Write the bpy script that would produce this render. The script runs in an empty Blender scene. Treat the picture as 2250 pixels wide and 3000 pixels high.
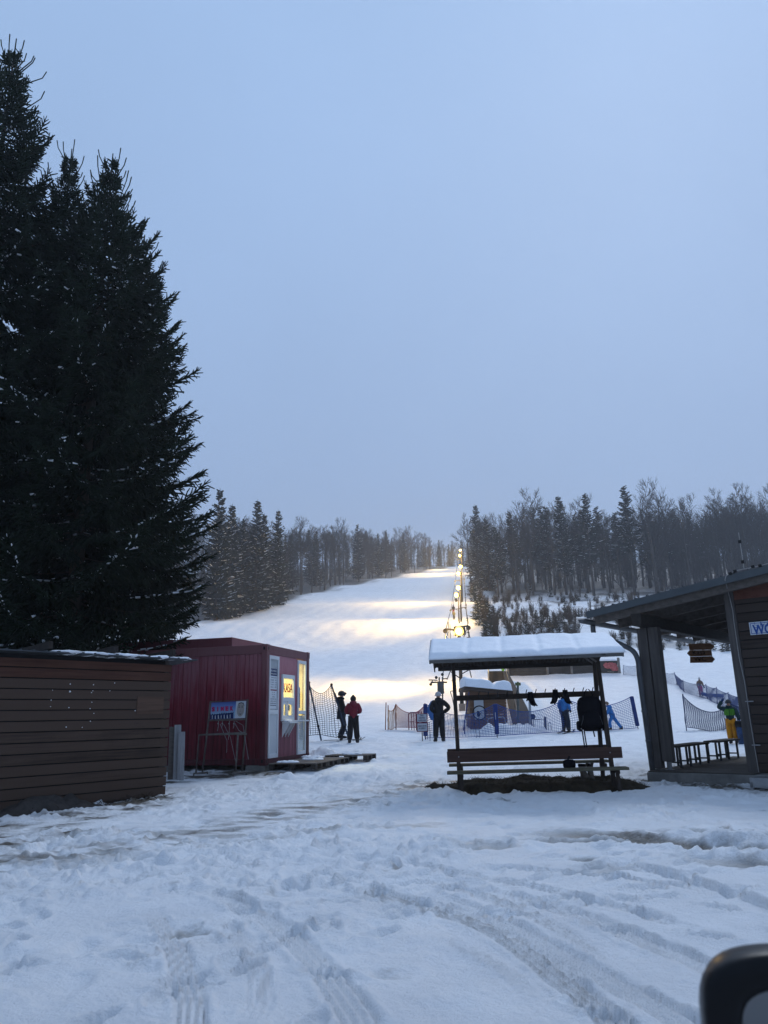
import bpy, bmesh, math, random
import numpy as np
from mathutils import Vector, Matrix
rnd = random.Random(7)
scene = bpy.context.scene
COL = scene.collection
R = math.radians

# ------------------------------------------------------------------ camera
F_PX, PIT, ROLL, EYE = 2200.0, R(15.3), R(1.25), 1.3
cf = np.array([0, math.cos(PIT), math.sin(PIT)])
cu0 = np.array([0, -math.sin(PIT), math.cos(PIT)])
cx = np.array([1.0, 0, 0])
cr = math.cos(ROLL) * cx - math.sin(ROLL) * cu0
cu = math.cos(ROLL) * cu0 + math.sin(ROLL) * cx
CAM = np.array([0, 0, EYE])
cam = bpy.data.cameras.new('camera')
camo = bpy.data.objects.new('camera', cam)
COL.objects.link(camo)
camo.matrix_world = Matrix(((cr[0], cu[0], -cf[0], 0), (cr[1], cu[1], -cf[1], 0), (cr[2], cu[2], -cf[2], EYE), (0, 0, 0, 1)))
cam.sensor_fit = 'VERTICAL'
cam.sensor_height = 36.0
cam.lens = 36.0 * F_PX / 3000
cam.clip_start, cam.clip_end = 0.05, 4000
cam.dof.use_dof = True
cam.dof.focus_distance = 16.0
cam.dof.aperture_fstop = 6.5
scene.camera = camo

def ray(px, py):
    return cf + cr * (px - 1125) / F_PX + cu * (1500 - py) / F_PX

def at(px, py, Y):
    """world point on the sight line of a photo pixel at forward distance Y"""
    d = ray(px, py)
    return CAM + d * (Y / d[1])

def topix(p):
    v = np.asarray(p, float) - CAM
    z = v @ cf
    return 1125 + F_PX * (v @ cr) / z, 1500 - F_PX * (v @ cu) / z

def onplane(px, py, p, n):
    d = ray(px, py)
    return CAM + d * (np.dot(np.array(p) - CAM, n) / np.dot(d, n))

# ------------------------------------------------------------------ terrain profile
KY = [-300, 0, 12, 16, 20, 28, 35, 45, 53, 60, 70, 80, 100, 120, 160, 200, 260, 340, 380, 450, 600, 1200]
KZ = [0, 0, 0, .03, .12, .42, .68, 1.35, 2.3, 3.4, 5.2, 7.2, 11.8, 16.9, 25.8, 34.8, 48.9, 67.5, 73, 77, 80, 84]
_ty = np.arange(-300, 1200, 0.5)
_tz = np.interp(_ty, KY, KZ)
def _smooth(z, w):
    k = np.ones(w) / w
    return np.convolve(np.pad(z, (w // 2, w // 2), 'edge'), k, 'valid')[:len(z)]
_tz2 = _smooth(_smooth(_tz, 9), 9)
_tz3 = _smooth(_smooth(_tz, 41), 41)
_w = np.clip((_ty - 60) / 60, 0, 1)
_tz = _tz2 * (1 - _w) + _tz3 * _w

def base_z(x, y):
    return np.interp(y, _ty, _tz)

def gz(x, y):
    return float(base_z(x, y))

def ground(px, py):
    d = ray(px, py)
    t, prev = 1.5, 1.5
    while t < 900:
        p = CAM + d * t
        if p[2] < gz(p[0], p[1]):
            a, b = prev, t
            for _ in range(30):
                m = (a + b) / 2
                q = CAM + d * m
                if q[2] < gz(q[0], q[1]): b = m
                else: a = m
            return CAM + d * b
        prev = t
        t *= 1.01
    return CAM + d * t

# ------------------------------------------------------------------ noise (numpy)
def _hash(ix, iy, seed):
    n = (ix.astype(np.int64) * 374761393 + iy.astype(np.int64) * 668265263 + seed * 974711) & 0xffffffff
    n = ((n ^ (n >> 13)) * 1274126177) & 0xffffffff
    return ((n ^ (n >> 16)) & 0xffff) / 65535.0
def vnoise(x, y, seed=0):
    ix, iy = np.floor(x), np.floor(y)
    fx, fy = x - ix, y - iy
    fx = fx * fx * fx * (fx * (fx * 6 - 15) + 10)
    fy = fy * fy * fy * (fy * (fy * 6 - 15) + 10)
    a, b = _hash(ix, iy, seed), _hash(ix + 1, iy, seed)
    c, d = _hash(ix, iy + 1, seed), _hash(ix + 1, iy + 1, seed)
    return (a + (b - a) * fx) * (1 - fy) + (c + (d - c) * fx) * fy
def fbm(x, y, f, octv=4, seed=0, gain=.5):
    s, a, t = 0, 1, 0
    for o in range(octv):
        s = s + a * (vnoise(x * f + 17.3 * o, y * f - 9.1 * o, seed + o) - .5)
        t += a
        a *= gain
        f *= 2.03
    return s / t * 2
def sstep(a, b, x):
    t = np.clip((x - a) / (b - a), 0, 1)
    return t * t * (3 - 2 * t)

# ------------------------------------------------------------------ materials
MATS = {}
def newmat(name):
    m = bpy.data.materials.new(name)
    m.use_nodes = True
    nt = m.node_tree
    return m, nt, nt.nodes['Principled BSDF']
def nd(nt, t, **kw):
    n = nt.nodes.new(t)
    for k, v in kw.items():
        if k.startswith('i_'):
            key = k[2:]
            key = int(key) if key.isdigit() else key.replace('_', ' ')
            n.inputs[key].default_value = v
        else:
            setattr(n, k, v)
    return n
def ramp(nt, stops):
    n = nt.nodes.new('ShaderNodeValToRGB')
    e = n.color_ramp.elements
    while len(e) < len(stops): e.new(.5)
    for s, (p, c) in zip(e, stops):
        s.position = p
        s.color = (c[0], c[1], c[2], 1) if hasattr(c, '__len__') else (c, c, c, 1)
    return n
def plain(name, col, rough=.6, metal=0, var=.25, scale=6.0, bump=0.0, stretch=(1, 1, 1), spec=.16):
    """a surface of one colour with worn, uneven tone and a little relief"""
    if name in MATS: return MATS[name]
    m, nt, b = newmat(name)
    tc = nd(nt, 'ShaderNodeTexCoord')
    mp = nd(nt, 'ShaderNodeMapping')
    mp.inputs['Scale'].default_value = stretch
    nt.links.new(tc.outputs['Object'], mp.inputs['Vector'])
    n = nd(nt, 'ShaderNodeTexNoise', i_Scale=scale, i_Detail=6.0, i_Roughness=.6)
    nt.links.new(mp.outputs[0], n.inputs['Vector'])
    r = ramp(nt, [(.25, [c * (1 - var) for c in col]), (.75, [min(1, c * (1 + var)) for c in col])])
    nt.links.new(n.outputs[0], r.inputs[0])
    nt.links.new(r.outputs[0], b.inputs['Base Color'])
    b.inputs['Roughness'].default_value = rough
    b.inputs['Metallic'].default_value = metal
    b.inputs['Specular IOR Level'].default_value = spec
    if bump:
        bp = nd(nt, 'ShaderNodeBump', i_Strength=bump, i_Distance=.02)
        nt.links.new(n.outputs[0], bp.inputs['Height'])
        nt.links.new(bp.outputs[0], b.inputs['Normal'])
    MATS[name] = m
    return m
def wood(name, dark, light, axis=0, grain=1.0, rough=.75, island=.35):
    """sawn boards: long grain along one object axis, each board its own tone"""
    if name in MATS: return MATS[name]
    m, nt, b = newmat(name)
    tc = nd(nt, 'ShaderNodeTexCoord')
    mp = nd(nt, 'ShaderNodeMapping')
    s = [26.0 * grain] * 3
    s[axis] = 1.3 * grain
    mp.inputs['Scale'].default_value = s
    nt.links.new(tc.outputs['Object'], mp.inputs['Vector'])
    n = nd(nt, 'ShaderNodeTexNoise', i_Scale=1.0, i_Detail=7.0, i_Roughness=.65)
    nt.links.new(mp.outputs[0], n.inputs['Vector'])
    n2 = nd(nt, 'ShaderNodeTexNoise', i_Scale=1.1, i_Detail=5.0, i_Roughness=.6)
    nt.links.new(tc.outputs['Object'], n2.inputs['Vector'])
    g = nd(nt, 'ShaderNodeNewGeometry')
    a1 = nd(nt, 'ShaderNodeMath', operation='MULTIPLY_ADD')
    nt.links.new(g.outputs['Random Per Island'], a1.inputs[0])
    a1.inputs[1].default_value = island
    nt.links.new(n.outputs[0], a1.inputs[2])
    a2 = nd(nt, 'ShaderNodeMath', operation='MULTIPLY_ADD')
    nt.links.new(n2.outputs[0], a2.inputs[0])
    a2.inputs[1].default_value = .5
    nt.links.new(a1.outputs[0], a2.inputs[2])
    r = ramp(nt, [(.45, dark), (1.15 if False else .98, light)])
    nt.links.new(a2.outputs[0], r.inputs[0])
    nt.links.new(r.outputs[0], b.inputs['Base Color'])
    b.inputs['Roughness'].default_value = rough
    b.inputs['Specular IOR Level'].default_value = .12
    bp = nd(nt, 'ShaderNodeBump', i_Strength=.35, i_Distance=.006)
    nt.links.new(n.outputs[0], bp.inputs['Height'])
    nt.links.new(bp.outputs[0], b.inputs['Normal'])
    MATS[name] = m
    return m
def emit(name, col, strength):
    if name in MATS: return MATS[name]
    m, nt, b = newmat(name)
    b.inputs['Base Color'].default_value = (*col, 1)
    b.inputs['Emission Color'].default_value = (*col, 1)
    b.inputs['Emission Strength'].default_value = strength
    MATS[name] = m
    return m
def glass(name, tint=(.9, .95, .97), gloss=.12):
    if name in MATS: return MATS[name]
    m, nt, b = newmat(name)
    nt.nodes.remove(b)
    out = nt.nodes['Material Output']
    t = nd(nt, 'ShaderNodeBsdfTransparent')
    t.inputs[0].default_value = (*tint, 1)
    g = nd(nt, 'ShaderNodeBsdfGlossy')
    g.inputs['Roughness'].default_value = .03
    lw = nd(nt, 'ShaderNodeLayerWeight')
    fr = nd(nt, 'ShaderNodeMath', operation='POWER')
    nt.links.new(lw.outputs['Facing'], fr.inputs[0])
    fr.inputs[1].default_value = 4.0
    mx = nd(nt, 'ShaderNodeMixShader')
    nt.links.new(fr.outputs[0], mx.inputs[0])
    nt.links.new(t.outputs[0], mx.inputs[1])
    nt.links.new(g.outputs[0], mx.inputs[2])
    nt.links.new(mx.outputs[0], out.inputs['Surface'])
    MATS[name] = m
    return m

def snow_cap_mat():
    if 'snow_cap' in MATS: return MATS['snow_cap']
    m, nt, b = newmat('snow_cap')
    tc = nd(nt, 'ShaderNodeTexCoord')
    n = nd(nt, 'ShaderNodeTexNoise', i_Scale=9.0, i_Detail=8.0, i_Roughness=.65)
    nt.links.new(tc.outputs['Object'], n.inputs['Vector'])
    r = ramp(nt, [(.3, (.80, .83, .88)), (.7, (.88, .90, .93))])
    nt.links.new(n.outputs[0], r.inputs[0])
    nt.links.new(r.outputs[0], b.inputs['Base Color'])
    b.inputs['Roughness'].default_value = .6
    b.inputs['Specular IOR Level'].default_value = .25
    bp = nd(nt, 'ShaderNodeBump', i_Strength=.35, i_Distance=.02)
    nt.links.new(n.outputs[0], bp.inputs['Height'])
    nt.links.new(bp.outputs[0], b.inputs['Normal'])
    MATS['snow_cap'] = m
    return m

# ------------------------------------------------------------------ mesh builders
def basis(d, up=(0, 0, 1)):
    d = np.asarray(d, float)
    d = d / np.linalg.norm(d)
    u = np.asarray(up, float)
    s = np.cross(d, u)
    if np.linalg.norm(s) < 1e-5:
        s = np.cross(d, (0, 1, 0))
    s = s / np.linalg.norm(s)
    u = np.cross(s, d)
    return d, s, u

class MB:
    def __init__(self):
        self.v, self.f, self.m = [], [], []
    def add(self, vs, fs, mi=0):
        o = len(self.v)
        self.v += [tuple(map(float, p)) for p in vs]
        self.f += [tuple(i + o for i in q) for q in fs]
        self.m += [mi] * len(fs)
        return self
    def box(self, c, s, mi=0, ax=None):
        """box of size s about centre c; ax = three axis vectors"""
        c = np.asarray(c, float)
        A = np.eye(3) if ax is None else np.array(ax, float)
        vs = []
        for z in (-.5, .5):
            for x, y in ((-.5, -.5), (.5, -.5), (.5, .5), (-.5, .5)):
                vs.append(c + A[0] * x * s[0] + A[1] * y * s[1] + A[2] * z * s[2])
        return self.add(vs, [(3, 2, 1, 0), (4, 5, 6, 7), (0, 1, 5, 4), (1, 2, 6, 5), (2, 3, 7, 6), (3, 0, 4, 7)], mi)
    def bar(self, p0, p1, w, h, up=(0, 0, 1), mi=0):
        p0, p1 = np.asarray(p0, float), np.asarray(p1, float)
        d, s, u = basis(p1 - p0, up)
        return self.box((p0 + p1) / 2, (np.linalg.norm(p1 - p0), w, h), mi, (d, s, u))
    def tube(self, pts, r, n=8, mi=0, cap=True):
        pts = [np.asarray(p, float) for p in pts]
        rr = r if hasattr(r, '__len__') else [r] * len(pts)
        vs, fs = [], []
        ref = None
        for i, p in enumerate(pts):
            a = pts[max(i - 1, 0)]
            b = pts[min(i + 1, len(pts) - 1)]
            d, s, u = basis(b - a, (0, 0, 1) if ref is None else ref)
            if ref is None or abs(np.dot(d, ref)) > .95:
                pass
            ref = u
            for k in range(n):
                t = 2 * math.pi * k / n
                vs.append(p + rr[i] * (s * math.cos(t) + u * math.sin(t)))
        for i in range(len(pts) - 1):
            for k in range(n):
                fs.append((i * n + k, i * n + (k + 1) % n, (i + 1) * n + (k + 1) % n, (i + 1) * n + k))
        if cap:
            fs.append(tuple(reversed(range(n))))
            fs.append(tuple(range((len(pts) - 1) * n, len(pts) * n)))
        return self.add(vs, fs, mi)
    def prism(self, poly, o, ax, ay, depth, mi=0):
        """polygon (x,y) in plane ax,ay at o, pushed by vector depth"""
        o, ax, ay, dp = [np.asarray(k, float) for k in (o, ax, ay, depth)]
        n = len(poly)
        vs = [o + ax * x + ay * y for x, y in poly] + [o + ax * x + ay * y + dp for x, y in poly]
        fs = [tuple(range(n)), tuple(reversed(range(n, 2 * n)))]
        for i in range(n):
            j = (i + 1) % n
            fs.append((j, i, n + i, n + j))
        return self.add(vs, fs, mi)
    def ball(self, c, r, seg=10, rings=7, mi=0, sq=(1, 1, 1), jit=0, rg=None):
        vs, fs = [], []
        c = np.asarray(c, float)
        for i in range(rings + 1):
            t = math.pi * i / rings
            for k in range(seg):
                a = 2 * math.pi * k / seg
                q = 1 + (rg.uniform(-jit, jit) if rg else 0)
                vs.append(c + q * r * np.array([math.sin(t) * math.cos(a) * sq[0], math.sin(t) * math.sin(a) * sq[1], math.cos(t) * sq[2]]))
        for i in range(rings):
            for k in range(seg):
                fs.append((i * seg + k, (i + 1) * seg + k, (i + 1) * seg + (k + 1) % seg, i * seg + (k + 1) % seg))
        return self.add(vs, fs, mi)
    def build(self, name, mats, parent=None, smooth=False, bevel=0, clean=True):
        me = bpy.data.meshes.new(name)
        me.from_pydata(self.v, [], self.f)
        mats = mats if isinstance(mats, (list, tuple)) else [mats]
        for m in mats: me.materials.append(m)
        if len(mats) > 1: me.polygons.foreach_set('material_index', self.m)
        if clean:
            bm = bmesh.new()
            bm.from_mesh(me)
            bmesh.ops.recalc_face_normals(bm, faces=bm.faces)
            bm.to_mesh(me)
            bm.free()
        if smooth: me.polygons.foreach_set('use_smooth', [True] * len(me.polygons))
        o = bpy.data.objects.new(name, me)
        COL.objects.link(o)
        if parent is not None:
            o.parent = parent
            bpy_inv(o, parent)
        if bevel:
            b = o.modifiers.new('bevel', 'BEVEL')
            b.width = bevel
            b.segments = 2
            b.limit_method = 'ANGLE'
        return o

PW = {}
def bpy_inv(o, parent):
    """mesh is written in world coordinates: cancel the parent's placement"""
    M = PW.get(parent.name)
    if M is not None: o.matrix_parent_inverse = M.inverted()

def npmesh(name, V, Fq, mats, parent=None, smooth=False, attr=None):
    V = np.asarray(V, np.float32)
    Fq = np.asarray(Fq, np.int32)
    k = Fq.shape[1]
    me = bpy.data.meshes.new(name)
    me.vertices.add(len(V))
    me.vertices.foreach_set('co', V.ravel())
    me.loops.add(Fq.size)
    me.loops.foreach_set('vertex_index', Fq.ravel())
    me.polygons.add(len(Fq))
    me.polygons.foreach_set('loop_start', np.arange(0, Fq.size, k, dtype=np.int32))
    if smooth: me.polygons.foreach_set('use_smooth', np.ones(len(Fq), bool))
    for m in (mats if isinstance(mats, (list, tuple)) else [mats]): me.materials.append(m)
    if attr is not None:
        for an, arr in attr.items():
            c = me.color_attributes.new(an, 'FLOAT_COLOR', 'POINT')
            c.data.foreach_set('color', np.asarray(arr, np.float32).ravel())
    me.update(calc_edges=True)
    me.validate()
    o = bpy.data.objects.new(name, me)
    COL.objects.link(o)
    if parent is not None:
        o.parent = parent
        bpy_inv(o, parent)
    return o

def tag(o, label, cat, group=None, kind=None):
    o['label'] = label
    o['category'] = cat
    if group: o['group'] = group
    if kind: o['kind'] = kind
    return o
def thing(name, label, cat, loc=(0, 0, 0), group=None, rot=0):
    o = bpy.data.objects.new(name, None)
    o.empty_display_size = .2
    COL.objects.link(o)
    M = Matrix.Translation(Vector([float(k) for k in loc])) @ Matrix.Rotation(rot, 4, 'Z')
    o.matrix_world = M
    PW[o.name] = M
    tag(o, label, cat, group)
    return o
def structure(o):
    o['kind'] = 'structure'
    return o
FONT = None
def text_mesh(s, size, extrude=.003, bold=0.0):
    cu_ = bpy.data.curves.new('lettering', 'FONT')
    cu_.body = s
    cu_.size = size
    cu_.extrude = extrude
    cu_.offset = bold
    cu_.resolution_u = 3
    cu_.align_x = 'CENTER'
    cu_.align_y = 'CENTER'
    ob = bpy.data.objects.new('lettering', cu_)
    COL.objects.link(ob)
    bpy.context.view_layer.update()
    dg = bpy.context.evaluated_depsgraph_get()
    me = bpy.data.meshes.new_from_object(ob.evaluated_get(dg))
    bpy.data.objects.remove(ob)
    return me
def lettering(name, s, size, mat, o, ax, ay, parent, width=None, extrude=.003, bold=0.0):
    """flat raised lettering centred at o, reading along ax with its top towards ay"""
    me = text_mesh(s, size, extrude, bold)
    n = len(me.vertices)
    co = np.empty(n * 3)
    me.vertices.foreach_get('co', co)
    co = co.reshape(-1, 3)
    if width:
        w = co[:, 0].max() - co[:, 0].min()
        co[:, 0] *= width / w
    ax, ay = np.asarray(ax, float), np.asarray(ay, float)
    az = np.cross(ax, ay)
    W = np.asarray(o, float) + co[:, :1] * ax + co[:, 1:2] * ay + co[:, 2:3] * az
    me.vertices.foreach_set('co', W.ravel())
    me.materials.clear()
    me.materials.append(mat)
    me.update()
    ob = bpy.data.objects.new(name, me)
    COL.objects.link(ob)
    if parent is not None:
        ob.parent = parent
        bpy_inv(ob, parent)
    return ob
def copy_tree(o, loc=None, rotz=None, scale=None, label=None, group=None):
    r = o.copy()
    COL.objects.link(r)
    for ch in o.children:
        c = ch.copy()
        COL.objects.link(c)
        c.parent = r
        for g in ch.children:
            d = g.copy()
            COL.objects.link(d)
            d.parent = c
    if loc is not None: r.location = [float(k) for k in loc]
    if rotz is not None: r.rotation_euler = (0, 0, rotz)
    if scale is not None: r.scale = scale
    if label: r['label'] = label
    if group: r['group'] = group
    return r
SNOWCAP = snow_cap_mat()
LAMP_K, ROOM_W, SKY_S, SUN_E, HAZE, EXPOSURE = .8, 110.0, .03, .9, .00062, 0.17
CLOUD = [(0, (2.7, 3.35, 4.75)), (.3, (2.6, 3.65, 5.65)), (.75, (2.95, 4.35, 6.8))]
# ================================================================== SNOW GROUND (one sheet out to the horizon)
u_in = np.arange(-.60, .6001, .0034)
u_out = np.array([.63, .67, .72, .8, .9, 1.05, 1.25, 1.6, 2.2, 3.2, 5, 9])
us = np.concatenate([-u_out[::-1], u_in, u_out])
ys = [-60, -40, -25, -15, -9, -5, -2.5, -1, 0, .7, 1.3, 1.8, 2.2]
y = 2.5
while y < 34: ys.append(y); y *= 1.0055
while y < 560: ys.append(y); y *= 1.011
while y < 1300: ys.append(y); y *= 1.1
ys = np.array(ys)
sc_ = np.where(ys < 3, 3 + (3 - ys) * .6, ys)
GX = (us[None, :] * sc_[:, None])
GY = np.repeat(ys[:, None], len(us), 1)
GZ = base_z(GX, GY).copy()
dirt = np.zeros_like(GZ)      # brown soil / grit
wet = np.zeros_like(GZ)       # grey slush
litter = np.zeros_like(GZ)    # forest floor

def poly_sd(pts, mask):
    """signed lateral distance and run length to a polyline, on masked vertices"""
    X, Y = GX[mask], GY[mask]
    best = np.full(X.shape, 1e9)
    sgn = np.zeros(X.shape)
    run = np.zeros(X.shape)
    endd = np.zeros(X.shape)
    acc = 0
    P = np.array([p[:2] for p in pts])
    tot = np.sum(np.linalg.norm(np.diff(P, axis=0), axis=1))
    for a, b in zip(P[:-1], P[1:]):
        d = b - a
        L = np.linalg.norm(d)
        d = d / L
        rx, ry = X - a[0], Y - a[1]
        t = np.clip(rx * d[0] + ry * d[1], 0, L)
        ex, ey = rx - t * d[0], ry - t * d[1]
        dist = np.hypot(ex, ey)
        s = np.where(d[0] * ry - d[1] * rx >= 0, 1.0, -1.0)
        k = dist < best
        best[k] = dist[k]
        sgn[k] = s[k]
        run[k] = acc + t[k]
        acc += L
    return best * sgn, run, tot
def spline(pts, n=10):
    P = [np.array(p[:2], float) for p in pts]
    P = [2 * P[0] - P[1]] + P + [2 * P[-1] - P[-2]]
    out = []
    for i in range(1, len(P) - 2):
        for k in range(n):
            t = k / n
            out.append(.5 * ((2 * P[i]) + (-P[i - 1] + P[i + 1]) * t + (2 * P[i - 1] - 5 * P[i] + 4 * P[i + 1] - P[i + 2]) * t * t + (-P[i - 1] + 3 * P[i] - 3 * P[i + 1] + P[i + 2]) * t ** 3))
    out.append(P[-2])
    return out
def gpix(L):
    return spline([ground(*p) for p in L])

near = (GY > -10) & (GY < 40)
X, Y = GX[near], GY[near]
h = np.zeros(X.shape)
# broad unevenness
h += .06 * fbm(X, Y, .35, 3, 3)
h += .045 * fbm(X, Y, 1.1, 4, 11) * (1 - .6 * sstep(-.6, .6, X - .2) * (1 - sstep(6.2, 8.2, Y + .25 * X)))
# trampled, chunky snow in the yard; the drive in front of the car is smoother
chunk = sstep(5.0, 7.5, Y + .9 * fbm(X, Y, .5, 2, 21)) * (1 - .55 * sstep(17, 30, Y))
smoothzone = sstep(-.6, .6, X - .2) * (1 - sstep(6.2, 8.2, Y + .25 * X))
left_rough = sstep(.8, -1.0, X) * .75
chunk = np.maximum(chunk * (1 - .8 * smoothzone), left_rough * sstep(3.0, 5.5, Y))
patch = .18 + .82 * sstep(-.15, .35, fbm(X, Y, .55, 3, 31))
rid = 1 - np.abs(fbm(X, Y, 2.6, 3, 41))
fine = fbm(X, Y, 8.0, 3, 51)
lump = np.maximum(0, fbm(X, Y, 5.0, 3, 61) - .12)
crisp = np.maximum(0, fbm(X, Y, 9.0, 3, 63) - .18)
h += chunk * patch * (.036 * (rid - .75) + .024 * fine + .10 * lump + .13 * crisp)
foot = np.maximum(0, fbm(X, Y, 3.6, 2, 71) - .28)
h -= chunk * .14 * foot
h += (1 - chunk) * (.006 * fbm(X, Y, 5, 3, 81) + .003 * fbm(X, Y, 22, 2, 83))
# trampled area by the lift fences
tramp = sstep(20, 25, Y) * (1 - sstep(34, 38, Y))
h += tramp * .05 * fbm(X, Y, 2.6, 4, 91)
di = np.zeros(X.shape)
we = np.zeros(X.shape)

def track(pix, depth=.03, half=.11, tread=1, soil=0.0, fade0=.4, fade1=.1, seed=0):
    global h, di
    half *= .8
    P = gpix(pix)
    s, run, tot = poly_sd(P, near)
    s = s + .012 * fbm(X, Y, 2.5, 2, 200 + seed)
    a = np.abs(s)
    fade = sstep(0, fade0, run) * (1 - sstep(tot - fade1, tot + .001, run))
    inn = 1 - sstep(half * .82, half * 1.02, a)
    prof = -depth * .8 * inn
    groove = np.cos(2 * math.pi * s / (half * .52))
    rib = np.cos(2 * math.pi * (run + np.abs(s) * .5) / .042) * sstep(half * .35, half * .8, a)
    prof = prof + inn * tread * (.013 * groove + .010 * rib)
    berm = np.exp(-((a - half * 1.25) / (half * .28)) ** 2) * (.010 + .02 * fbm(X, Y, 7, 3, 210 + seed)) * (depth / .03)
    keep = (1 - .75 * inn * fade)
    h = h * keep + fade * (prof + berm)
    if soil:
        di = np.maximum(di, soil * fade * inn * (.45 + .55 * sstep(-.3, .3, fbm(X, Y, 9, 3, 220 + seed))) * sstep(-.6, .4, groove))

for k_, pp_ in enumerate([[(200, 2700), (420, 2680), (700, 2700), (900, 2760)], [(300, 2900), (420, 2800), (620, 2740), (820, 2720)], [(700, 3050), (760, 2900), (720, 2760), (600, 2660)],
        [(1100, 2560), (1300, 2590), (1520, 2660), (1700, 2760), (1850, 2880)], [(1150, 2700), (1350, 2760), (1520, 2860), (1640, 2990)], [(950, 2520), (1200, 2540), (1500, 2590), (1800, 2660), (2100, 2760)],
        [(60, 2560), (400, 2520), (800, 2500), (1200, 2470)], [(0, 2640), (300, 2580), (700, 2540), (1100, 2520)], [(1300, 2540), (1600, 2560), (1900, 2600), (2200, 2640)]]):
    track(pp_, .012 + .004 * (k_ % 3), .085, .7, soil=.12 * (k_ % 2), fade0=.8, fade1=.8, seed=30 + k_)
track([(440, 2660), (500, 2745), (545, 2850), (562, 2950), (560, 3060)], .028, .10, seed=1)
track([(560, 2600), (700, 2645), (830, 2720), (945, 2830), (1030, 2940), (1095, 3060)], .034, .12, seed=2)
track([(1040, 2590), (1150, 2625), (1300, 2665), (1440, 2715), (1600, 2820), (1730, 2925), (1850, 3040)], .036, .11, soil=.36, fade0=.3, seed=3)
track([(1240, 2610), (1400, 2665), (1580, 2750), (1760, 2850), (1920, 2940), (2060, 3030)], .034, .12, seed=4)
track([(1390, 2600), (1560, 2640), (1720, 2690), (1880, 2755), (2020, 2815), (2200, 2900)], .03, .12, seed=5)
track([(1800, 2545), (1950, 2575), (2090, 2615), (2260, 2680), (2420, 2750)], .03, .14, tread=.3, seed=6)
track([(860, 2590), (1010, 2610), (1130, 2650)], .02, .1, tread=.5, seed=7)

# boot prints
frs = np.random.RandomState(5)
for k_ in range(36):
    px0, py0 = frs.uniform(-60, 2200), frs.uniform(2330, 2980) if k_ % 2 else frs.uniform(2330, 2640)
    c_ = ground(px0, py0)
    hd = frs.uniform(0, 6.28)
    for st in range(frs.randint(3, 8)):
        hd += frs.uniform(-.2, .2)
        cxp = c_[0] + math.cos(hd) * .62 * st - math.sin(hd) * .11 * (1 if st % 2 else -1)
        cyp = c_[1] + math.sin(hd) * .62 * st + math.cos(hd) * .11 * (1 if st % 2 else -1)
        if cyp < 3: continue
        sel = (np.abs(X - cxp) < .35) & (np.abs(Y - cyp) < .35)
        if not sel.any(): continue
        a_, b_ = (X[sel] - cxp) * math.cos(hd) + (Y[sel] - cyp) * math.sin(hd), -(X[sel] - cxp) * math.sin(hd) + (Y[sel] - cyp) * math.cos(hd)
        q_ = np.sqrt((a_ / .155) ** 2 + (b_ / (.058 + .012 * np.cos(a_ * 18))) ** 2)
        h[sel] += -.032 * (1 - sstep(.75, 1.1, q_)) + .014 * np.exp(-((q_ - 1.3) / .22) ** 2) * (1 + .8 * fbm(X[sel], Y[sel], 12, 2, 900 + k_))
def rut(pix, half, depth, water, soil, seed, berm=.05):
    global h, di, we
    P = gpix(pix)
    s, run, tot = poly_sd(P, near)
    s = s + half * .4 * fbm(X, Y, 1.1, 3, 300 + seed)
    a = np.abs(s)
    fade = sstep(0, 1.6, run)
    inn = 1 - sstep(half * .6, half * 1.0, a)
    h = h * (1 - inn * fade * .8) - depth * inn * fade
    b = np.exp(-((a - half * 1.35) / (half * .4)) ** 2)
    h += fade * b * berm * (.55 + 1.3 * np.maximum(-.3, fbm(X, Y, 6, 3, 310 + seed)))
    we = np.maximum(we, water * fade * inn)
    edge = np.exp(-((a - half * .9) / (half * .25)) ** 2) * sstep(-.25, .35, fbm(X, Y, 3.5, 3, 320 + seed))
    di = np.maximum(di, soil * fade * np.maximum(edge, inn * .5))
rut([(1480, 2462), (1640, 2452), (1800, 2458), (1960, 2472), (2110, 2487), (2400, 2500)], .36, .05, 1.3, .9, 1, .055)
rut([(1800, 2430), (1950, 2438), (2100, 2450), (2400, 2458)], .2, .04, 1.1, .6, 4, .045)
rut([(1900, 2520), (2010, 2530), (2120, 2545), (2400, 2552)], .2, .045, 1.1, .7, 2, .05)
rut([(1400, 2478), (1600, 2472), (1820, 2482), (2050, 2506), (2400, 2520)], .14, .04, 1.2, .8, 6, .05)
rut([(1240, 2500), (1340, 2487), (1450, 2492)], .24, .03, .8, .5, 3, .04)
rut([(1560, 2545), (1680, 2560), (1800, 2556)], .2, .03, .7, .4, 5, .04)

def band(pix, half, amount, seed, we_amt=0, f=1.6):
    global di, we, h
    P = gpix(pix)
    s, run, tot = poly_sd(P, near)
    s = s + half * .7 * fbm(X, Y, .9, 3, 400 + seed)
    inn = np.exp(-(s / half) ** 2)
    br = sstep(-.35, .45, fbm(X * .6 + Y * .2, Y * 1.5, f, 4, 410 + seed))
    di = np.maximum(di, amount * inn * br * (.55 + .9 * sstep(-.4, .4, fbm(X, Y, 7, 3, 430 + seed))))
    we = np.maximum(we, we_amt * inn * br)
    h = h * (1 - .35 * inn)
band([(-250, 2590), (0, 2530), (300, 2490), (650, 2420), (1000, 2350), (1220, 2310), (1330, 2290)], .60, .5, 1, .5, 4.0)
band([(-200, 2470), (60, 2440), (330, 2382), (470, 2350)], .22, 1.0, 2, .0, 3.0)
band([(-200, 2480), (0, 2415), (250, 2372), (480, 2333)], .34, 1.5, 3, .0, 3.0)
band([(-200, 2530), (40, 2470), (200, 2445), (330, 2430)], .22, .8, 7, 0, 3.0)
band([(440, 2300), (520, 2285), (640, 2272), (760, 2262)], .7, 1.6, 4, .0, 1.8)
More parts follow.
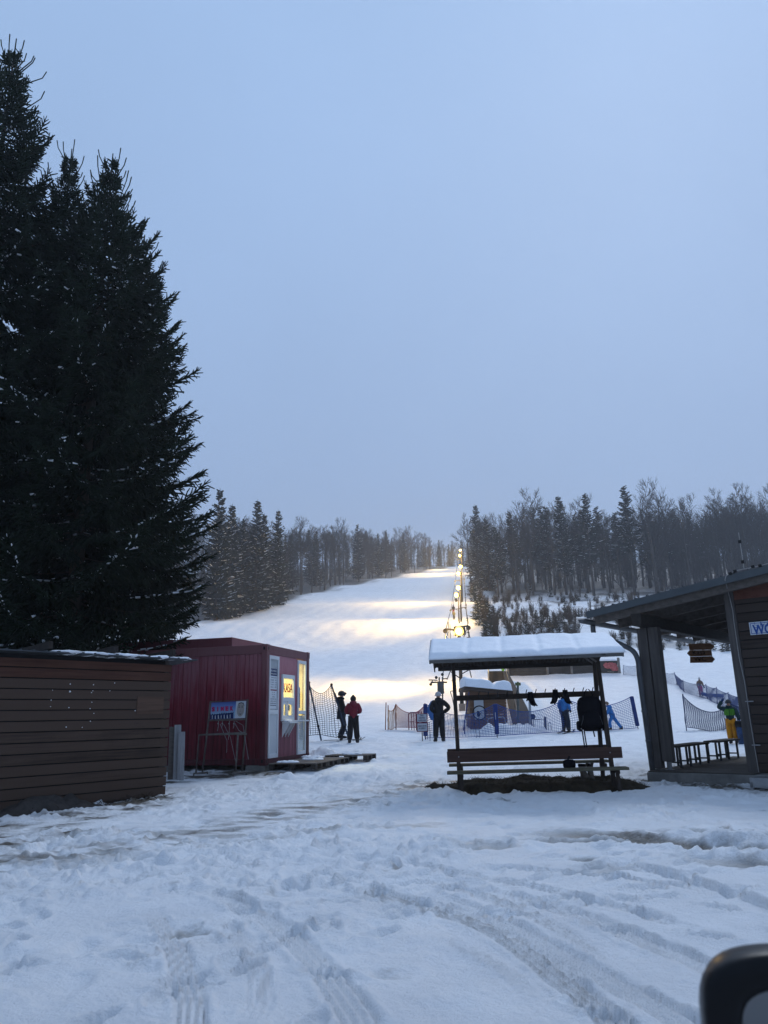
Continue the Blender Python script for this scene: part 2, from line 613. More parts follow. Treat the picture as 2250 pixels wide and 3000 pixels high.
band([(1820, 2290), (1915, 2292), (2060, 2302), (2230, 2314), (2500, 2330)], .34, 1.8, 5, .0, 1.4)
band([(1850, 2276), (1905, 2264), (1990, 2256)], .3, 1.1, 6, .0, 1.4)
band([(1330, 2290), (1500, 2318), (1660, 2322), (1800, 2312), (1880, 2300)], .30, .55, 8, .0, 2.2)
band([(900, 2440), (1050, 2432), (1300, 2425)], .2, .26, 9, .3)
band([(620, 2475), (800, 2460), (950, 2450)], .15, .22, 10, .25)
# scattered grit and small dark holes
hole = np.maximum(0, fbm(X, Y, 2.2, 3, 501) - .62)
di = np.maximum(di, np.clip(hole * 5, 0, .7) * chunk)
h -= np.clip(hole, 0, .2) * .25 * chunk

# shovelled heaps
def heap(px, py, r1, r2, ht, seed, rot=0):
    global h
    c = ground(px, py)
    dx, dy = X - c[0], Y - c[1]
    a, b = dx * math.cos(rot) + dy * math.sin(rot), -dx * math.sin(rot) + dy * math.cos(rot)
    q = np.sqrt((a / r1) ** 2 + (b / r2) ** 2) + .28 * fbm(X, Y, 1.8, 3, 600 + seed)
    m = 1 - sstep(.15, 1.05, q)
    h += ht * m * (1 + .9 * fbm(X, Y, 3.0, 4, 610 + seed)) + .16 * m * np.maximum(0, fbm(X, Y, 6, 3, 620 + seed) - .05)
heap(880, 2280, .8, .30, .09, 1, .25)
heap(1010, 2290, .8, .25, .06, 2, .2)
heap(800, 2292, .7, .25, .07, 3, .1)
heap(945, 2218, .75, .4, .24, 4, .1)
heap(1030, 2214, .7, .35, .10, 6)
heap(1530, 2147, 1.4, .8, .35, 8, -.5)
heap(1380, 2120, 2.0, 1.0, .35, 9)
heap(1490, 2152, 1.6, .6, .3, 10)
GZ[near] += h
dirt[near] = np.clip(di, 0, 1)
wet[near] = np.clip(we, 0, 1)

# slope: long rolls, ski tracks, rough edges
far = GY > 34
Xf, Yf = GX[far], GY[far]
w = sstep(34, 60, Yf)
hh = w * (.28 * fbm(Xf, Yf, .035, 3, 700) + .06 * fbm(Xf, Yf, .3, 3, 710))
dl = Xf - (.098 * Yf)                                # distance right of the lift line
hh += w * .38 * np.sin(Yf * .19 + .02 * Xf) * sstep(60, 100, Yf)
pis = np.sin((Xf * .9 - Yf * .25 + 2.5 * fbm(Xf, Yf, .05, 2, 720)) * 2.2) * .025 + np.sin((Xf * .5 + Yf * .4 + 4 * fbm(Xf, Yf, .04, 2, 721)) * 1.7) * .015
hh += w * (pis + .07 * fbm(Xf, Yf, .9, 3, 725))
rough = sstep(3, 9, dl) * sstep(60, 75, Yf) + sstep(0, 4, -Xf - np.interp(Yf, [100, 125, 210, 340], [32, 27, 11, -34]))
hh += np.clip(rough, 0, 1) * (.5 * fbm(Xf, Yf, .22, 4, 730))
GZ[far] += hh
li = np.zeros(Xf.shape)
leftb = np.interp(Yf, [60, 100, 125, 210, 340, 420], [-34, -31, -27, -12, 32, 45])
li = np.maximum(li, sstep(-1, 3, leftb - Xf) * sstep(85, 110, Yf))
rb = sstep(150, 172, Yf - .05 * (Xf - 30)) * sstep(5, 9, dl)
li = np.maximum(li, rb)
li = np.maximum(li, sstep(345, 360, Yf))
clear_ = sstep(6, 10, dl) * sstep(70, 95, Yf) * (1 - rb)
bare = sstep(-.02, .35, fbm(Xf, Yf, .28, 4, 740))
litter[far] = np.clip(li * (1.05 + .4 * fbm(Xf, Yf, .15, 3, 750)) + clear_ * bare * .8, 0, 1)
litter[far] = np.maximum(litter[far], sstep(-1.5, 1.5, leftb + 3 - Xf) * (1 - sstep(-1.5, 1.5, leftb - 4 - Xf)) * .35 * bare * sstep(85, 110, Yf))

m, nt, b = newmat('snow_ground')
ca = nd(nt, 'ShaderNodeVertexColor', layer_name='cover')
sp = nd(nt, 'ShaderNodeSeparateColor')
nt.links.new(ca.outputs[0], sp.inputs[0])
tc = nd(nt, 'ShaderNodeTexCoord')
n1 = nd(nt, 'ShaderNodeTexNoise', i_Scale=14.0, i_Detail=9.0, i_Roughness=.68)
n2 = nd(nt, 'ShaderNodeTexNoise', i_Scale=1.4, i_Detail=6.0, i_Roughness=.6)
n3 = nd(nt, 'ShaderNodeTexNoise', i_Scale=38.0, i_Detail=8.0, i_Roughness=.72)
n4 = nd(nt, 'ShaderNodeTexNoise', i_Scale=.12, i_Detail=8.0, i_Roughness=.62)
for n in (n1, n2, n3, n4): nt.links.new(tc.outputs['Object'], n.inputs['Vector'])
sn = ramp(nt, [(.3, (.76, .77, .79)), (.7, (.88, .89, .905))])
nt.links.new(n2.outputs[0], sn.inputs[0])
soil = ramp(nt, [(.3, (.022, .018, .014)), (.55, (.07, .058, .042)), (.75, (.20, .17, .12))])
nt.links.new(n1.outputs[0], soil.inputs[0])
slush = ramp(nt, [(.3, (.07, .068, .06)), (.7, (.22, .22, .21))])
nt.links.new(n1.outputs[0], slush.inputs[0])
duff = ramp(nt, [(.35, (.014, .012, .011)), (.65, (.06, .052, .046))])
nt.links.new(n4.outputs[0], duff.inputs[0])
def mixc(fac, a, b_):
    x = nd(nt, 'ShaderNodeMix', data_type='RGBA')
    nt.links.new(fac, x.inputs[0])
    nt.links.new(a, x.inputs[6])
    nt.links.new(b_, x.inputs[7])
    return x.outputs[2]
def breakup(src, noise, sharp):
    """amount + noise, so that a cover thins out in grains and patches"""
    a = nd(nt, 'ShaderNodeMath', operation='SUBTRACT')
    nt.links.new(noise.outputs[0], a.inputs[0])
    a.inputs[1].default_value = .5
    c = nd(nt, 'ShaderNodeMath', operation='MULTIPLY_ADD')
    nt.links.new(a.outputs[0], c.inputs[0])
    c.inputs[1].default_value = sharp
    nt.links.new(src, c.inputs[2])
    q = nd(nt, 'ShaderNodeMath', operation='MULTIPLY', use_clamp=True)
    nt.links.new(c.outputs[0], q.inputs[0])
    st = nd(nt, 'ShaderNodeMath', operation='GREATER_THAN')
    nt.links.new(src, st.inputs[0])
    st.inputs[1].default_value = .02
    nt.links.new(st.outputs[0], q.inputs[1])
    return q.outputs[0]
fw = breakup(sp.outputs[1], n2, .8)
fd = breakup(sp.outputs[0], n1, 1.1)
fl = breakup(sp.outputs[2], n1, .9)
c1 = mixc(fw, sn.outputs[0], slush.outputs[0])
c2 = mixc(fd, c1, soil.outputs[0])
c3 = mixc(fl, c2, duff.outputs[0])
nt.links.new(c3, b.inputs['Base Color'])
ro = nd(nt, 'ShaderNodeMapRange')
nt.links.new(fw, ro.inputs[0])
ro.inputs[3].default_value = .62
ro.inputs[4].default_value = .28
nt.links.new(ro.outputs[0], b.inputs['Roughness'])
b.inputs['Specular IOR Level'].default_value = .3
hm = nd(nt, 'ShaderNodeMath', operation='MULTIPLY_ADD')
nt.links.new(n3.outputs[0], hm.inputs[0])
hm.inputs[1].default_value = .55
nt.links.new(n1.outputs[0], hm.inputs[2])
bp = nd(nt, 'ShaderNodeBump', i_Strength=.9, i_Distance=.036)
nt.links.new(hm.outputs[0], bp.inputs['Height'])
nt.links.new(bp.outputs[0], b.inputs['Normal'])
nr, nc = GX.shape
idx = np.arange(nr * nc).reshape(nr, nc)
Fq = np.stack([idx[:-1, :-1], idx[:-1, 1:], idx[1:, 1:], idx[1:, :-1]], -1).reshape(-1, 4)
cov = np.stack([dirt, wet, litter, np.ones_like(dirt)], -1).reshape(-1, 4)
gobj = npmesh('snow_ground', np.stack([GX, GY, GZ], -1).reshape(-1, 3), Fq, m, smooth=True, attr={'cover': cov})
structure(gobj)

def surf(x, y):
    """height of the finished snow surface at x, y"""
    i = int(np.clip(np.searchsorted(ys, y) - 1, 0, len(ys) - 2))
    t = (y - ys[i]) / (ys[i + 1] - ys[i])
    z = []
    for k in (i, i + 1):
        u = x / sc_[k]
        z.append(float(np.interp(u, us, GZ[k])))
    return z[0] * (1 - t) + z[1] * t
def gs(px, py):
    p = ground(px, py)
    return np.array([p[0], p[1], surf(p[0], p[1])])
def foot(p):
    return np.array([p[0], p[1], surf(p[0], p[1])])
# ================================================================== TREES
NEEDLE = plain('spruce_needles', (.016, .0245, .0155), .85, 0, .5, 2.2, spec=.04)
NEEDLE_FAR = plain('far_spruce_needles', (.016, .021, .016), .9, 0, .4, .5, spec=.03)
BARK = plain('spruce_bark', (.055, .042, .034), .9, 0, .4, 7, .6, (1, 1, .3))
TWIG = plain('bare_twigs', (.042, .036, .033), .9, 0, .35, 2, spec=.03)
TRUNK_PALE = plain('grey_bark', (.055, .048, .043), .9, 0, .5, 5, .4, (1, 1, .3))
BROWN_TWIG = plain('brown_brush', (.060, .044, .030), .9, 0, .4, 2)
GREEN_BRUSH = plain('young_spruce_needles', (.026, .032, .020), .9, 0, .4, 1.5)

def rods(P, D, r0, r1):
    """many three-sided rods: from P along D, radius r0 to r1 -> verts, quads"""
    P, D = np.asarray(P, float), np.asarray(D, float)
    n = len(P)
    L = np.linalg.norm(D, axis=1, keepdims=True) + 1e-9
    d = D / L
    up = np.where(np.abs(d[:, 2:3]) > .9, np.array([[1.0, 0, 0]]), np.array([[0, 0, 1.0]]))
    s = np.cross(d, up)
    s /= np.linalg.norm(s, axis=1, keepdims=True) + 1e-9
    u = np.cross(s, d)
    r0 = np.broadcast_to(np.asarray(r0, float).reshape(-1, 1), (n, 1))
    r1 = np.broadcast_to(np.asarray(r1, float).reshape(-1, 1), (n, 1))
    V = np.empty((n, 6, 3))
    for k in range(3):
        t = 2 * math.pi * k / 3 + .5
        o = s * math.cos(t) + u * math.sin(t)
        V[:, k] = P + o * r0
        V[:, 3 + k] = P + D + o * r1
    b = (np.arange(n) * 6)[:, None]
    F = np.concatenate([np.stack([b[:, 0] + k, b[:, 0] + (k + 1) % 3, b[:, 0] + 3 + (k + 1) % 3, b[:, 0] + 3 + k], -1)[:, None] for k in range(3)], 1)
    return V.reshape(-1, 3), F.reshape(-1, 4)

def branch_proto(L, seed, hang=1.0, tipup=.35, dense=1.0):
    """one Norway spruce bough along +x: needle rods, wood rods, snow lumps"""
    g = np.random.RandomState(seed)
    def axis(t):
        return np.array([L * t * (1 - .04 * t), .05 * L * math.sin(3 * t + seed), L * (-.26 * t + (.14 + tipup * .55) * t ** 2.2)])
    P, D, W0, W1 = [], [], [], []
    B, BD, B0, B1 = [], [], [], []
    S, SD = [], []
    n = max(5, int(min(L * 9, 10 + L * 4.6)))
    ts = np.linspace(.0, 1, n + 1)
    for i in range(n):
        a, c = axis(ts[i]), axis(ts[i + 1])
        B.append(a); BD.append(c - a)
        B0.append(.008 + .012 * L * (1 - ts[i]) * .5); B1.append(.008 + .012 * L * (1 - ts[i + 1]) * .5)
        if ts[i] > .45:
            P.append(a); D.append((c - a) * 1.02); W0.append(.022); W1.append(.022)
        t = ts[i]
        if t < .08: continue
        nrm = (c - a) / np.linalg.norm(c - a)
        for sd in (-1, 1):
            if g.rand() > dense: continue
            ln = ((L * .30 if L < 3 else .9 + (L - 3) * .15) * (1 - t) ** .8 * (.55 + .6 * g.rand()) + .16) * min(1, .35 + t * 3)
            dirv = nrm * (.55 + .5 * t) + np.array([0, sd * (.9 - .35 * t), 0]) + np.array([0, 0, -.32 * hang * (1 - .8 * t) + .12 * g.randn()])
            dirv /= np.linalg.norm(dirv)
            m = max(2, int(ln / (.105 if L < 3 else .14)))
            q = a.copy()
            for j in range(m):
                st = ln / m
                dj = dirv + np.array([0, 0, -.13 * hang * (1 - t) * j / m])
                q2 = q + dj * st
                P.append(q.copy()); D.append(q2 - q); W0.append(.0235); W1.append(.0215 if j < m - 1 else .013)
                # pendent branchlets
                for _ in range(1 + (g.rand() < .4 * ((1 - t) > .25))):
                    side = np.cross(dj, (0, 0, 1)) * g.uniform(-.7, .7)
                    l2 = g.uniform(.09, .2) + .30 * hang * (1 - t) * g.rand()
                    dd = dj * .45 + side + np.array([0, 0, -.85 * hang * (1 - t * .75) + .1 + .25 * g.randn() * t])
                    dd /= np.linalg.norm(dd) + 1e-9
                    P.append(q2 - dj * st * g.rand()); D.append(dd * l2 * 1.1); W0.append(.022); W1.append(.014)
                q = q2
    tip = axis(1.0)
    nn = axis(1.0) - axis(.96)
    nn /= np.linalg.norm(nn)
    P.append(tip); D.append(nn * .22); W0.append(.02); W1.append(.01)
    for sd in (-1, 1):
        P.append(tip); D.append((nn + np.array([0, sd * .6, .05])) * .15); W0.append(.019); W1.append(.01)
    # snow lying on the upper side
    for i in range(1, n):
        if g.rand() < .62:
            a, c = axis(ts[i]), axis(ts[min(i + 1, n)])
            S.append(a + np.array([g.uniform(-.02, .02), g.uniform(-.05, .05), .035])); SD.append((c - a) * g.uniform(.6, 1.2))
    for k in range(len(P)):
        if abs(D[k][2]) < .35 * np.linalg.norm(D[k]) and g.rand() < .05:
            S.append(P[k] + np.array([0, 0, .026])); SD.append(D[k] * .8)
    return (np.array(P), np.array(D), np.array(W0), np.array(W1)), (np.array(B), np.array(BD), np.array(B0), np.array(B1)), (np.array(S), np.array(SD))

_BP = {}
def bproto(L, hang, tipup, var):
    k = (round(L * 2) / 2, hang > .6, tipup > .5, var)
    if k not in _BP:
        _BP[k] = branch_proto(max(.5, k[0]), int(k[0] * 10) + var * 31 + 5, hang, tipup)
    return _BP[k]

OUTLINE = ([90, 200, 300, 440, 580, 640, 760, 880, 1060, 1125, 1211, 1290, 1400, 1560, 1640, 1720, 1800, 1900],
           [75, 135, 190, 368, 412, 458, 500, 533, 576, 591, 620, 596, 606, 668, 660, 596, 585, 572])
def big_spruce(label, base, h, rmax, seed, lean=(0, 0), azlim=None, low=.04, snowy=1.0, zmin=0.0):
    g = np.random.RandomState(seed)
    root = thing('spruce_tree', label, 'tree', base, 'tall dark spruces behind the shed')
    base = np.asarray(base, float)
    def ax(t): return base + np.array([lean[0] * t * t, lean[1] * t * t, h * t])
    tr = MB()
    tr.tube([ax(t) for t in np.linspace(0, .985, 14)], [(.024 * h * .55) * (1 - t) + .02 for t in np.linspace(0, 1, 14)], 9)
    tr.build('trunk', BARK, root, smooth=True)
    NP, ND, N0, N1 = [], [], [], []
    BP_, BD_, B0_, B1_ = [], [], [], []
    SP, SDD = [], []
    z = low * h
    k = 0
    while z < h * .985:
        t = z / h
        prof = (1 - t) ** .74 * (1 + .12 * math.sin(7 * t + seed))
        R_ = max(.35, rmax * prof * (1 - .35 * sstep(.80, .97, np.array(t))))
        if t < .12: R_ *= .75 + 2 * t
        nb = 6 if t < .85 else 5
        for j in range(nb):
            az = 2 * math.pi * (j + g.uniform(-.3, .3)) / nb + k * .9
            L = R_ * (.66 + .34 * g.rand() + .24 * g.rand() ** 4)
            up = .05 + .75 * max(0, t - .5) * 2 * .6
            hang = 1.0 if t < .75 else .3
            o_ = ax(t)
            for _ in range(9):     # the grove's outline: boughs on the open side stay within it
                qx, qy = topix(o_ + np.array([math.cos(az) * L, math.sin(az) * L, L * (.02 + up * .6)]))
                if qx < np.interp(qy, *OUTLINE) + 14 * g.randn(): break
                L *= .92
            (P, D, W0, W1), (B, BD, b0, b1), (S, SD) = bproto(L, hang, .3 + .6 * t, g.randint(3))
            sc = L / max(.5, round(L * 2) / 2)
            ca, sa = math.cos(az), math.sin(az)
            pit = g.uniform(-.12, .10) + up - .16 * (1 - t)
            cp, sp_ = math.cos(pit), math.sin(pit)
            M = np.array([[ca * cp, -sa, -ca * sp_], [sa * cp, ca, -sa * sp_], [sp_, 0, cp]])
            o = ax(min(.99, t + g.uniform(-.012, .012)))
            NP.append((P * sc) @ M.T + o); ND.append(D @ M.T * (1 if sc > 1 else max(.8, sc))); N0.append(W0); N1.append(W1)
            BP_.append((B * sc) @ M.T + o); BD_.append((BD * sc) @ M.T); B0_.append(b0); B1_.append(b1)
            if len(S) and g.rand() < .55 * snowy:
                keep = (g.rand(len(S)) < .72)
                SP.append((S[keep] * sc) @ M.T + o + np.array([0, 0, .02])); SDD.append((SD[keep] * sc) @ M.T)
        z += h * (.017 + .016 * (1 - t)) * g.uniform(.85, 1.15)
        k += 1
    # leader and the long upright shoots at the top
    top = ax(.985)
    for j in range(22):
        a = g.uniform(0, 6.28)
        ln = g.uniform(.5, 1.1)
        dn_ = g.uniform(.0, 2.6)
        q = top - np.array([0, 0, dn_]) + np.array([math.cos(a), math.sin(a), 0]) * .22 * dn_
        dv = np.array([math.cos(a) * .55, math.sin(a) * .55, g.uniform(.6, 1.2)])
        dv = dv / np.linalg.norm(dv) * ln
        NP.append(np.array([q, q + dv])); ND.append(np.array([dv, np.array([dv[0] * .15, dv[1] * .15, dv[2] * .4])])); N0.append(np.array([.022, .018])); N1.append(np.array([.018, .02]))
    NP.append(np.array([top])); ND.append(np.array([[0, 0, .7]])); N0.append(np.array([.024])); N1.append(np.array([.02]))
    V, Fq = rods(np.concatenate(NP), np.concatenate(ND), np.concatenate(N0), np.concatenate(N1))
    print('spruce rods', len(V) // 6)
    crown = npmesh('crown', V, Fq, NEEDLE, root)
    S, D = (np.concatenate(SP), np.concatenate(SDD)) if SP else (np.zeros((0, 3)), np.zeros((0, 3)))
    w = g.uniform(.014, .046, len(S))
    nb_ = sum(len(k) for k in BP_)
    V, Fq = rods(np.concatenate(BP_ + [S]), np.concatenate(BD_ + [D]), np.concatenate(B0_ + [w]), np.concatenate(B1_ + [w * g.uniform(.4, 1.0, len(S))]))
    bo = npmesh('branches', V, Fq, [BARK, SNOWCAP], root)
    bo.data.polygons.foreach_set('material_index', np.concatenate([np.zeros(nb_ * 3, np.int32), np.ones(len(S) * 3, np.int32)]))
    return root

def gxy(x, y): return (x, y, gz(x, y) - .05)
def tip_at(px, py, Y):
    p = at(px, py, Y)
    return gxy(p[0], Y), p[2] - gz(p[0], Y) - .5
for lab, px, py, Y, rm, sd, lw_ in (
    ('tallest dark spruce, cut by the left edge of the photo', 50, 100, 19.0, 5.9, 3, .13),
    ('dark spruce with forked top, rising right of the tallest spruce', 332, 440, 20.4, 6.6, 12, .15),
    ('shorter dark spruce squeezed between two taller spruces', 212, 425, 22.5, 4.4, 21, .18),
    ('dark spruce with long low snowy boughs over the red cabin', 425, 680, 23.0, 4.6, 33, .24)):
    b_, h_ = tip_at(px, py, Y)
    big_spruce(lab, b_, h_, rm, sd, low=lw_)

# ---- far spruces (meshes shared between trees)
def snowy_crown(P, D, W0, W1, S, SD, sw, mat, root):
    n = len(P)
    ws0 = np.concatenate([np.broadcast_to(np.asarray(W0, float), (n,)), np.full(len(S), sw)])
    ws1 = np.concatenate([np.broadcast_to(np.asarray(W1, float), (n,)), np.full(len(S), sw * .6)])
    V, Fq = rods(np.concatenate([np.array(P, float), np.array(S, float).reshape(-1, 3)]), np.concatenate([np.array(D, float), np.array(SD, float).reshape(-1, 3)]), ws0, ws1)
    o = npmesh('crown', V, Fq, [mat, SNOWCAP], root)
    o.data.polygons.foreach_set('material_index', np.concatenate([np.zeros(n * 3, np.int32), np.ones(len(S) * 3, np.int32)]))
    return o
def far_spruce(seed, h=20, rad=3.0, start=.12, thin=0.0, snow=.35):
    g = np.random.RandomState(seed)
    root = thing('forest_spruce', 'x', 'tree')
    tr = MB()
    tr.tube([(g.uniform(-.05, .05) * i, g.uniform(-.05, .05) * i, h * i / 7.2) for i in range(8)], [.26 * (1 - i / 7.4) + .03 for i in range(8)], 6)
    tr.build('trunk', TRUNK_PALE if start > .3 else BARK, root, smooth=True)
    P, D, W0, W1, S, SD = [], [], [], [], [], []
    z = start * h
    while z < .985 * h:
        t = (z / h - start) / (1 - start)
        Rr = rad * (1 - t) ** .85 * (.9 + .16 * math.sin(t * 9 + seed)) + .25
        if t < .12: Rr *= .5 + 4 * t
        nb = 7 if t < .8 else 5
        for j in range(nb):
            if g.rand() < thin: continue
            az = g.uniform(0, 6.28)
            L = Rr * g.uniform(.55, 1.2)
            o = np.array([0, 0, z + g.uniform(-.3, .3)])
            dx = np.array([math.cos(az), math.sin(az), 0])
            sx = np.array([-dx[1], dx[0], 0])
            droop = -.30 * (1 - t) + .30 * t
            n = 3
            q = o
            for k in range(n):
                f = (k + 1) / n
                q2 = o + dx * L * f + np.array([0, 0, L * (droop * f + .22 * f * f)])
                P.append(q); D.append((q2 - q) * 1.03); W0.append(.11 * (1 - .5 * f)); W1.append(.09 * (1 - .6 * f))
                for _ in range(3):
                    c = q + (q2 - q) * g.rand()
                    l = L * .34 * (1.15 - f) * g.uniform(.6, 1.4) + .3
                    dv = dx * .55 + sx * g.choice([-1, 1]) * g.uniform(.2, .9) + np.array([0, 0, -.55 * (1 - t) + .12 * g.randn()])
                    P.append(c); D.append(dv * l); W0.append(.13); W1.append(.03)
                if g.rand() < snow:
                    S.append(q + np.array([0, 0, .13])); SD.append((q2 - q) * g.uniform(.5, 1))
                q = q2
        z += h * .023 * g.uniform(.8, 1.2)
    P.append((0, 0, h * .95)); D.append((0, 0, h * .055)); W0.append(.1); W1.append(.02)
    snowy_crown(P, D, W0, W1, S, SD, .055, NEEDLE_FAR, root)
    if start > .3:      # dead snags under the live crown
        P, D = [], []
        for i in range(26):
            a = g.uniform(0, 6.28)
            P.append((0, 0, g.uniform(.18, start) * h)); D.append(np.array([math.cos(a), math.sin(a), g.uniform(-.35, .1)]) * g.uniform(.5, 1.7))
        V, Fq = rods(P, D, .035, .012)
        npmesh('dead_branches', V, Fq, TWIG, root)
    return root

def bare_tree(seed, h=18, spread=.42, first=.42, fork=1):
    g = np.random.RandomState(seed)
    root = thing('bare_tree', 'x', 'tree')
    Pm, Dm, R0, R1 = [], [], [], []
    tr = MB()
    pts, rr = [], []
    wob = g.uniform(-.02, .02, 2)
    for i in range(9):
        t = i / 8
        pts.append((wob[0] * h * t + .14 * math.sin(3 * t + seed), wob[1] * h * t + .14 * math.cos(4 * t + seed) - .14 * math.cos(seed), h * .82 * t))
        rr.append(.20 * (1 - t) ** .9 + .03)
    tr.tube(pts, rr, 6)
    tr.build('trunk', TRUNK_PALE, root, smooth=True)
    pts = np.array(pts)
    def grow(p, d, L, r, lev):
        n = 3 if lev < 3 else 2
        q = p
        for k in range(n):
            d = d + g.uniform(-.16, .16, 3) + np.array([0, 0, .09])
            d /= np.linalg.norm(d)
            q2 = q + d * L / n
            Pm.append(q); Dm.append(q2 - q)
            R0.append(r * (1 - .25 * k / n)); R1.append(r * (1 - .25 * (k + 1) / n))
            q = q2
            if lev < 3:
                for _ in range(2 if lev < 2 else 2):
                    s = np.cross(d, g.uniform(-1, 1, 3))
                    s /= np.linalg.norm(s) + 1e-9
                    grow(q, d * .72 + s * .62, L * g.uniform(.42, .66), max(.030, r * .55), lev + 1)
        if lev < 3: grow(q, d, L * .55, max(.030, r * .6), lev + 1)
    nb = 9
    for j in range(nb):
        t = first + (1 - first) * j / (nb - 1)
        p = np.array([np.interp(t * 8, range(9), pts[:, k]) for k in range(3)])
        a = j * 2.4 + g.uniform(-.4, .4)
        el = g.uniform(.75, 1.25)
        d = np.array([math.cos(a) * math.cos(el), math.sin(a) * math.cos(el), math.sin(el)])
        grow(p, d, h * spread * (.62 - .34 * (t - first) / (1 - first)) * g.uniform(.75, 1.15), .075 * (1.25 - t), 1)
    V, Fq = rods(Pm, Dm, R0, R1)
    npmesh('crown', V, Fq, TWIG, root)
    return root

SPR = [far_spruce(1, 20, 3.9, .04), far_spruce(2, 20, 4.3, .06), far_spruce(3, 20, 3.3, .04, .05), far_spruce(4, 20, 3.3, .34, .05, .3),
       far_spruce(5, 20, 3.7, .42, .05, .3), far_spruce(6, 20, 3.0, .28, .15, .3)]
BAR = [bare_tree(1), bare_tree(2, 18, .36, .5), bare_tree(3, 18, .48, .34), bare_tree(4, 18, .30, .55), bare_tree(5, 18, .4, .4), bare_tree(6, 17, .26, .10), bare_tree(7, 16, .30, .14)]
_used = set()
BARQ = []
def plant(proto, x, y, s, label, group, sz=None, now=False):
    if proto in BAR and sz is None and not now:
        BARQ.append((s / y, proto, x, y, s, label, group))
        return None
    p = (x, y, surf(x, y) - .25)
    rot = rnd.uniform(0, 6.28)
    if proto.name not in _used:
        _used.add(proto.name)
        o = proto
        o.location = p
        o.rotation_euler = (0, 0, rot)
        o['label'] = label
        o['group'] = group
    else:
        o = copy_tree(proto, p, rot, None, label, group)
    q = sz or s * rnd.uniform(.9, 1.1)
    o.scale = (q, q, s)
    return o
NSP = NBR = 0
def sp_or_bare(x, y, s, pb, deep, side):
    bare = rnd.random() < pb
    s *= rnd.uniform(1.0, 1.16) if bare else rnd.uniform(.70, 1.0)
    if bare:
        pr = BAR[rnd.randrange(7)]
        lab = 'leafless tree in the hazy wood ' + side
    else:
        pr = SPR[rnd.choice((3, 4, 5))] if deep else SPR[rnd.choice((0, 1, 2))]
        lab = 'dark spruce in the hazy wood ' + side
    return plant(pr, x, y, s, lab, ('bare trees ' if bare else 'spruces ') + side)

LB = lambda y: float(np.interp(y, [95, 110, 125, 160, 210, 270, 340, 420], [-33, -31, -28, -21.5, -13, 6, 30, 44]))
SL, SR_, SC = 'left of the slope', 'right of the lift', 'on the crest above the slope'
# edge of the left wood, then rows behind it
for (px, Y, s) in ((618, 116, .9), (655, 122, 1.02), (690, 128, .88), (735, 130, 1.06), (758, 133, .92), (800, 138, .96)):
    X_ = float(at(px, 1700, Y)[0])
    plant(SPR[rnd.randrange(3)], X_, Y + 5, s, 'snow dusted spruce at the edge of the wood ' + SL, 'edge spruces ' + SL)
for i in range(16):
    Y = 139 + i * 11.5 + rnd.uniform(-3, 3)
    sp_or_bare(LB(Y) - rnd.uniform(.5, 3), Y, rnd.uniform(.78, .98) * (1 if i < 9 else .9), .8, False, SL)
for row in range(1, 7):
    for i in range(19):
        Y = 112 + i * 12 + rnd.uniform(-5, 5)
        x = LB(Y) - 3.0 - row * 4.2 + rnd.uniform(-2.2, 2.2)
        if abs(x / Y) > .58: continue
        s = rnd.uniform(.9, 1.12) * (1.0 if Y < 150 else .9)
        sp_or_bare(x, Y, s, .42 if Y < 145 else .72, False, SL)
for i in range(34):
    x = -14 + i * 1.8 + rnd.uniform(-1, 1)
    y_ = 352 + rnd.uniform(0, 14)
    sp_or_bare(x, y_, rnd.uniform(.62, .86), .68, False, SC)
for i in range(26):
    sp_or_bare(-12 + i * 2.4 + rnd.uniform(-1.5, 1.5), 372 + rnd.uniform(0, 12), rnd.uniform(.7, .95), .4, False, SC)
# right wood: its western edge runs up beside the lift
for i in range(13):
    Y = 172 + i * 13 + rnd.uniform(-4, 4)
    sp_or_bare(.098 * Y + 6.3 + rnd.uniform(0, 2.0), Y, rnd.uniform(.95, 1.08) * (1.02 if i < 4 else .85), .22, False, SR_)
for row in range(8):
    y0 = 163 + row * 7.5
    n = 19
    for i in range(n):
        x = .098 * y0 + 8 + i * (78.0 / n) * (y0 / 165) + rnd.uniform(-2, 2)
        if x / y0 > .58: continue
        pb = .60 + .3 * sstep(45, 75, np.array(x)) if row < 3 else .66
        sp_or_bare(x, y0 + rnd.uniform(-4, 4) - .13 * max(0, x - 40), rnd.uniform(.9, 1.13) * (1.08 if row < 2 else 1.0), float(pb), True, SR_)
for i in range(12):
    Y = 225 + rnd.uniform(0, 45)
    sp_or_bare(.098 * Y + 10 + i * 8 + rnd.uniform(-2, 2), Y, rnd.uniform(.9, 1.05), .3, True, SR_)
for i in range(120):     # thin young trees filling the wood
    Y = rnd.uniform(166, 225)
    x = .098 * Y + 9 + rnd.uniform(0, 80) * Y / 165
    if x / Y > .58: continue
    plant(BAR[rnd.choice((5, 6))], x, Y, rnd.uniform(.6, .95), 'leafless tree in the hazy wood ' + SR_, 'bare trees ' + SR_)
for i in range(60):
    Y = rnd.uniform(150, 205)
    plant(BAR[rnd.choice((1, 3, 5, 6))], Y * rnd.uniform(.36, .575), Y, rnd.uniform(.7, 1.1), 'leafless tree in the hazy wood ' + SR_, 'bare trees ' + SR_)
for i in range(60):
    Y = rnd.uniform(128, 300)
    x = LB(Y) - rnd.uniform(2, 22)
    if abs(x / Y) > .58: continue
    plant(BAR[rnd.choice((5, 6))], x, Y, rnd.uniform(.6, .9), 'leafless tree in the hazy wood ' + SL, 'bare trees ' + SL)
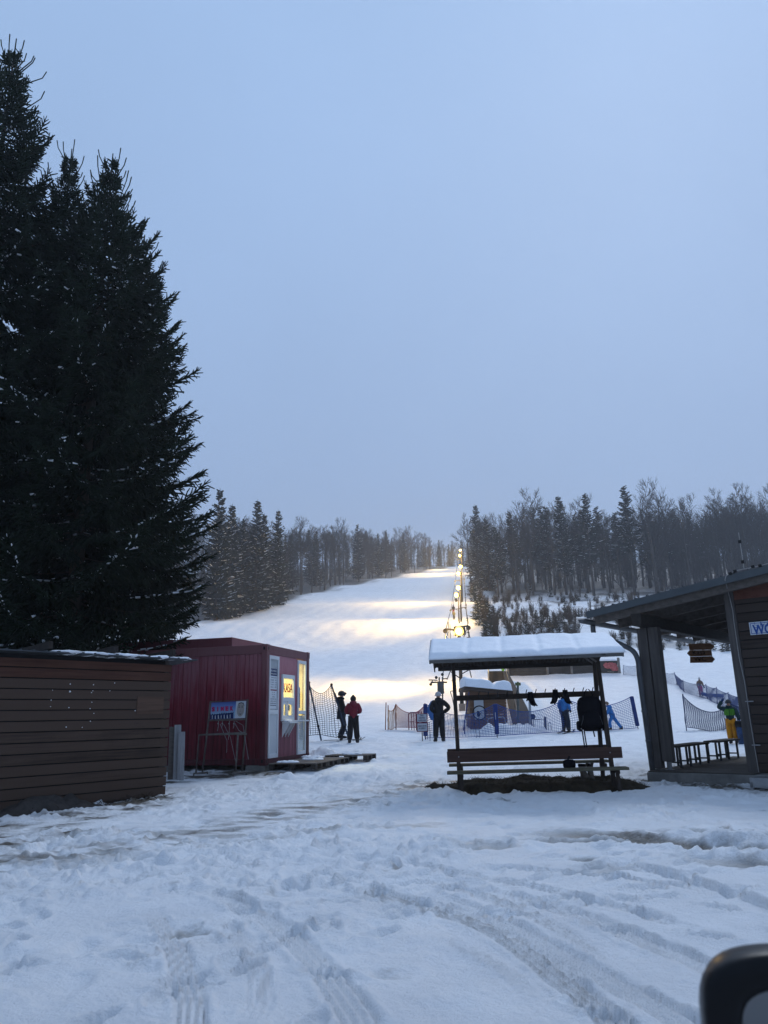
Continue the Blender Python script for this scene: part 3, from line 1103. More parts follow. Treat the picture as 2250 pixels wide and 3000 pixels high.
# trees that stand out
def single(pr, px, py_top, Y, label):
    top = at(px, py_top, Y)
    x = float(top[0])
    s = (top[2] - surf(x, Y) + .25) / (20 if pr in SPR else 18 * 1.06)
    return plant(pr, x, Y, s, label, 'x', s * .95)
for pr, px, pt, Y, lab in (
    (BAR[2], 1890, 1388, 150, 'tallest broad bare beech rising above the right wood'),
    (BAR[1], 1985, 1440, 152, 'tall bare tree just right of the tallest beech'),
    (BAR[4], 2120, 1465, 148, 'bare tree above the pavilion roof near the right edge'),
    (BAR[0], 2215, 1440, 150, 'last tall bare tree at the right edge of the photo'),
    (SPR[4], 1826, 1425, 156, 'pointed spruce just left of the tallest bare beech'),
    (SPR[3], 1712, 1448, 158, 'pointed dark spruce in the middle of the right wood'),
    (SPR[5], 1635, 1452, 160, 'thin crowned spruce left of the pointed dark spruce'),
    (SPR[0], 1391, 1478, 188, 'dense dark spruce at the corner of the right wood by the lift'),
    (BAR[3], 1368, 1482, 192, 'crooked bare tree leaning out beside the lift lamps'),
    (SPR[1], 645, 1432, 120, 'snow streaked spruce with a broad tip above the street lamp'),
    (BAR[4], 880, 1495, 195, 'tall bare tree standing over the left wood'),
    (BAR[2], 995, 1508, 222, 'forked bare tree in the middle of the left wood'),
    (SPR[2], 1147, 1577, 300, 'lone pointed spruce on the skyline above the slope')):
    o = single(pr, px, pt, Y, lab)
    if 'group' in o: del o['group']

BARQ.sort(key=lambda q: -q[0])
for k_, pr, x, y, s, lab, grp in BARQ[:280]:
    plant(pr, x, y, s, lab, grp, now=True)
FV, FF, off = [], [], 0
for k_, pr, x, y, s, lab, grp in BARQ[280:]:
    me = [c for c in pr.children if c.name.startswith('crown')][0].data
    co = np.empty(len(me.vertices) * 3, np.float32)
    me.vertices.foreach_get('co', co)
    fi = np.empty(len(me.loops), np.int32)
    me.loops.foreach_get('vertex_index', fi)
    a = rnd.uniform(0, 6.28)
    tv, tf = rods([(0, 0, 0)], [(0, 0, 15)], [.2], [.05])
    for c, f_ in ((co.reshape(-1, 3), fi.reshape(-1, 4)), (tv, tf)):
        w_ = np.stack([c[:, 0] * math.cos(a) - c[:, 1] * math.sin(a), c[:, 0] * math.sin(a) + c[:, 1] * math.cos(a), c[:, 2]], -1) * s + np.array([x, y, surf(x, y) - .25])
        FV.append(w_)
        FF.append(f_ + off)
        off += len(c)
fw_ = npmesh('far_bare_wood', np.concatenate(FV), np.concatenate(FF), TWIG)
tag(fw_, 'hazy mass of farther leafless trees deep in the woods beside and above the slope', 'wood', kind='stuff')
# ---- brush on the bank right of the lift
def young_spruce(seed, h=2.2):
    g = np.random.RandomState(seed)
    root = thing('young_spruce', 'x', 'tree')
    P, D, W0, W1 = [(0, 0, 0)], [(0, 0, h)], [.03], [.01]
    V, Fq = rods(P, D, W0, W1)
    npmesh('trunk', V, Fq, BARK, root)
    P, D, S, SD = [], [], [], []
    for i in range(70):
        t = g.rand() ** 1.3
        a = g.uniform(0, 6.28)
        L = (1 - t) * h * .42 + .15
        dv = np.array([math.cos(a), math.sin(a), g.uniform(-.1, .5)]) * L * g.uniform(.6, 1.1)
        P.append((0, 0, t * h)); D.append(dv)
        for _ in range(3):
            P.append(np.array([0, 0, t * h]) + dv * g.uniform(.3, .9)); D.append(np.array([g.uniform(-.3, .3), g.uniform(-.3, .3), g.uniform(-.25, .1)]) * h * .22)
        if g.rand() < .25:
            S.append(np.array([0, 0, t * h + .06]) + dv * .3); SD.append(dv * .5)
    snowy_crown(P, D, .05, .02, S, SD, .05, GREEN_BRUSH, root)
    return root
def bare_shrub(seed, h=2.6, n=26, mat=BROWN_TWIG, w=.35):
    g = np.random.RandomState(seed)
    P, D = [], []
    for i in range(n):
        a = g.uniform(0, 6.28)
        p = np.array([g.uniform(-.25, .25), g.uniform(-.25, .25), 0])
        d = np.array([math.cos(a) * w * g.rand(), math.sin(a) * w * g.rand(), 1.0]) * h * g.uniform(.5, 1)
        P.append(p); D.append(d)
        for _ in range(5):
            f = g.uniform(.3, .9)
            P.append(p + d * f); D.append(np.array([g.uniform(-.35, .35), g.uniform(-.35, .35), g.uniform(.2, .7)]) * h * .3)
    V, Fq = rods(P, D, .022, .007)
    return npmesh('bare_shrub', V, Fq, mat)
YS = [young_spruce(1), young_spruce(2, 2.8), young_spruce(3, 1.7)]
BS = [bare_shrub(1), bare_shrub(2, 3.2, 20), bare_shrub(3, 1.8, 34, w=.7)]
def bush(x, y, kind, s):
    lst = YS if kind else BS
    pr = lst[rnd.randrange(3)]
    lab, grp = (('small young spruce on the snowy bank right of the lift', 'young spruces on the bank') if kind else ('leafless brown shrub on the snowy bank right of the lift', 'bare shrubs on the bank'))
    p = (x, y, surf(x, y) - .08)
    rot = rnd.uniform(0, 6.28)
    if pr.name in _used:
        o = copy_tree(pr, p, rot, None, lab, grp)
    else:
        _used.add(pr.name)
        o = pr
        o.location = p
        o.rotation_euler = (0, 0, rot)
        tag(o, lab, 'tree' if kind else 'shrub', grp)
    o.scale = (s, s, s)
for i in range(150):
    px = rnd.uniform(1415, 1960)
    py = rnd.uniform(1735, 1815) + (px - 1415) * .03
    g_ = ground(px, py)
    bush(g_[0], g_[1], rnd.random() < .28, rnd.uniform(.45, .95))
for i in range(85):
    px = rnd.uniform(1425, 1700)
    py = rnd.uniform(1830, 1885)
    g_ = ground(px, py)
    bush(g_[0], g_[1], rnd.random() < .12, rnd.uniform(.6, 1.0))
for i in range(34):      # the thicket running down beside the lift
    t = rnd.random()
    px = 1378 + 50 * t + rnd.uniform(-12, 26)
    py = 1725 + 165 * t
    g_ = ground(px, py)
    bush(g_[0], g_[1], rnd.random() < .6, rnd.uniform(.9, 1.5))
for i in range(60):      # right part, behind the pavilion posts
    px = rnd.uniform(1790, 2140)
    py = rnd.uniform(1835, 1915)
    g_ = ground(px, py)
    bush(g_[0], g_[1], rnd.random() < .4, rnd.uniform(.35, .75))
for i in range(24):      # dry stalks at the left foot of the wood
    px = rnd.uniform(600, 860)
    g_ = ground(px, 1808 - (px - 600) * .25 + rnd.uniform(-4, 10))
    o = bpy.data.objects.new('dry_weed', BS[2].data)
    COL.objects.link(o)
    o.location = (g_[0], g_[1], surf(g_[0], g_[1]) - .1)
    o.rotation_euler = (0, 0, rnd.uniform(0, 6))
    k = rnd.uniform(.25, .55)
    o.scale = (k, k, k)
    tag(o, 'dry brown weed poking from the snow at the foot of the left wood', 'weed', 'dry weeds by the left wood')
# ================================================================== BUILDINGS
Z = np.array([0, 0, 1.0])
def V3(*a): return np.array(a, float)
DARKWOOD = wood('dark_stained_boards', (.017, .0115, .009), (.078, .051, .038), 0, .7, island=.6)
REDWOOD = wood('reddish_top_boards', (.032, .014, .010), (.095, .044, .030), 0, .7)
GREYWOOD = wood('weathered_boards', (.050, .043, .038), (.15, .13, .115), 0, .8)
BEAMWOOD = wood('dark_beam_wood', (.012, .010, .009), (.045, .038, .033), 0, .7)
POSTWOOD = wood('dark_post_wood', (.036, .032, .030), (.105, .094, .088), 2, .7)
STEEL = plain('galvanised_steel', (.30, .31, .32), .5, .55, .25, 6)
DSTEEL = plain('dark_steel', (.045, .045, .047), .6, .3, .4, 6)
ROOFM = plain('grey_roof_sheet', (.07, .076, .082), .5, .35, .2, 4)
CONC = plain('old_concrete', (.17, .165, .155), .9, 0, .35, 4, .5)
BLACK = plain('black_plastic', (.010, .010, .011), .45, 0, .3, 8)
WHITEP = plain('white_paint', (.62, .64, .66), .5, 0, .12, 5)
RUST = plain('rust', (.10, .05, .03), .9, 0, .4, 8)

def boards(mb, o, ax, up, length, z0, z1, bh, thick, nrm, mi=0, gap=.017, lap=0.0, rg=rnd):
    """horizontal boards on a wall plane, each one its own box"""
    z = z0
    while z < z1 - .02:
        hh = min(bh, z1 - z)
        t = thick * rg.uniform(.85, 1.1)
        c = o + ax * (length / 2) + up * (z + hh / 2) + nrm * (t / 2)
        mb.box(c, (length + rg.uniform(-.01, .004), t, hh - gap), mi if not callable(mi) else mi(z), (ax, nrm, up))
        z += bh
    return mb

# ---- wooden shed on the left
sa = R(51.5)
sx, sy = V3(math.cos(sa), math.sin(sa), 0), V3(-math.sin(sa), math.cos(sa), 0)   # along the wall; into the shed
sc0 = gs(480, 2330)
shed = thing('wooden_shed', 'long dark wooden shed with horizontal boards and thin metal roof', 'shed', sc0)
L_ = 7.2
o = sc0 - sx * L_ - Z * sc0[2] - Z * .15
top_c, top_l = 2.56, 2.62
def rot_axis_obj(ob, ax):     # boards' grain runs along object x: spin the mesh data into that frame
    a = math.atan2(ax[1], ax[0])
    M = Matrix.Rotation(a, 4, 'Z')
    ob.data.transform(M.inverted())
    P = ob.matrix_parent_inverse.copy()
    ob.matrix_parent_inverse = P @ M
mb = MB()
wallpt = lambda z: 1 if z > 2.02 else 0
boards(mb, o, sx, Z, L_, 0, 2.50, .168, .03, -sy, wallpt)
w_ = mb.build('wall', [DARKWOOD, REDWOOD], shed, bevel=.004)
rot_axis_obj(w_, sx)
mb = MB()
boards(mb, sc0 - Z * (sc0[2] + .15) + sx * .0, sy, Z, 3.0, 0, 2.50, .168, .03, sx, wallpt)
w2 = mb.build('side_wall', [DARKWOOD, REDWOOD], shed, bevel=.004)
rot_axis_obj(w2, sy)
mb = MB()
mb.box(sc0 - sx * (L_ / 2 + .05) + sy * .035 + Z * 1.1, (L_ - .15, .02, 2.68), 0, (sx, sy, Z))
mb.build('gap_blackout', BLACK, shed)  # unseen black sheet added to stop light showing through the board gaps
mb = MB()
mb.box(sc0 - sx * .05 + sy * .08 + Z * 1.1, (.09, .09, 2.7), 0, (sx, sy, Z))
mb.build('corner_post', POSTWOOD, shed)
r0 = o - sx * .4 - sy * .22
ang_r = .035
ru = sy * math.cos(.06) - Z * math.sin(.06)
mb = MB()
rt = 2.595
mb.box(r0 + sx * (L_ + .85) / 2 + ru * 1.9 + Z * rt, (L_ + .85, 3.8, .022), 0, (sx, ru, np.cross(sx, ru)))
for k in range(37):
    mb.box(r0 + sx * (k * .215 + .1) + ru * 1.9 + Z * (rt + .018), (.03, 3.8, .022), 0, (sx, ru, np.cross(sx, ru)))
mb.build('roof', ROOFM, shed)
for k in range(6):
    mb = MB()
    c = sc0 - sx * (.10 + k * 1.2)
    mb.box(V3(c[0], c[1], 0) + sy * 1.28 + Z * 2.50 + Z * -.03, (.075, 3.0, .12), 0, (sx, ru, np.cross(sx, ru)))
    mb.build('rafter', BEAMWOOD, shed, bevel=.004)
mb = MB()
pc = onplane(440, 2066, sc0 - sy * .032, sy)
mb.box(pc - sy * .006, (.56, .012, .30), 0, (sx, sy, Z))
pm = wood('fresh_board', (.040, .022, .015), (.115, .068, .048), 0, .7)
q = mb.build('repair_patch', pm, shed)
rot_axis_obj(q, sx)
mb = MB()
for (px, py, r) in ((206, 2004, .011), (274, 2006, .010), (336, 2001, .009), (205, 2026, .018), (268, 2029, .009), (272, 2024, .008), (322, 2024, .008), (150, 2051, .009), (269, 2057, .008), (148, 2070, .007), (202, 2073, .010), (264, 2076, .009), (275, 2090, .008), (396, 2082, .011), (265, 2113, .009), (194, 2130, .010), (241, 2131, .007), (154, 2022, .006)):
    mb.ball(onplane(px, py, sc0 - sy * .034, sy), r * .95, 7, 5, 0, (1, 1, .9))
mb.build('snowball_marks', SNOWCAP, shed, smooth=True)
mb = MB()
for i in range(36):
    c = r0 + sx * (L_ + .75 - .075 * i) + ru * rnd.uniform(.10, .22) + Z * (rt + .025)
    mb.ball(c, rnd.uniform(.07, .14), 8, 5, 0, (1.4, 1, .30), .2, rnd)
mb.build('roof_snow', SNOWCAP, shed, smooth=True)

# crumpled tarpaulin and brush lying along the shed
tp = gs(120, 2372)
n_ = 26
Vt = []
for i in range(n_):
    for j in range(n_):
        a, b = (i / (n_ - 1) - .5) * 1.9, (j / (n_ - 1) - .5) * .7
        e = 1 - max(abs(a / .95), abs(b / .35)) ** 4
        hgt = .15 * e * (math.exp(-(a * 1.3) ** 2) * .7 + .3) * (1.0 + 1.9 * float(fbm(np.array(a), np.array(b), 2.6, 3, 5)))
        p = tp + sx * (a + .1 * b) + sy * (b - .05)
        Vt.append((p[0], p[1], surf(p[0], p[1]) - .03 + max(0, hgt)))
Ft = [(i * n_ + j, i * n_ + j + 1, (i + 1) * n_ + j + 1, (i + 1) * n_ + j) for i in range(n_ - 1) for j in range(n_ - 1)]
to = npmesh('tarpaulin', Vt, Ft, plain('brown_tarpaulin', (.045, .038, .034), .7, 0, .4, 9, .4), smooth=True)
tag(to, 'crumpled brown tarpaulin lying against the foot of the shed', 'tarpaulin')
tips, dirs = [], []
for i in range(420):
    t = rnd.random()
    c = sc0 - sx * (6.4 * t ** .9 + .1) - sy * (abs(rnd.gauss(0, .16)) + .02)
    tips.append((c[0], c[1], surf(c[0], c[1]) + .005))
    a = rnd.uniform(0, 6.28)
    dirs.append((math.cos(a) * rnd.uniform(.05, .22), math.sin(a) * rnd.uniform(.05, .22), rnd.uniform(-.02, .10)))
V_, F_ = rods(tips, dirs, .007, .003)
lo = npmesh('dead_twigs', V_, F_, BROWN_TWIG)
tag(lo, 'strewn dead twigs and leaves along the foot of the shed', 'twigs', kind='stuff')

# ---- white boards leaning in the gap by the red container
def leanboard(px, w, ht, lab, m, dy=0, Yk=None):
    b = gs(px, 2286)
    b = V3(b[0], b[1] + dy, surf(b[0], b[1] + dy) - .04)
    mb = MB()
    mb.box(b + Z * ht / 2 + V3(-.02, .05, 0), (w, .03, ht), 0, (V3(.96, .25, 0), V3(-.25, .95, -.12), V3(-.05, .12, 1)))
    ob = mb.build('leaning_board', m, bevel=.004)
    tag(ob, lab, 'board', 'boards leaning by the red container')
PALEB = wood('pale_worn_boards', (.16, .16, .165), (.34, .34, .35), 2, .7)
leanboard(500, .20, 1.16, 'darkest grey board leaning nearest the shed', GREYWOOD, .1)
leanboard(514, .15, 1.20, 'narrow pale board leaning between two wider boards', PALEB, .05)
leanboard(528, .15, 1.06, 'pale worn board leaning nearest the red container', PALEB)

# ---- red ticket container
ca_ = R(74.6)
kx, ky = V3(math.cos(ca_), math.sin(ca_), 0), V3(-math.sin(ca_), math.cos(ca_), 0)  # along the ticket end; along the long side (to the left)
A0 = at(776, 2242, 18.9)
KZ0 = float(A0[2])
A0 = V3(A0[0], A0[1], 0)
KW, KL, KH = 2.90, 6.0, 2.86
def redmat(name, base, streak):
    m, nt, b = newmat(name)
    tc = nd(nt, 'ShaderNodeTexCoord')
    mp = nd(nt, 'ShaderNodeMapping')
    mp.inputs['Scale'].default_value = (9, 9, .55)
    nt.links.new(tc.outputs['Object'], mp.inputs['Vector'])
    n = nd(nt, 'ShaderNodeTexNoise', i_Scale=1.6, i_Detail=7.0, i_Roughness=.7)
    nt.links.new(mp.outputs[0], n.inputs['Vector'])
    n2 = nd(nt, 'ShaderNodeTexNoise', i_Scale=1.1, i_Detail=5.0)
    nt.links.new(tc.outputs['Object'], n2.inputs['Vector'])
    sep = nd(nt, 'ShaderNodeSeparateXYZ')
    nt.links.new(tc.outputs['Object'], sep.inputs[0])
    # chalky weathering near the top of the panel, running down in streaks
    mr = nd(nt, 'ShaderNodeMapRange')
    nt.links.new(sep.outputs[2], mr.inputs[0])
    mr.inputs[1].default_value, mr.inputs[2].default_value = KZ0 + 1.1, KZ0 + 2.5
    mr.inputs[3].default_value, mr.inputs[4].default_value = -.22, .24
    ad = nd(nt, 'ShaderNodeMath', operation='ADD')
    nt.links.new(n.outputs[0], ad.inputs[0])
    nt.links.new(mr.outputs[0], ad.inputs[1])
    ad2 = nd(nt, 'ShaderNodeMath', operation='MULTIPLY_ADD')
    nt.links.new(n2.outputs[0], ad2.inputs[0])
    ad2.inputs[1].default_value = .3
    nt.links.new(ad.outputs[0], ad2.inputs[2])
    r = ramp(nt, [(.35, [c * .5 for c in base]), (.58, base), (.86, streak)])
    nt.links.new(ad2.outputs[0], r.inputs[0])
    nt.links.new(r.outputs[0], b.inputs['Base Color'])
    b.inputs['Roughness'].default_value = .6
    b.inputs['Specular IOR Level'].default_value = .3
    return m
REDP = redmat('red_container_paint', (.155, .008, .020), (.21, .075, .09))
REDE = redmat('lit_end_red_paint', (.28, .075, .105), (.36, .15, .175))  # paler red: light from the slope lamps put into the end wall colour
REDF = redmat('dirty_red_frame', (.10, .014, .022), (.15, .06, .065))
kio = thing('ticket_container', 'red metal ticket container with a lit window marked KASA', 'container', A0 + Z * KZ0)
def K(a, b, z): return A0 + kx * a + ky * b + Z * (KZ0 + z)
def kbox(mb, a0, a1, b0, b1, z0, z1, mi=0):
    return mb.box(K((a0 + a1) / 2, (b0 + b1) / 2, (z0 + z1) / 2), (abs(a1 - a0), abs(b1 - b0), z1 - z0), mi, (kx, ky, Z))
PF = .15
# frame: posts and rails
for (a, b) in ((0, 0), (KW - PF, 0), (0, KL - PF), (KW - PF, KL - PF)):
    mb = MB()
    kbox(mb, a, a + PF, b, b + PF, 0, KH)
    p_ = mb.build('corner_post', REDF, kio, bevel=.012)
    mb = MB()
    kbox(mb, a - .008, a + PF + .008, b - .008, b + PF + .008, KH - .16, KH + .012)
    kbox(mb, a - .008, a + PF + .008, b - .008, b + PF + .008, -.01, .16)
    mb.build('corner_casting', REDF, kio, bevel=.01)
    mb = MB()
    if b < 1:
        for zz in (KH - .09, .09):
            mb.box(K(a + PF / 2, b - .009, zz), (.05, .004, .075), 0, (kx, ky, Z))
            mb.box(K(a - .009, b + PF / 2, zz), (.004, .05, .075), 0, (kx, ky, Z))
        mb.build('lifting_hole', BLACK, kio)
mb = MB()
for z0, z1 in ((0, .14), (KH - .22, KH)):
    kbox(mb, PF, KW - PF, .012, PF - .01, z0, z1)
    kbox(mb, .012, PF - .01, PF, KL - PF, z0, z1)
    kbox(mb, PF, KW - PF, KL - PF + .01, KL - .012, z0, z1)
    kbox(mb, KW - PF + .01, KW - .012, PF, KL - PF, z0, z1)
mb.build('frame_rails', REDF, kio, bevel=.008)
# long side cladding in shallow ribs
mb = MB()
b = PF
while b < KL - PF - .01:
    w = min(.115, KL - PF - b)
    d = .03 if int((b - PF) / .115) % 2 else .042
    kbox(mb, d, .07, b + .003, b + w - .003, .14, KH - .22)
    b += .115
mb.build('side_wall', REDP, kio, bevel=.006)
mb = MB()
for b in (1.72, 3.4):
    kbox(mb, .018, .034, b, b + .05, .14, KH - .22)
mb.build('cover_strip', REDP, kio)
mb = MB()
kbox(mb, KW - .07, KW - .03, PF, KL - PF, .14, KH - .22)
kbox(mb, PF, KW - PF, KL - .07, KL - .03, .14, KH - .22)
mb.build('rear_walls', REDP, kio)
mb = MB()
kbox(mb, .1, KW - .1, .1, KL - .1, KH - .06, KH - .03)
mb.build('roof', REDF, kio)
mb = MB()
kbox(mb, .08, KW - .08, .08, KL - .08, .06, .10)
mb.build('floor', GREYWOOD, kio)
# ticket end: openings  door 0.19-0.68 | counter window 0.86-1.52 | side window 1.80-2.22
E0, E1 = .03, .07
D0, D1 = .19, .78
C0, C1 = .98, 1.80
S0, S1 = 2.06, 2.66
TOPZ = KH - .22
dz0, dz1 = .14, TOPZ - .03
cz0, cz1 = 1.0, 2.18
def endwall(a0, a1, z0, z1):
    mb = MB()
    kbox(mb, a0, a1, E0, E1, z0, z1)
    return mb
mb = MB()
kbox(mb, PF, D0, E0, E1, .14, TOPZ)
kbox(mb, D0, D1, E0, E1, dz1, TOPZ)
kbox(mb, D1, (D1 + C0) / 2 + .25, E0, E1, .14, cz0)
kbox(mb, D1, C0, E0, E1, cz0, TOPZ)
kbox(mb, (D1 + C0) / 2 + .256, S0, E0 + .003, E1, .14, cz0)
kbox(mb, C0, 1.38, E0, E1, cz1, TOPZ)
kbox(mb, 1.386, S0, E0 + .003, E1, cz1, TOPZ)
kbox(mb, C1, S0, E0, E1, cz0, cz1)
kbox(mb, S1, KW - PF, E0, E1, .14, TOPZ)
mb.build('end_wall', REDE, kio, bevel=.004)
PVC = plain('white_plastic_frame', (.60, .62, .64), .45, 0, .10, 3)
GL = glass('window_glass')
# door with a panel below and a glazed notice above
dr = MB()
fw_ = .062
kbox(dr, D0, D0 + fw_, .0, .06, dz0, dz1)
kbox(dr, D1 - fw_, D1, .0, .06, dz0, dz1)
kbox(dr, D0 + fw_, D1 - fw_, .0, .06, dz1 - .09, dz1)
kbox(dr, D0 + fw_, D1 - fw_, .0, .06, dz0, dz0 + .10)
kbox(dr, D0 + fw_, D1 - fw_, .002, .06, 1.18, 1.28)
door = dr.build('door', PVC, kio, bevel=.005)
mb = MB()
kbox(mb, D0 + fw_, D1 - fw_, .022, .05, dz0 + .10, 1.18)
mb.build('door_panel', plain('pale_grey_panel', (.50, .53, .56), .5, 0, .08, 3), door)
mb = MB()
kbox(mb, D0 + fw_, D1 - fw_, .030, .04, 1.28, dz1 - .09)
mb.build('door_blind', plain('grey_blind', (.36, .38, .40), .6, 0, .1, 3), door)
nz0, nz1 = 1.31, 2.12
mb = MB()
kbox(mb, D0 + fw_ + .012, D1 - fw_ - .03, .024, .0295, nz0, nz1)
paper = mb.build('price_list', plain('paper', (.58, .61, .65), .7, 0, .05, 3), door)
mb = MB()
kbox(mb, D0 + fw_ + .012, D1 - fw_ - .03, .020, .0235, nz1 - .005, nz1 + .17)
hd = mb.build('price_header', plain('navy_print', (.025, .04, .11), .6, 0, .1, 4), door)
INK = plain('dark_ink', (.05, .06, .09), .7, 0, .1, 5)
REDINK = plain('red_ink', (.22, .05, .07), .7, 0, .1, 5)
nw = (D1 - .03) - (D0 + .012) - 2 * fw_
pc_ = lambda z: K((D0 + D1) / 2 - .009, .018, z)
lettering('header_text', 'SKI AREAL', .07, WHITEP, pc_(nz1 + .115), kx, Z, door, nw * .86, .001)
lettering('header_text', 'PROVOZNI DOBA', .05, WHITEP, pc_(nz1 + .04), kx, Z, door, nw * .8, .001)
zz = nz1 - .05
pcx = lambda z: K((D0 + D1) / 2 - .009, .0225, z)
for s, wd in (('Permanentky', .86), ('dospely   dite', .84), ('1 hod   150', .84), ('2 hod   220', .84), ('denni   390', .84)):
    lettering('price_line', s, .04, INK, pcx(zz), kx, Z, door, nw * wd, .0008)
    zz -= .058
mb = MB()
kbox(mb, D0 + fw_ + .02, D1 - fw_ - .04, .0215, .0235, zz - .03, zz)
mb.build('price_rule', REDINK, door)
zz -= .075
for s, wd in (('Po - Pa', .4), ('So - Ne', .46), ('svatky', .4), ('rad lyzarske trati', .8), ('pohyb jen na lyzich', .8), ('zakaz jizdy na sanich', .82), ('dbejte pokynu obsluhy', .82)):
    lettering('price_line', s, .036, INK, pcx(zz), kx, Z, door, nw * wd, .0008)
    zz -= .052
# counter window
cw = MB()
f2 = .07
kbox(cw, C0, C0 + f2, -.012, .06, cz0, cz1)
kbox(cw, C1 - f2, C1, -.012, .06, cz0, cz1)
kbox(cw, C0 + f2, C1 - f2, -.012, .06, cz1 - .10, cz1)
kbox(cw, C0 + f2, C1 - f2, -.010, .06, cz0 + .50, cz0 + .60)
kbox(cw, C0 + f2, C1 - f2, -.012, .06, cz0, cz0 + .10)
# two small sliding sashes below
for a0, a1 in ((C0 + f2, C0 + .34), (C0 + .38, C1 - f2)):
    kbox(cw, a0, a0 + .045, .0, .05, cz0 + .10, cz0 + .50)
    kbox(cw, a1 - .06, a1, .0, .05, cz0 + .10, cz0 + .50)
    kbox(cw, a0 + .045, a1 - .06, .0, .05, cz0 + .42, cz0 + .50)
    kbox(cw, a0 + .045, a1 - .06, .0, .05, cz0 + .10, cz0 + .15)
win = cw.build('window', PVC, kio, bevel=.004)
mb = MB()
kbox(mb, C0 + f2, C1 - f2, .030, .036, cz0 + .10, cz1 - .10)
mb.build('pane', GL, win)
RED_LET = plain('red_lettering', (.42, .03, .02), .6, 0, .08, 5)
lettering('kasa_letters', 'KASA', .34, RED_LET, K((C0 + C1) / 2, .018, cz0 + .83), kx, Z, win, .60, .004, .0)
mb = MB()
kbox(mb, C0 + .43, C0 + .57, .024, .029, cz0 + .27, cz0 + .40)
mb.build('notice', INK, win)
mb = MB()
kbox(mb, C0 - .03, C0 + .48, -.24, -.014, cz0 - .05, cz0 - .015)
kbox(mb, C0 + .40, S1 - .02, -.10, -.014, cz0 - .012, cz0 + .022)
sill = mb.build('counter_shelf', PVC, kio, bevel=.004)
for a in (C0 + .0, C0 + .19, C0 + .38):
    mb = MB()
    mb.prism([(0, 0), (.20, 0), (0, -.34)], K(a, -.012, cz0 - .052), -ky, Z, kx * .02)
    mb.build('bracket', PVC, kio)
mb = MB()
for i in range(14):
    mb.ball(K(C0 + rnd.uniform(.0, .3), -.05 - rnd.uniform(0, .12), cz0 + .01), rnd.uniform(.02, .05), 8, 5, 0, (1, 1, .7), .15, rnd)
mb.build('shelf_snow', SNOWCAP, kio, smooth=True)
# tall side window
sw = MB()
kbox(sw, S0, S0 + .06, -.004, .06, dz0 + .0, dz1)
kbox(sw, S1 - .06, S1, -.004, .06, dz0, dz1)
kbox(sw, S0 + .06, S1 - .06, -.004, .06, dz1 - .09, dz1)
kbox(sw, S0 + .06, S1 - .06, -.004, .06, dz0, dz0 + .09)
kbox(sw, S0 + .06, S1 - .06, -.002, .06, 1.18, 1.27)
win2 = sw.build('window', PVC, kio, bevel=.004)
mb = MB()
kbox(mb, S0 + .06, S1 - .06, .030, .036, dz0 + .09, dz1 - .09)
mb.build('pane', GL, win2)
mb = MB()
z = dz0 + .12
while z < 1.14:
    mb.box(K((S0 + S1) / 2 + .0, .045, z), (S1 - S0 - .13, .004, .040), 0, (kx, V3(ky[0], ky[1], .6), Z))
    z += .045
mb.build('slat_blind', PVC, win2)
mb = MB()
kbox(mb, S0 + .07, S0 + .27, .05, .058, 1.34, 1.86)
mb.prism([(S0 + .07, 1.86), (S0 + .27, 1.86), (S0 + .10, 1.97), (S0 + .07, 1.97)], A0 + Z * KZ0 + ky * .05, kx, Z, ky * .008)
mb.build('hanging_cloth', plain('blue_grey_cloth', (.22, .27, .34), .8, 0, .2, 6), win2)
# room inside
CREAM = plain('cream_wall', (.72, .64, .40), .8, 0, .08, 2)
mb = MB()
kbox(mb, .075, KW - .075, 2.3, 2.34, .10, KH - .07)
kbox(mb, .072, .08, .075, 2.3, .10, KH - .07)
kbox(mb, KW - .08, KW - .072, .075, 2.3, .10, KH - .07)
kbox(mb, .08, KW - .08, .075, 2.3, KH - .085, KH - .07)
mb.build('interior_lining', CREAM, kio)
mb = MB()
kbox(mb, D0 + .62, S1, .35, .85, .10, .86)
kbox(mb, C0 + .05, C0 + .30, .20, .36, .86, 1.34)
kbox(mb, S0 + .05, S0 + .30, 1.6, 2.0, .10, 1.75)
mb.build('counter', plain('counter_laminate', (.30, .27, .20), .6, 0, .2, 3), kio)
mb = MB()
kbox(mb, 1.0, 1.9, .9, 1.0, KH - .15, KH - .10)
tube_ = mb.build('ceiling_lamp', emit('lamp_tube', (1.0, .80, .34), 11.0), kio)
# timber and concrete blocks under the container
for (a, b, lx, ly) in ((.02, .02, .5, .5), (1.0, .1, .4, .35), (2.1, .05, .5, .4), (.02, 2.6, .45, .4), (.02, 5.3, .5, .5), (2.1, 5.4, .4, .4)):
    mb = MB()
    c = K(a + lx / 2, b + ly / 2, 0)
    zb = surf(c[0], c[1]) - .12
    mb.box(V3(c[0], c[1], (zb + KZ0) / 2 - .004), (lx, ly, KZ0 - zb), 0, (kx, ky, Z))
    mb.build('foundation_block', CONC, kio, bevel=.01)

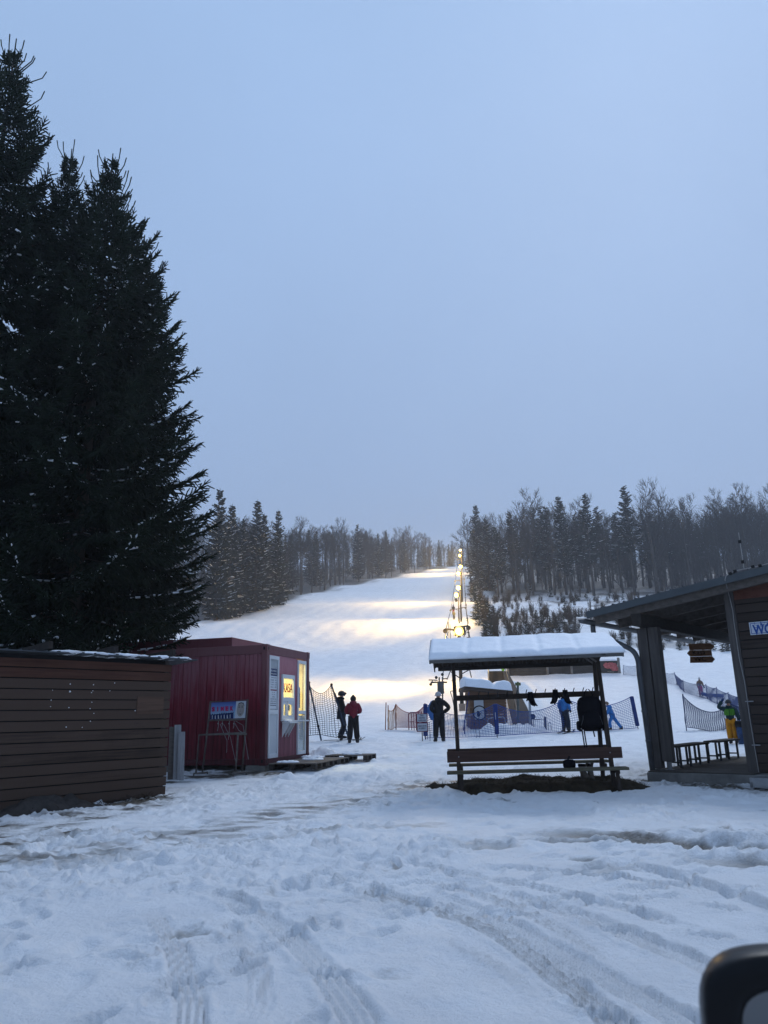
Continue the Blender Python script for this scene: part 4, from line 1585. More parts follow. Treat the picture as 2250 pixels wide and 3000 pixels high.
# ---- second red cabin behind
rb_ = thing('red_cabin', 'plain dark red cabin with taller roof behind the ticket container', 'cabin', A0 + kx * 2.8 + ky * 1.9)
cb = MB()
B0 = onplane(678, 1900, A0 + kx * 2.85, kx)
b0 = float(np.dot(B0 - A0, ky))
zt = float(onplane(678, 1867, A0 + kx * 2.85, kx)[2])
q = A0 + kx * 2.85 + ky * b0
zb = gz(q[0], q[1]) - .1
cb.box(q + kx * 1.4 + ky * 2.2 + Z * (zb + zt - .3) / 2, (2.8, 4.4, zt - .3 - zb), 0, (kx, ky, Z))
cb.build('wall', redmat('cabin_red_paint', (.12, .016, .026), (.15, .045, .052)), rb_)
cb = MB()
cb.box(q + kx * 1.4 + ky * 2.2 + Z * (zt - .15), (2.86, 4.46, .30), 0, (kx, ky, Z))
cb.build('roof', redmat('cabin_roof_red', (.16, .026, .04), (.19, .06, .07)), rb_, bevel=.015)

# ---- pallet deck in front of the ticket window
def pallet(c, ax, lab, w=1.2, d=.85, n=7, tilt=0):
    ax = ax / np.linalg.norm(ax)
    ay = np.cross(Z, ax)
    zv = Z
    root = thing('wooden_pallet', lab, 'pallet', c, 'pallets in front of the ticket container')
    mb = MB()
    for i in range(n):
        mb.box(c + ay * (-d / 2 + (i + .5) * d / n) + Z * .128, (w, d / n - .015, .022), 0, (ax, ay, zv))
    t_ = mb.build('top_boards', GREYWOOD, root, bevel=.003)
    rot_axis_obj(t_, ax)
    for a in (-1, 0, 1):
        mb = MB()
        for bq in (-1, 0, 1):
            mb.box(c + ax * a * (w / 2 - .06) + ay * bq * (d / 2 - .07) + Z * .065, (.12, .13, .10), 0, (ax, ay, zv))
        mb.box(c + ax * a * (w / 2 - .06) + Z * .006, (.11, d, .02), 0, (ax, ay, zv))
        mb.build('runner', BEAMWOOD, root, bevel=.003)
    mb = MB()
    q0 = c + ax * rnd.uniform(-.3, .3) * w + ay * rnd.uniform(-.2, .2) * d
    for i in range(6):
        mb.ball(q0 + ax * .07 * (i - 2.5) + ay * rnd.uniform(-.05, .05) + Z * .145, rnd.uniform(.07, .13), 9, 6, 0, (1.3, 1.3, .4), .2, rnd)
    mb.build('pallet_snow', SNOWCAP, root, smooth=True)
pz = KZ0 - .10
for i, (a, lab) in enumerate(((.45, 'nearest worn pallet under the end of the ticket container'), (1.30, 'second worn pallet, below the KASA window'), (2.15, 'third worn pallet, beside the tall lit window'))):
    c = A0 + kx * a - ky * .68 + Z * (pz + .004 * i)
    pallet(c, ky, lab)
pallet(A0 + kx * 3.08 - ky * 1.15 + Z * (pz + .05), ky, 'farthest pallet with its splintered corner in the snow')

# ---- poster stand
ps_c = gs(585, 2285)
psd = -ky                                            # along the container side
pst = thing('poster_stand', 'rusty tube stand with a blue ski advert in front of the red container', 'stand', ps_c)
PY_ = float(A0[1]) - .55
def S(px, py, dY=0): return at(px, py, PY_ + dY + (px - 720) * -.0032)
TUBE = plain('rusty_tube', (.13, .115, .105), .7, .3, .4, 8)
mb = MB()
tl, tr_, bl, br = S(617, 2056), S(726, 2050), S(612, 2111), S(722, 2107)
mb.tube([S(593, 2264), S(617, 2056), S(726, 2050), S(709, 2263)], .022, 8)
mb.tube([bl, br], .018, 8)
mb.build('main_frame', TUBE, pst, smooth=True)
mb = MB()
mb.tube([S(574, 2266, -.25), S(583, 2153, -.25), S(722, 2150, -.1)], .02, 8)
mb.tube([S(690, 2264, -.25), S(697, 2152, -.25)], .02, 8)
mb.tube([S(583, 2153, -.25), S(720, 2147, .0)], .02, 8)
mb.tube([S(695, 2152, -.25), S(722, 2150, .0)], .02, 8)
mb.build('rack_frame', TUBE, pst, smooth=True)
for pts in ([(565, 2294, -.45), (568, 2266, -.45), (608, 2263, .0), (606, 2287, .0)], [(682, 2289, -.45), (684, 2264, -.45), (722, 2262, .0), (721, 2283, .0)]):
    mb = MB()
    mb.tube([S(*p) for p in pts], .022, 8)
    mb.build('foot_frame', TUBE, pst, smooth=True)
px_ = (tr_ - tl) / np.linalg.norm(tr_ - tl)
pn_ = np.cross(px_, Z)
pn_ /= np.linalg.norm(pn_)
pu_ = np.cross(pn_, px_) * -1
if pu_[2] < 0: pu_ = -pu_
def PB(u, v, d=0):
    c = tl + (tr_ - tl) * u + (bl - tl) * v
    n = pn_ if pn_[1] < 0 else -pn_
    return c + n * d
def pquad(u0, v0, u1, v1, d, mb=None):
    mb = mb or MB()
    mb.add([PB(u0, v0, d), PB(u1, v0, d), PB(u1, v1, d), PB(u0, v1, d), PB(u0, v0, d - .006), PB(u1, v0, d - .006), PB(u1, v1, d - .006), PB(u0, v1, d - .006)],
           [(0, 1, 2, 3), (7, 6, 5, 4), (0, 4, 5, 1), (1, 5, 6, 2), (2, 6, 7, 3), (3, 7, 4, 0)])
    return mb
def ppoly(pts, d, mb):
    n = len(pts)
    v = [PB(u, w, d) for u, w in pts] + [PB(u, w, d - .003) for u, w in pts]
    f = [tuple(range(n)), tuple(reversed(range(n, 2 * n)))] + [(i, n + i, n + (i + 1) % n, (i + 1) % n) for i in range(n)]
    return mb.add(v, f)
bm_, nt, b = newmat('advert_blue')
tc = nd(nt, 'ShaderNodeTexCoord')
sep = nd(nt, 'ShaderNodeSeparateXYZ')
nt.links.new(tc.outputs['Object'], sep.inputs[0])
mr = nd(nt, 'ShaderNodeMapRange')
nt.links.new(sep.outputs[2], mr.inputs[0])
mr.inputs[1].default_value, mr.inputs[2].default_value = float(bl[2]), float(tl[2])
r = ramp(nt, [(.35, (.22, .36, .52)), (.75, (.09, .17, .42)), (.98, (.03, .06, .22))])
nt.links.new(mr.outputs[0], r.inputs[0])
nt.links.new(r.outputs[0], b.inputs['Base Color'])
board = pquad(.03, .05, .97, .95, .004).build('advert_board', bm_, pst)
pquad(.70, .055, .965, .945, .008).build('portrait_ground', plain('advert_white', (.46, .49, .52), .6, 0, .08, 9), board)
mb = MB()
mt = [(.03, .945)] + [(.03 + .62 * k / 22, .62 + .10 * abs(math.sin(k * 1.7)) - .06 * (k / 22)) for k in range(23)] + [(.66, .945)]
ppoly(mt, .010, mb)
mb.build('mountain_silhouette', plain('advert_navy', (.02, .03, .10), .6, 0, .2, 9), board)
mb = MB()
for k in range(7):
    u = .08 + k * .08
    ppoly([(u, .75 + .03 * (k % 2)), (u + .015, .72), (u + .02 + .01 * (k % 3), .93), (u + .008, .93)], .012, mb)
mb.build('snow_streaks', plain('advert_white', (1, 1, 1)), board)
fc = [(.835 + .098 * math.cos(a), .50 + .37 * math.sin(a)) for a in np.linspace(0, 2 * math.pi, 20, endpoint=False)]
mb = MB()
ppoly(fc, .011, mb)
mb.build('portrait_face', plain('advert_skin', (.30, .275, .26), .6, 0, .08, 9), board)
mb = MB()
for u in (.795, .875): ppoly([(u - .026, .37), (u, .335), (u + .026, .37), (u, .395)], .014, mb)
for u in (.79, .88): ppoly([(u - .03, .30), (u, .265), (u + .03, .29), (u, .285)], .014, mb)
ppoly([(.80, .68), (.875, .67), (.85, .76), (.825, .76)], .014, mb)
ppoly([(.825, .575), (.85, .57), (.845, .59), (.83, .59)], .014, mb)
ppoly([(.745, .36), (.77, .22), (.835, .155), (.90, .2), (.925, .34), (.93, .30), (.90, .15), (.835, .115), (.77, .16)], .014, mb)
mb.build('portrait_features', plain('advert_ink', (.03, .03, .035), .6), board)
mb = MB()
ppoly([(.81, .685), (.868, .678), (.86, .70), (.82, .705)], .016, mb)
mb.build('portrait_teeth', plain('advert_teeth', (.6, .6, .6), .6), board)
nn = pn_ if pn_[1] < 0 else -pn_
ADR = plain('advert_red', (.40, .02, .10), .6, 0, .1, 9)
for k, ch in enumerate('SIMEK'):
    lettering('advert_letter', ch, .13, ADR, PB(.10 + k * .122, .425, .014), px_, pu_, board, None if ch == 'I' else .085, .002, .008)
mb = MB()
for k, (u, l) in enumerate(((640, 30), (652, 22), (672, 55), (686, 22))):
    p = S(u, 2112, -.03)
    e = S(u - 3, 2112 + l, -.03)
    mb.tube([p, (p + e) / 2 + V3(.01, 0, 0), e], .005, 5)
    mb.ball(S(u - 1, 2120, -.03), .016, 6, 5)
for (u0, v0, u1, v1, u2, v2) in ((645, 2121, 665, 2170, 664, 2205), (655, 2121, 675, 2160, 690, 2230), (688, 2119, 700, 2140, 716, 2150), (690, 2112, 712, 2125, 728, 2225)):
    mb.tube([S(u0, v0, -.03), S(u1, v1, -.03), S(u2, v2, -.03)], .004, 4)
mb.build('hanging_wires', STEEL, pst)
# ================================================================== ROOFED BENCH
YF, YB, YC = 13.7, 14.8, 14.25
pLf = gs(1346, 2304)
pLf = at(1347, 2304, YF + .12)
pRf = at(1801, 2302, YF - .12)
hx = pRf - pLf
hx /= np.linalg.norm(hx)
hy = V3(.098, .995, 0)
hy -= hx * np.dot(hy, hx)
hy /= np.linalg.norm(hy)
hz_ = np.cross(hx, hy)
# extra lean of the leaning shelter: right side stands higher
ln = R(1.1)
hx, hz_ = hx * math.cos(ln) + hz_ * math.sin(ln), hz_ * math.cos(ln) - hx * math.sin(ln)
SH0 = (pLf + pRf) / 2
SH0 = SH0 + hy * .55
W2 = np.linalg.norm(pRf - pLf) / 2
def H(a, b, c): return SH0 + hx * a + hy * b + hz_ * c
def HP(px, py, b):
    """local (a, c) of a photo pixel on the shelter's plane at depth b"""
    p = onplane(px, py, SH0 + hy * b, hy) - SH0
    return float(p @ hx), float(p @ hz_)
shl = thing('roofed_bench', 'double sided bench under a snow covered gable roof with coat hooks', 'bench', foot(SH0))
ra0, rz0 = HP(1261, 1929, -1.3)
ra1, rz1 = HP(1822, 1899, -1.3)
ez = (rz0 + rz1) / 2
rgz = (HP(1265, 1870, .02)[1] + HP(1768, 1838, .02)[1]) / 2
print('shelter', ra0, ra1, ez, rgz, W2, [HP(1329, 2049, 0), HP(1752, 2026, 0)], [HP(1310, 2268, -.75), HP(1841, 2242, -.75)], [HP(1310, 2222, -.5), HP(1822, 2200, -.5)])
RA0, RA1 = ra0, ra1
rgz -= .085
sl = (rgz - ez) / 1.3
rn = V3(0, -sl, 1) / math.hypot(sl, 1)
def roofpt(a, b, up=0.0):      # b: -1.3 front eave .. 0 ridge .. +1.3
    return H(a, b, rgz - abs(b) * sl + up)
mb = MB()                      # corrugated sheets
nrib = 46
for sgn in (-1, 1):
    vs, fs = [], []
    for i in range(nrib * 2 + 1):
        a = RA0 + (RA1 - RA0) * i / (nrib * 2)
        u = .012 * (1 if i % 2 else -1)
        for bb in (0, 1.3):
            vs.append(roofpt(a, sgn * bb, u - .02))
    for i in range(nrib * 2):
        fs.append((2 * i, 2 * i + 1, 2 * i + 3, 2 * i + 2))
    n0 = len(vs)
    vs += [v - hz_ * .008 for v in vs]
    fs += [tuple(reversed([k + n0 for k in f])) for f in fs]
    mb.add(vs, fs)
mb.build('roof', plain('stained_roof_sheet', (.052, .040, .032), .8, 0, .5, 3, 0, (1, 6, 1)), shl)
for b in (-1.22, -.62, -.02, .62, 1.22):
    mb = MB()
    p0, p1 = roofpt(RA0 + .06, b, -.085), roofpt(RA1 - .06, b, -.085)
    mb.bar(p0, p1, .06, .08, hz_)
    mb.build('purlin', BEAMWOOD, shl, bevel=.005)
mb = MB()
mb.bar(roofpt(RA0 - .01, -1.32, -.045), roofpt(RA1 + .01, -1.32, -.045), .025, .12, hz_)
mb.build('eave_board', wood('grey_eave_board', (.05, .05, .048), (.16, .16, .155), 0, .8), shl, bevel=.004)
for k in (-.6, -.15, .35, .78):
    mb = MB()
    a = (RA0 + RA1) / 2 + k * (RA1 - RA0) / 2
    mb.tube([roofpt(a, -1.345, -.035), roofpt(a + .06, -1.345, -.04)], .022, 7)
    mb.build('eave_clip', BLACK, shl)
for a in (RA0 - .012, RA1 + .012):
    for sgn in (-1, 1):
        mb = MB()
        mb.bar(roofpt(a, sgn * 1.3, -.05), roofpt(a, sgn * .01, -.05), .025, .14, hz_)
        mb.build('verge_board', BEAMWOOD, shl, bevel=.004)
# snow blanket
nu, nv = 90, 40
Vv = []
Tn = .062
def snowh(a, s):
    e = min(1, (a - RA0 + .03) / .06, (RA1 + .03 - a) / .06, (s + 1.40) / .06)
    e = max(0, e)
    e = math.sqrt(e * (2 - e))
    sag = 0
    for k in (.22, .40, .60, .80):
        sag += math.exp(-((a - RA0) / (RA1 - RA0) - k - .02 * s) ** 2 / .00022) * .018
    return e * (Tn + .022 * float(fbm(np.array(a), np.array(s), 1.9, 4, 77)) + .008 * float(fbm(np.array(a), np.array(s), 7.0, 2, 78)) - sag * (1 if s < 0 else 0))
for i in range(nu + 1):
    a = RA0 - .03 + (RA1 - RA0 + .06) * i / nu
    for j in range(nv + 1):
        s = -1.40 + 2.75 * j / nv
        wob = .05 * float(fbm(np.array(a), np.array(3.3), 3.0, 3, 9)) if j == 0 else 0
        rg_ = math.sqrt(s * s + .012)
        Vv.append(H(a, s + wob, rgz - rg_ * sl + .012 + snowh(a, s)))
Fv = [(i * (nv + 1) + j, (i + 1) * (nv + 1) + j, (i + 1) * (nv + 1) + j + 1, i * (nv + 1) + j + 1) for i in range(nu) for j in range(nv)]
n0 = len(Vv)
Vb = list(Vv)
for i in range(nu + 1):
    a = RA0 - .03 + (RA1 - RA0 + .06) * i / nu
    for j in range(nv + 1):
        s = -1.40 + 2.75 * j / nv
        Vb.append(H(a, s, rgz - math.sqrt(s * s + .012) * sl + .004 - (.03 if j == 0 else 0)))
Fb = [tuple(reversed([k + n0 for k in f])) for f in Fv]
def ring(i, j): return i * (nv + 1) + j
for i in range(nu):
    for j in (0, nv):
        q = (ring(i, j), ring(i + 1, j), ring(i + 1, j) + n0, ring(i, j) + n0)
        Fb.append(q if j else tuple(reversed(q)))
for j in range(nv):
    for i in (0, nu):
        q = (ring(i, j), ring(i, j + 1), ring(i, j + 1) + n0, ring(i, j) + n0)
        Fb.append(q if not i else tuple(reversed(q)))
npmesh('roof_snow', np.array(Vb), np.array(list(Fv) + Fb), SNOWCAP, shl, smooth=True)
# A frame legs
LEGW = wood('black_brown_posts', (.014, .011, .010), (.050, .038, .031), 2, .8)
for a in (-W2, W2):
    for sgn in (-1, 1):
        mb = MB()
        fa = H(a, sgn * .55, -.25)
        mb.bar(fa, H(a, sgn * .10, rgz - .14), .068, .085, hy)
        mb.build('leg', LEGW, shl, bevel=.006)
    mb = MB()
    mb.bar(H(a, -.55, ez + .16), H(a, .55, ez + .16), .05, .09, hz_)
    mb.build('tie_beam', LEGW, shl, bevel=.005)
for sgn in (-1, 1):
    mb = MB()
    mb.bar(H(W2 - .30, sgn * .2, ez + .10), H(W2 - .02, sgn * .18, ez - .12), .03, .05, hy)
    mb.build('brace', GREYWOOD, shl, bevel=.003)
# hook rail
a0, c0 = HP(1329, 2049, 0)
a1, c1 = HP(1752, 2026, 0)
rc = (c0 + c1) / 2
mb = MB()
mb.bar(H(-W2 - .02, -.06, rc + .012), H(W2 + .03, -.06, rc + .012), .03, .055, hz_)
mb.bar(H(-W2 - .02, .07, rc - .03), H(W2 + .03, .07, rc - .03), .03, .05, hz_)
mb.build('hook_rail', LEGW, shl, bevel=.004)
for k in range(13):
    px = 1402 + k * 27.6
    a, _ = HP(px, 2030, 0)
    mb = MB()
    mb.tube([H(a, -.08, rc - .01), H(a, -.10, rc + .05), H(a + .006, -.13, rc + .075), H(a + .012, -.155, rc + .10)], .0085, 6)
    mb.build('hook', DSTEEL, shl, smooth=True)
# seats and back rests on both sides
SEATW = wood('mossy_seat_boards', (.040, .036, .026), (.12, .11, .075), 0, .8)
BACKW = wood('brown_backrest_boards', (.028, .016, .013), (.085, .048, .038), 0, .8)
def bench_side(sgn):
    b = sgn * .78
    if sgn < 0:
        a0, c0 = HP(1310, 2270, b); a1, c1 = HP(1841, 2246, b)
    else:
        a0, c0 = HP(1316, 2247, b); a1, c1 = HP(1780, 2222, b)
    sc = (c0 + c1) / 2
    mb = MB()
    for k, bb in enumerate((b - sgn * .0, b - sgn * .155)):
        mb.bar(H(a0, bb, sc), H(a1, bb, sc), .14, .045, hz_)
    q_ = mb.build('seat', SEATW, shl, bevel=.006)
    rot_axis_obj(q_, hx)
    b2 = sgn * .47
    if sgn < 0:
        a0, c0 = HP(1310, 2221, b2); a1, c1 = HP(1822, 2201, b2)
        hh = .185
    else:
        a0, c0 = HP(1311, 2207, b2); a1, c1 = HP(1778, 2185, b2)
        hh = .10
    bc = (c0 + c1) / 2
    mb = MB()
    mb.bar(H(a0, b2, bc), H(a1, b2, bc), .035, hh, hz_)
    q_ = mb.build('backrest', BACKW, shl, bevel=.006)
    rot_axis_obj(q_, hx)
    for a in (-W2, W2):
        mb = MB()
        mb.bar(H(a + .05, b - sgn * .05, -.25), H(a + .03, b - sgn * .05, sc - .024), .06, .06, hy)
        mb.build('seat_leg', LEGW, shl, bevel=.005)
        mb = MB()
        mb.bar(H(a + .05, b - sgn * .02, sc - .055), H(a + .05, sgn * .38, sc - .055), .05, .06, hz_)
        mb.build('seat_bearer', LEGW, shl, bevel=.005)
    mb = MB()
    for a in (-W2 + .01, W2 - .01):
        mb.ball(H(a, b2 + (.021 if sgn > 0 else -.021), bc), .012, 6, 4)
    mb.build('bolt_heads', STEEL, shl)
    return sc
zs1 = bench_side(-1)
bench_side(1)

# earth mound and dry grass below the bench
mnd = []
nx_, ny_ = 120, 50
MC = H(.12, .0, 0)
for i in range(nx_):
    for j in range(ny_):
        a = -2.05 + 4.3 * i / (nx_ - 1)
        b = -1.05 + 1.95 * j / (ny_ - 1)
        e = 1 - (abs((a - .1) / 2.0) ** 3.0 + abs((b + .05) / .82) ** 2.4)
        p = SH0 + hx * a + hy * b
        n = float(fbm(np.array(a), np.array(b), 2.2, 4, 55))
        hgt = .18 * min(1, max(-1, (e + .25 * n) * 1.6)) + .045 * n + .02 * float(fbm(np.array(a), np.array(b), 9., 2, 56))
        mnd.append((p[0], p[1], surf(p[0], p[1]) - .03 + hgt - .02))
Fm = [(i * ny_ + j, (i + 1) * ny_ + j, (i + 1) * ny_ + j + 1, i * ny_ + j + 1) for i in range(nx_ - 1) for j in range(ny_ - 1)]
EARTH = plain('earth_and_turf', (.032, .024, .015), .95, 0, .6, 9, .8)
mo = npmesh('earth_mound', mnd, Fm, EARTH, smooth=True)
structure(mo)
mnd = np.array(mnd)
tips, dirs = [], []
for k in range(5200):
    q = mnd[rnd.randrange(len(mnd))]
    if q[2] < surf(q[0], q[1]) + .005: continue
    tips.append(q + V3(rnd.uniform(-.03, .03), rnd.uniform(-.03, .03), -.01))
    a = rnd.uniform(0, 6.28)
    l = rnd.uniform(.03, .09)
    dirs.append((math.cos(a) * l * .8, math.sin(a) * l * .8, l * rnd.uniform(.25, .9)))
V_, F_ = rods(tips, dirs, .0035, .0012)
gr_ = npmesh('dry_grass', V_, F_, plain('dry_grass', (.050, .040, .022), .9, 0, .5, 3))
tag(gr_, 'dry brown grass on the bare earth mound below the roofed bench', 'grass', kind='stuff')

# things on and under the bench
def blob_mesh(name, c, pts, mat, parent=None):
    """soft item lofted through cross-sections: (centre offset a,b,c, half width, half depth)"""
    mb = MB()
    n = 14
    vs, fs = [], []
    for (a, b, cz, w, d) in pts:
        for k in range(n):
            t = 2 * math.pi * k / n
            q = abs(math.cos(t)) ** .8 * (1 if math.cos(t) > 0 else -1)
            r_ = abs(math.sin(t)) ** .8 * (1 if math.sin(t) > 0 else -1)
            vs.append(c + hx * (a + w * q) + hy * (b + d * r_) + hz_ * cz)
    m_ = len(pts)
    for i in range(m_ - 1):
        for k in range(n):
            fs.append((i * n + k, i * n + (k + 1) % n, (i + 1) * n + (k + 1) % n, (i + 1) * n + k))
    fs.append(tuple(reversed(range(n))))
    fs.append(tuple(range((m_ - 1) * n, m_ * n)))
    mb.add(vs, fs)
    return mb.build(name, mat, parent, smooth=True)
PACK = plain('navy_black_fabric', (.004, .004, .007), .9, 0, .35, 14, .4)
a, c = HP(1722, 2040, -.14)
bc = H(a, -.20, c)
bp_ = thing('backpack', 'navy black backpack hanging from the hook rail with dangling straps', 'backpack', bc)
top = .0
a2, c2 = HP(1722, 2142, -.14)
hgt = c - c2
body = blob_mesh('body', bc, [(0, 0, 0, .10, .05), (0, 0, -.02, .16, .09), (.0, 0, -.08, .205, .12), (.0, -.01, -.22, .225, .14), (.005, -.01, -hgt * .5, .225, .15), (.005, -.01, -hgt * .75, .215, .15), (.01, 0, -hgt * .92, .19, .13), (.01, 0, -hgt, .12, .07)], PACK, bp_)
blob_mesh('front_pocket', bc, [(0, -.13, -.26, .08, .03), (0, -.15, -.30, .13, .06), (0, -.16, -.42, .14, .07), (0, -.15, -.54, .13, .06), (0, -.13, -.57, .08, .03)], PACK, bp_)
for s in (-1, 1):
    blob_mesh('side_pocket', bc, [(s * .21, -.02, -.42, .02, .05), (s * .225, -.02, -.45, .035, .08), (s * .225, -.02, -.56, .035, .08), (s * .20, -.02, -.6, .02, .05)], PACK, bp_)
mb = MB()
for s in (-1, 1):
    mb.tube([bc + hx * s * .085 - hz_ * .03, bc + hx * s * .06 + hz_ * .07, bc + hx * s * .012 + hz_ * .125], .009, 6)
mb.build('haul_loop', PACK, bp_)
for (a_, l_) in ((-.17, .30), (-.135, .28), (.12, .12), (.22, .32), (.02, .10)):
    mb = MB()
    mb.bar(bc + hx * a_ - hz_ * (hgt - .06), bc + hx * (a_ + .02) - hz_ * (hgt + l_), .022, .006, hy)
    mb.build('strap', PACK, bp_)
PIPE = plain('grey_piping', (.10, .105, .12), .6)
mb = MB()
for s in (-1, 1):
    mb.tube([bc + hx * s * .20 - hy * .06 - hz_ * .27, bc + hx * s * .14 - hy * .125 - hz_ * .30, bc + hx * s * .155 - hy * .14 - hz_ * .40, bc + hx * s * .19 - hy * .10 - hz_ * .50], .006, 5)
mb.build('piping', PIPE, bp_)

def glove(px, py, lab, flip=1):
    a, c = HP(px, py, -.1)
    o_ = H(a, -.12, c)
    g_ = thing('glove', lab, 'glove', o_, None)
    mb = MB()
    vs = [(0, 0, .09, .045, .03), (0, 0, .0, .055, .04), (.01 * flip, 0, -.06, .06, .045), (.03 * flip, 0, -.10, .05, .04)]
    ob = blob_mesh('cuff_and_palm', o_, vs, PACK, g_)
    for k in range(4):
        mb = MB()
        x0 = -.035 + k * .024
        mb.tube([o_ + hx * (x0 + .02 * flip) - hz_ * .09, o_ + hx * (x0 + .045 * flip) - hz_ * .13, o_ + hx * (x0 + .075 * flip) - hz_ * (.155 + .01 * (k % 2))], [.017, .016, .010], 7)
        mb.build('finger', PACK, g_, smooth=True)
    mb = MB()
    mb.tube([o_ - hx * .05 * flip - hz_ * .02, o_ - hx * .075 * flip - hz_ * .07], [.018, .012], 7)
    mb.build('thumb', PACK, g_, smooth=True)
glove(1554, 2042, 'black glove hung over the hook rail, left of the other gloves')
glove(1627, 2035, 'dark glove hung on the hook rail just left of the blue fence post', -1)
glove(1656, 2036, 'dark glove hung on the hook rail beside the backpack')
# second bag standing on the seat beside the backpack's straps
a, c = HP(1661, 2218, -.3)
o_ = H(a, -.55, zs1 + .02)
bg = thing('dark_bag', 'small dark cloth bag slung over the bench between back rest and seat', 'bag', o_)
blob_mesh('body', o_, [(0, .03, .0, .10, .05), (0, .03, .04, .11, .06), (0, .03, .11, .10, .055), (0, .05, .13, .07, .04)], PACK, bg)
mb = MB()
mb.bar(o_ - hx * .02 + hz_ * .12 + hy * .05, o_ + hx * .03 + hz_ * .2 + hy * .07, .03, .008, hy)
mb.build('strap', PACK, bg)
# a pair of ski boots / trekking boots on the mound
BOOT = plain('brown_boot_leather', (.14, .115, .09), .7, 0, .5, 20, .3)
SOLE = plain('boot_sole', (.10, .095, .085), .8, 0, .3, 12)
def boot(px, py, lab, turn):
    p = at(px, py, 14.05)
    p = V3(p[0], p[1], p[2])
    fx = V3(math.cos(turn), math.sin(turn), 0)
    fy = V3(-math.sin(turn), math.cos(turn), 0)
    r_ = thing('boot', lab, 'boot', p, 'boots below the bench')
    def bl(name, secs, mat, seg=12):
        mb = MB()
        vs, fs = [], []
        for (x, z, w, d) in secs:
            for k in range(seg):
                t = 2 * math.pi * k / seg
                vs.append(p + fx * (x + d * math.cos(t)) + fy * w * math.sin(t) + Z * z)
        for i in range(len(secs) - 1):
            for k in range(seg):
                fs.append((i * seg + k, i * seg + (k + 1) % seg, (i + 1) * seg + (k + 1) % seg, (i + 1) * seg + k))
        fs.append(tuple(reversed(range(seg))))
        fs.append(tuple(range((len(secs) - 1) * seg, len(secs) * seg)))
        mb.add(vs, fs)
        return mb.build(name, mat, r_, smooth=True)
    bl('sole', [(.05, .0, .052, .15), (.05, .03, .054, .152)], SOLE)
    bl('upper', [(.05, .03, .052, .145), (.045, .07, .050, .135), (.02, .11, .050, .10), (-.02, .16, .052, .072), (-.03, .22, .060, .080), (-.03, .25, .062, .085)], BOOT)
    bl('collar', [(-.03, .25, .066, .09), (-.03, .285, .064, .088)], PACK)
    mb = MB()
    mb.bar(p + fx * .03 + fy * .02 + Z * .25, p + fx * .09 + fy * .03 + Z * .30, .05, .015, Z)
    mb.build('tongue', BOOT, r_)
    mb = MB()
    for k in range(4):
        q = p + fx * (.055 - .012 * k) + Z * (.13 + .03 * k)
        mb.tube([q - fy * .04, q + fx * .012, q + fy * .04], .005, 5)
    mb.build('laces', PIPE, r_)
boot(1712, 2288, 'left of the two worn boots standing under the bench', R(-70))
boot(1732, 2287, 'right of the two worn boots standing under the bench', R(-95))

# ================================================================== PAVILION (right)
O = ground(1923, 2283)
O = V3(O[0], O[1], 0)
pa = R(-40)
ex, ey = V3(math.cos(pa), math.sin(pa), 0), V3(-math.sin(pa), math.cos(pa), 0)
def B(a, b, z): return O + ex * a + ey * b + Z * z
def bbox(mb, a0, a1, b0, b1, z0, z1, mi=0):
    return mb.box(B((a0 + a1) / 2, (b0 + b1) / 2, (z0 + z1) / 2), (a1 - a0, b1 - b0, z1 - z0), mi, (ex, ey, Z))
def BL(px, py, b):
    p = onplane(px, py, O + ey * b, ey) - O
    return float(p @ ex), float(p[2])
print('pav', BL(1719, 1794, -.5), BL(2247, 1653, -.5), BL(2112, 1718, .05), BL(2225, 2270, .05), BL(1867, 1850, .15), BL(2192, 1825, .05), BL(2197, 1860, .05))
pav = thing('pavilion', 'dark timber pavilion with grey sheet roof, open corner and boarded wall', 'building', B(0, 0, .02))
va0, vz0 = BL(1719, 1803, -.5)
va1, vz1 = BL(2247, 1669, -.5)
sl2 = (vz1 - vz0) / (va1 - va0)
def rz(a): return vz0 + (a - va0) * sl2       # middle of the verge board
DEP = 6.6
AE = 7.0
rx_ = (ex + Z * sl2) / math.hypot(1, sl2)
rnm = np.cross(rx_, ey)
mb = MB()
c = B((va0 + AE) / 2, DEP / 2 - .5, rz((va0 + AE) / 2) + .065)
mb.box(c, ((AE - va0) * math.hypot(1, sl2), DEP + .02, .03), 0, (rx_, ey, rnm))
for k in range(34):
    a = va0 + .1 + k * .24
    mb.box(B(a, DEP / 2 - .5, rz(a) + .09), (.03, DEP + .02, .028), 0, (rx_, ey, rnm))
mb.build('roof', ROOFM, pav)
mb = MB()
c = B((va0 + AE) / 2, -.52, rz((va0 + AE) / 2))
mb.box(c, ((AE - va0) * math.hypot(1, sl2), .03, .135), 0, (rx_, ey, rnm))
mb.build('verge_flashing', plain('slate_sheet', (.075, .086, .092), .5, .2, .15, 3), pav, bevel=.004)
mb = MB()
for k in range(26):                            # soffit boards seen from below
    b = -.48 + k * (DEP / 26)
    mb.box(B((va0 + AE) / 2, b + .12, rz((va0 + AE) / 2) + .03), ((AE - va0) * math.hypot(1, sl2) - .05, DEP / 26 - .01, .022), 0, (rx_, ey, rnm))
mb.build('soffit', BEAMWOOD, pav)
for k in range(6):
    b = -.36 + k * 1.18
    mb = MB()
    a0_, a1_ = va0 + .12, AE - .2
    mb.box(B((a0_ + a1_) / 2, b, rz((a0_ + a1_) / 2) - .10), ((a1_ - a0_) * math.hypot(1, sl2), .10, .20), 0, (rx_, ey, rnm))
    q_ = mb.build('rafter', wood('rafter_wood', (.040, .034, .029), (.13, .112, .098), 0, .6), pav, bevel=.006)
pz1 = rz(.15) - .20
mb = MB()
mb.box(B(.13, DEP / 2 - .62, pz1 - .12), (.20, DEP - .3, .235), 0, (ex, ey, Z))
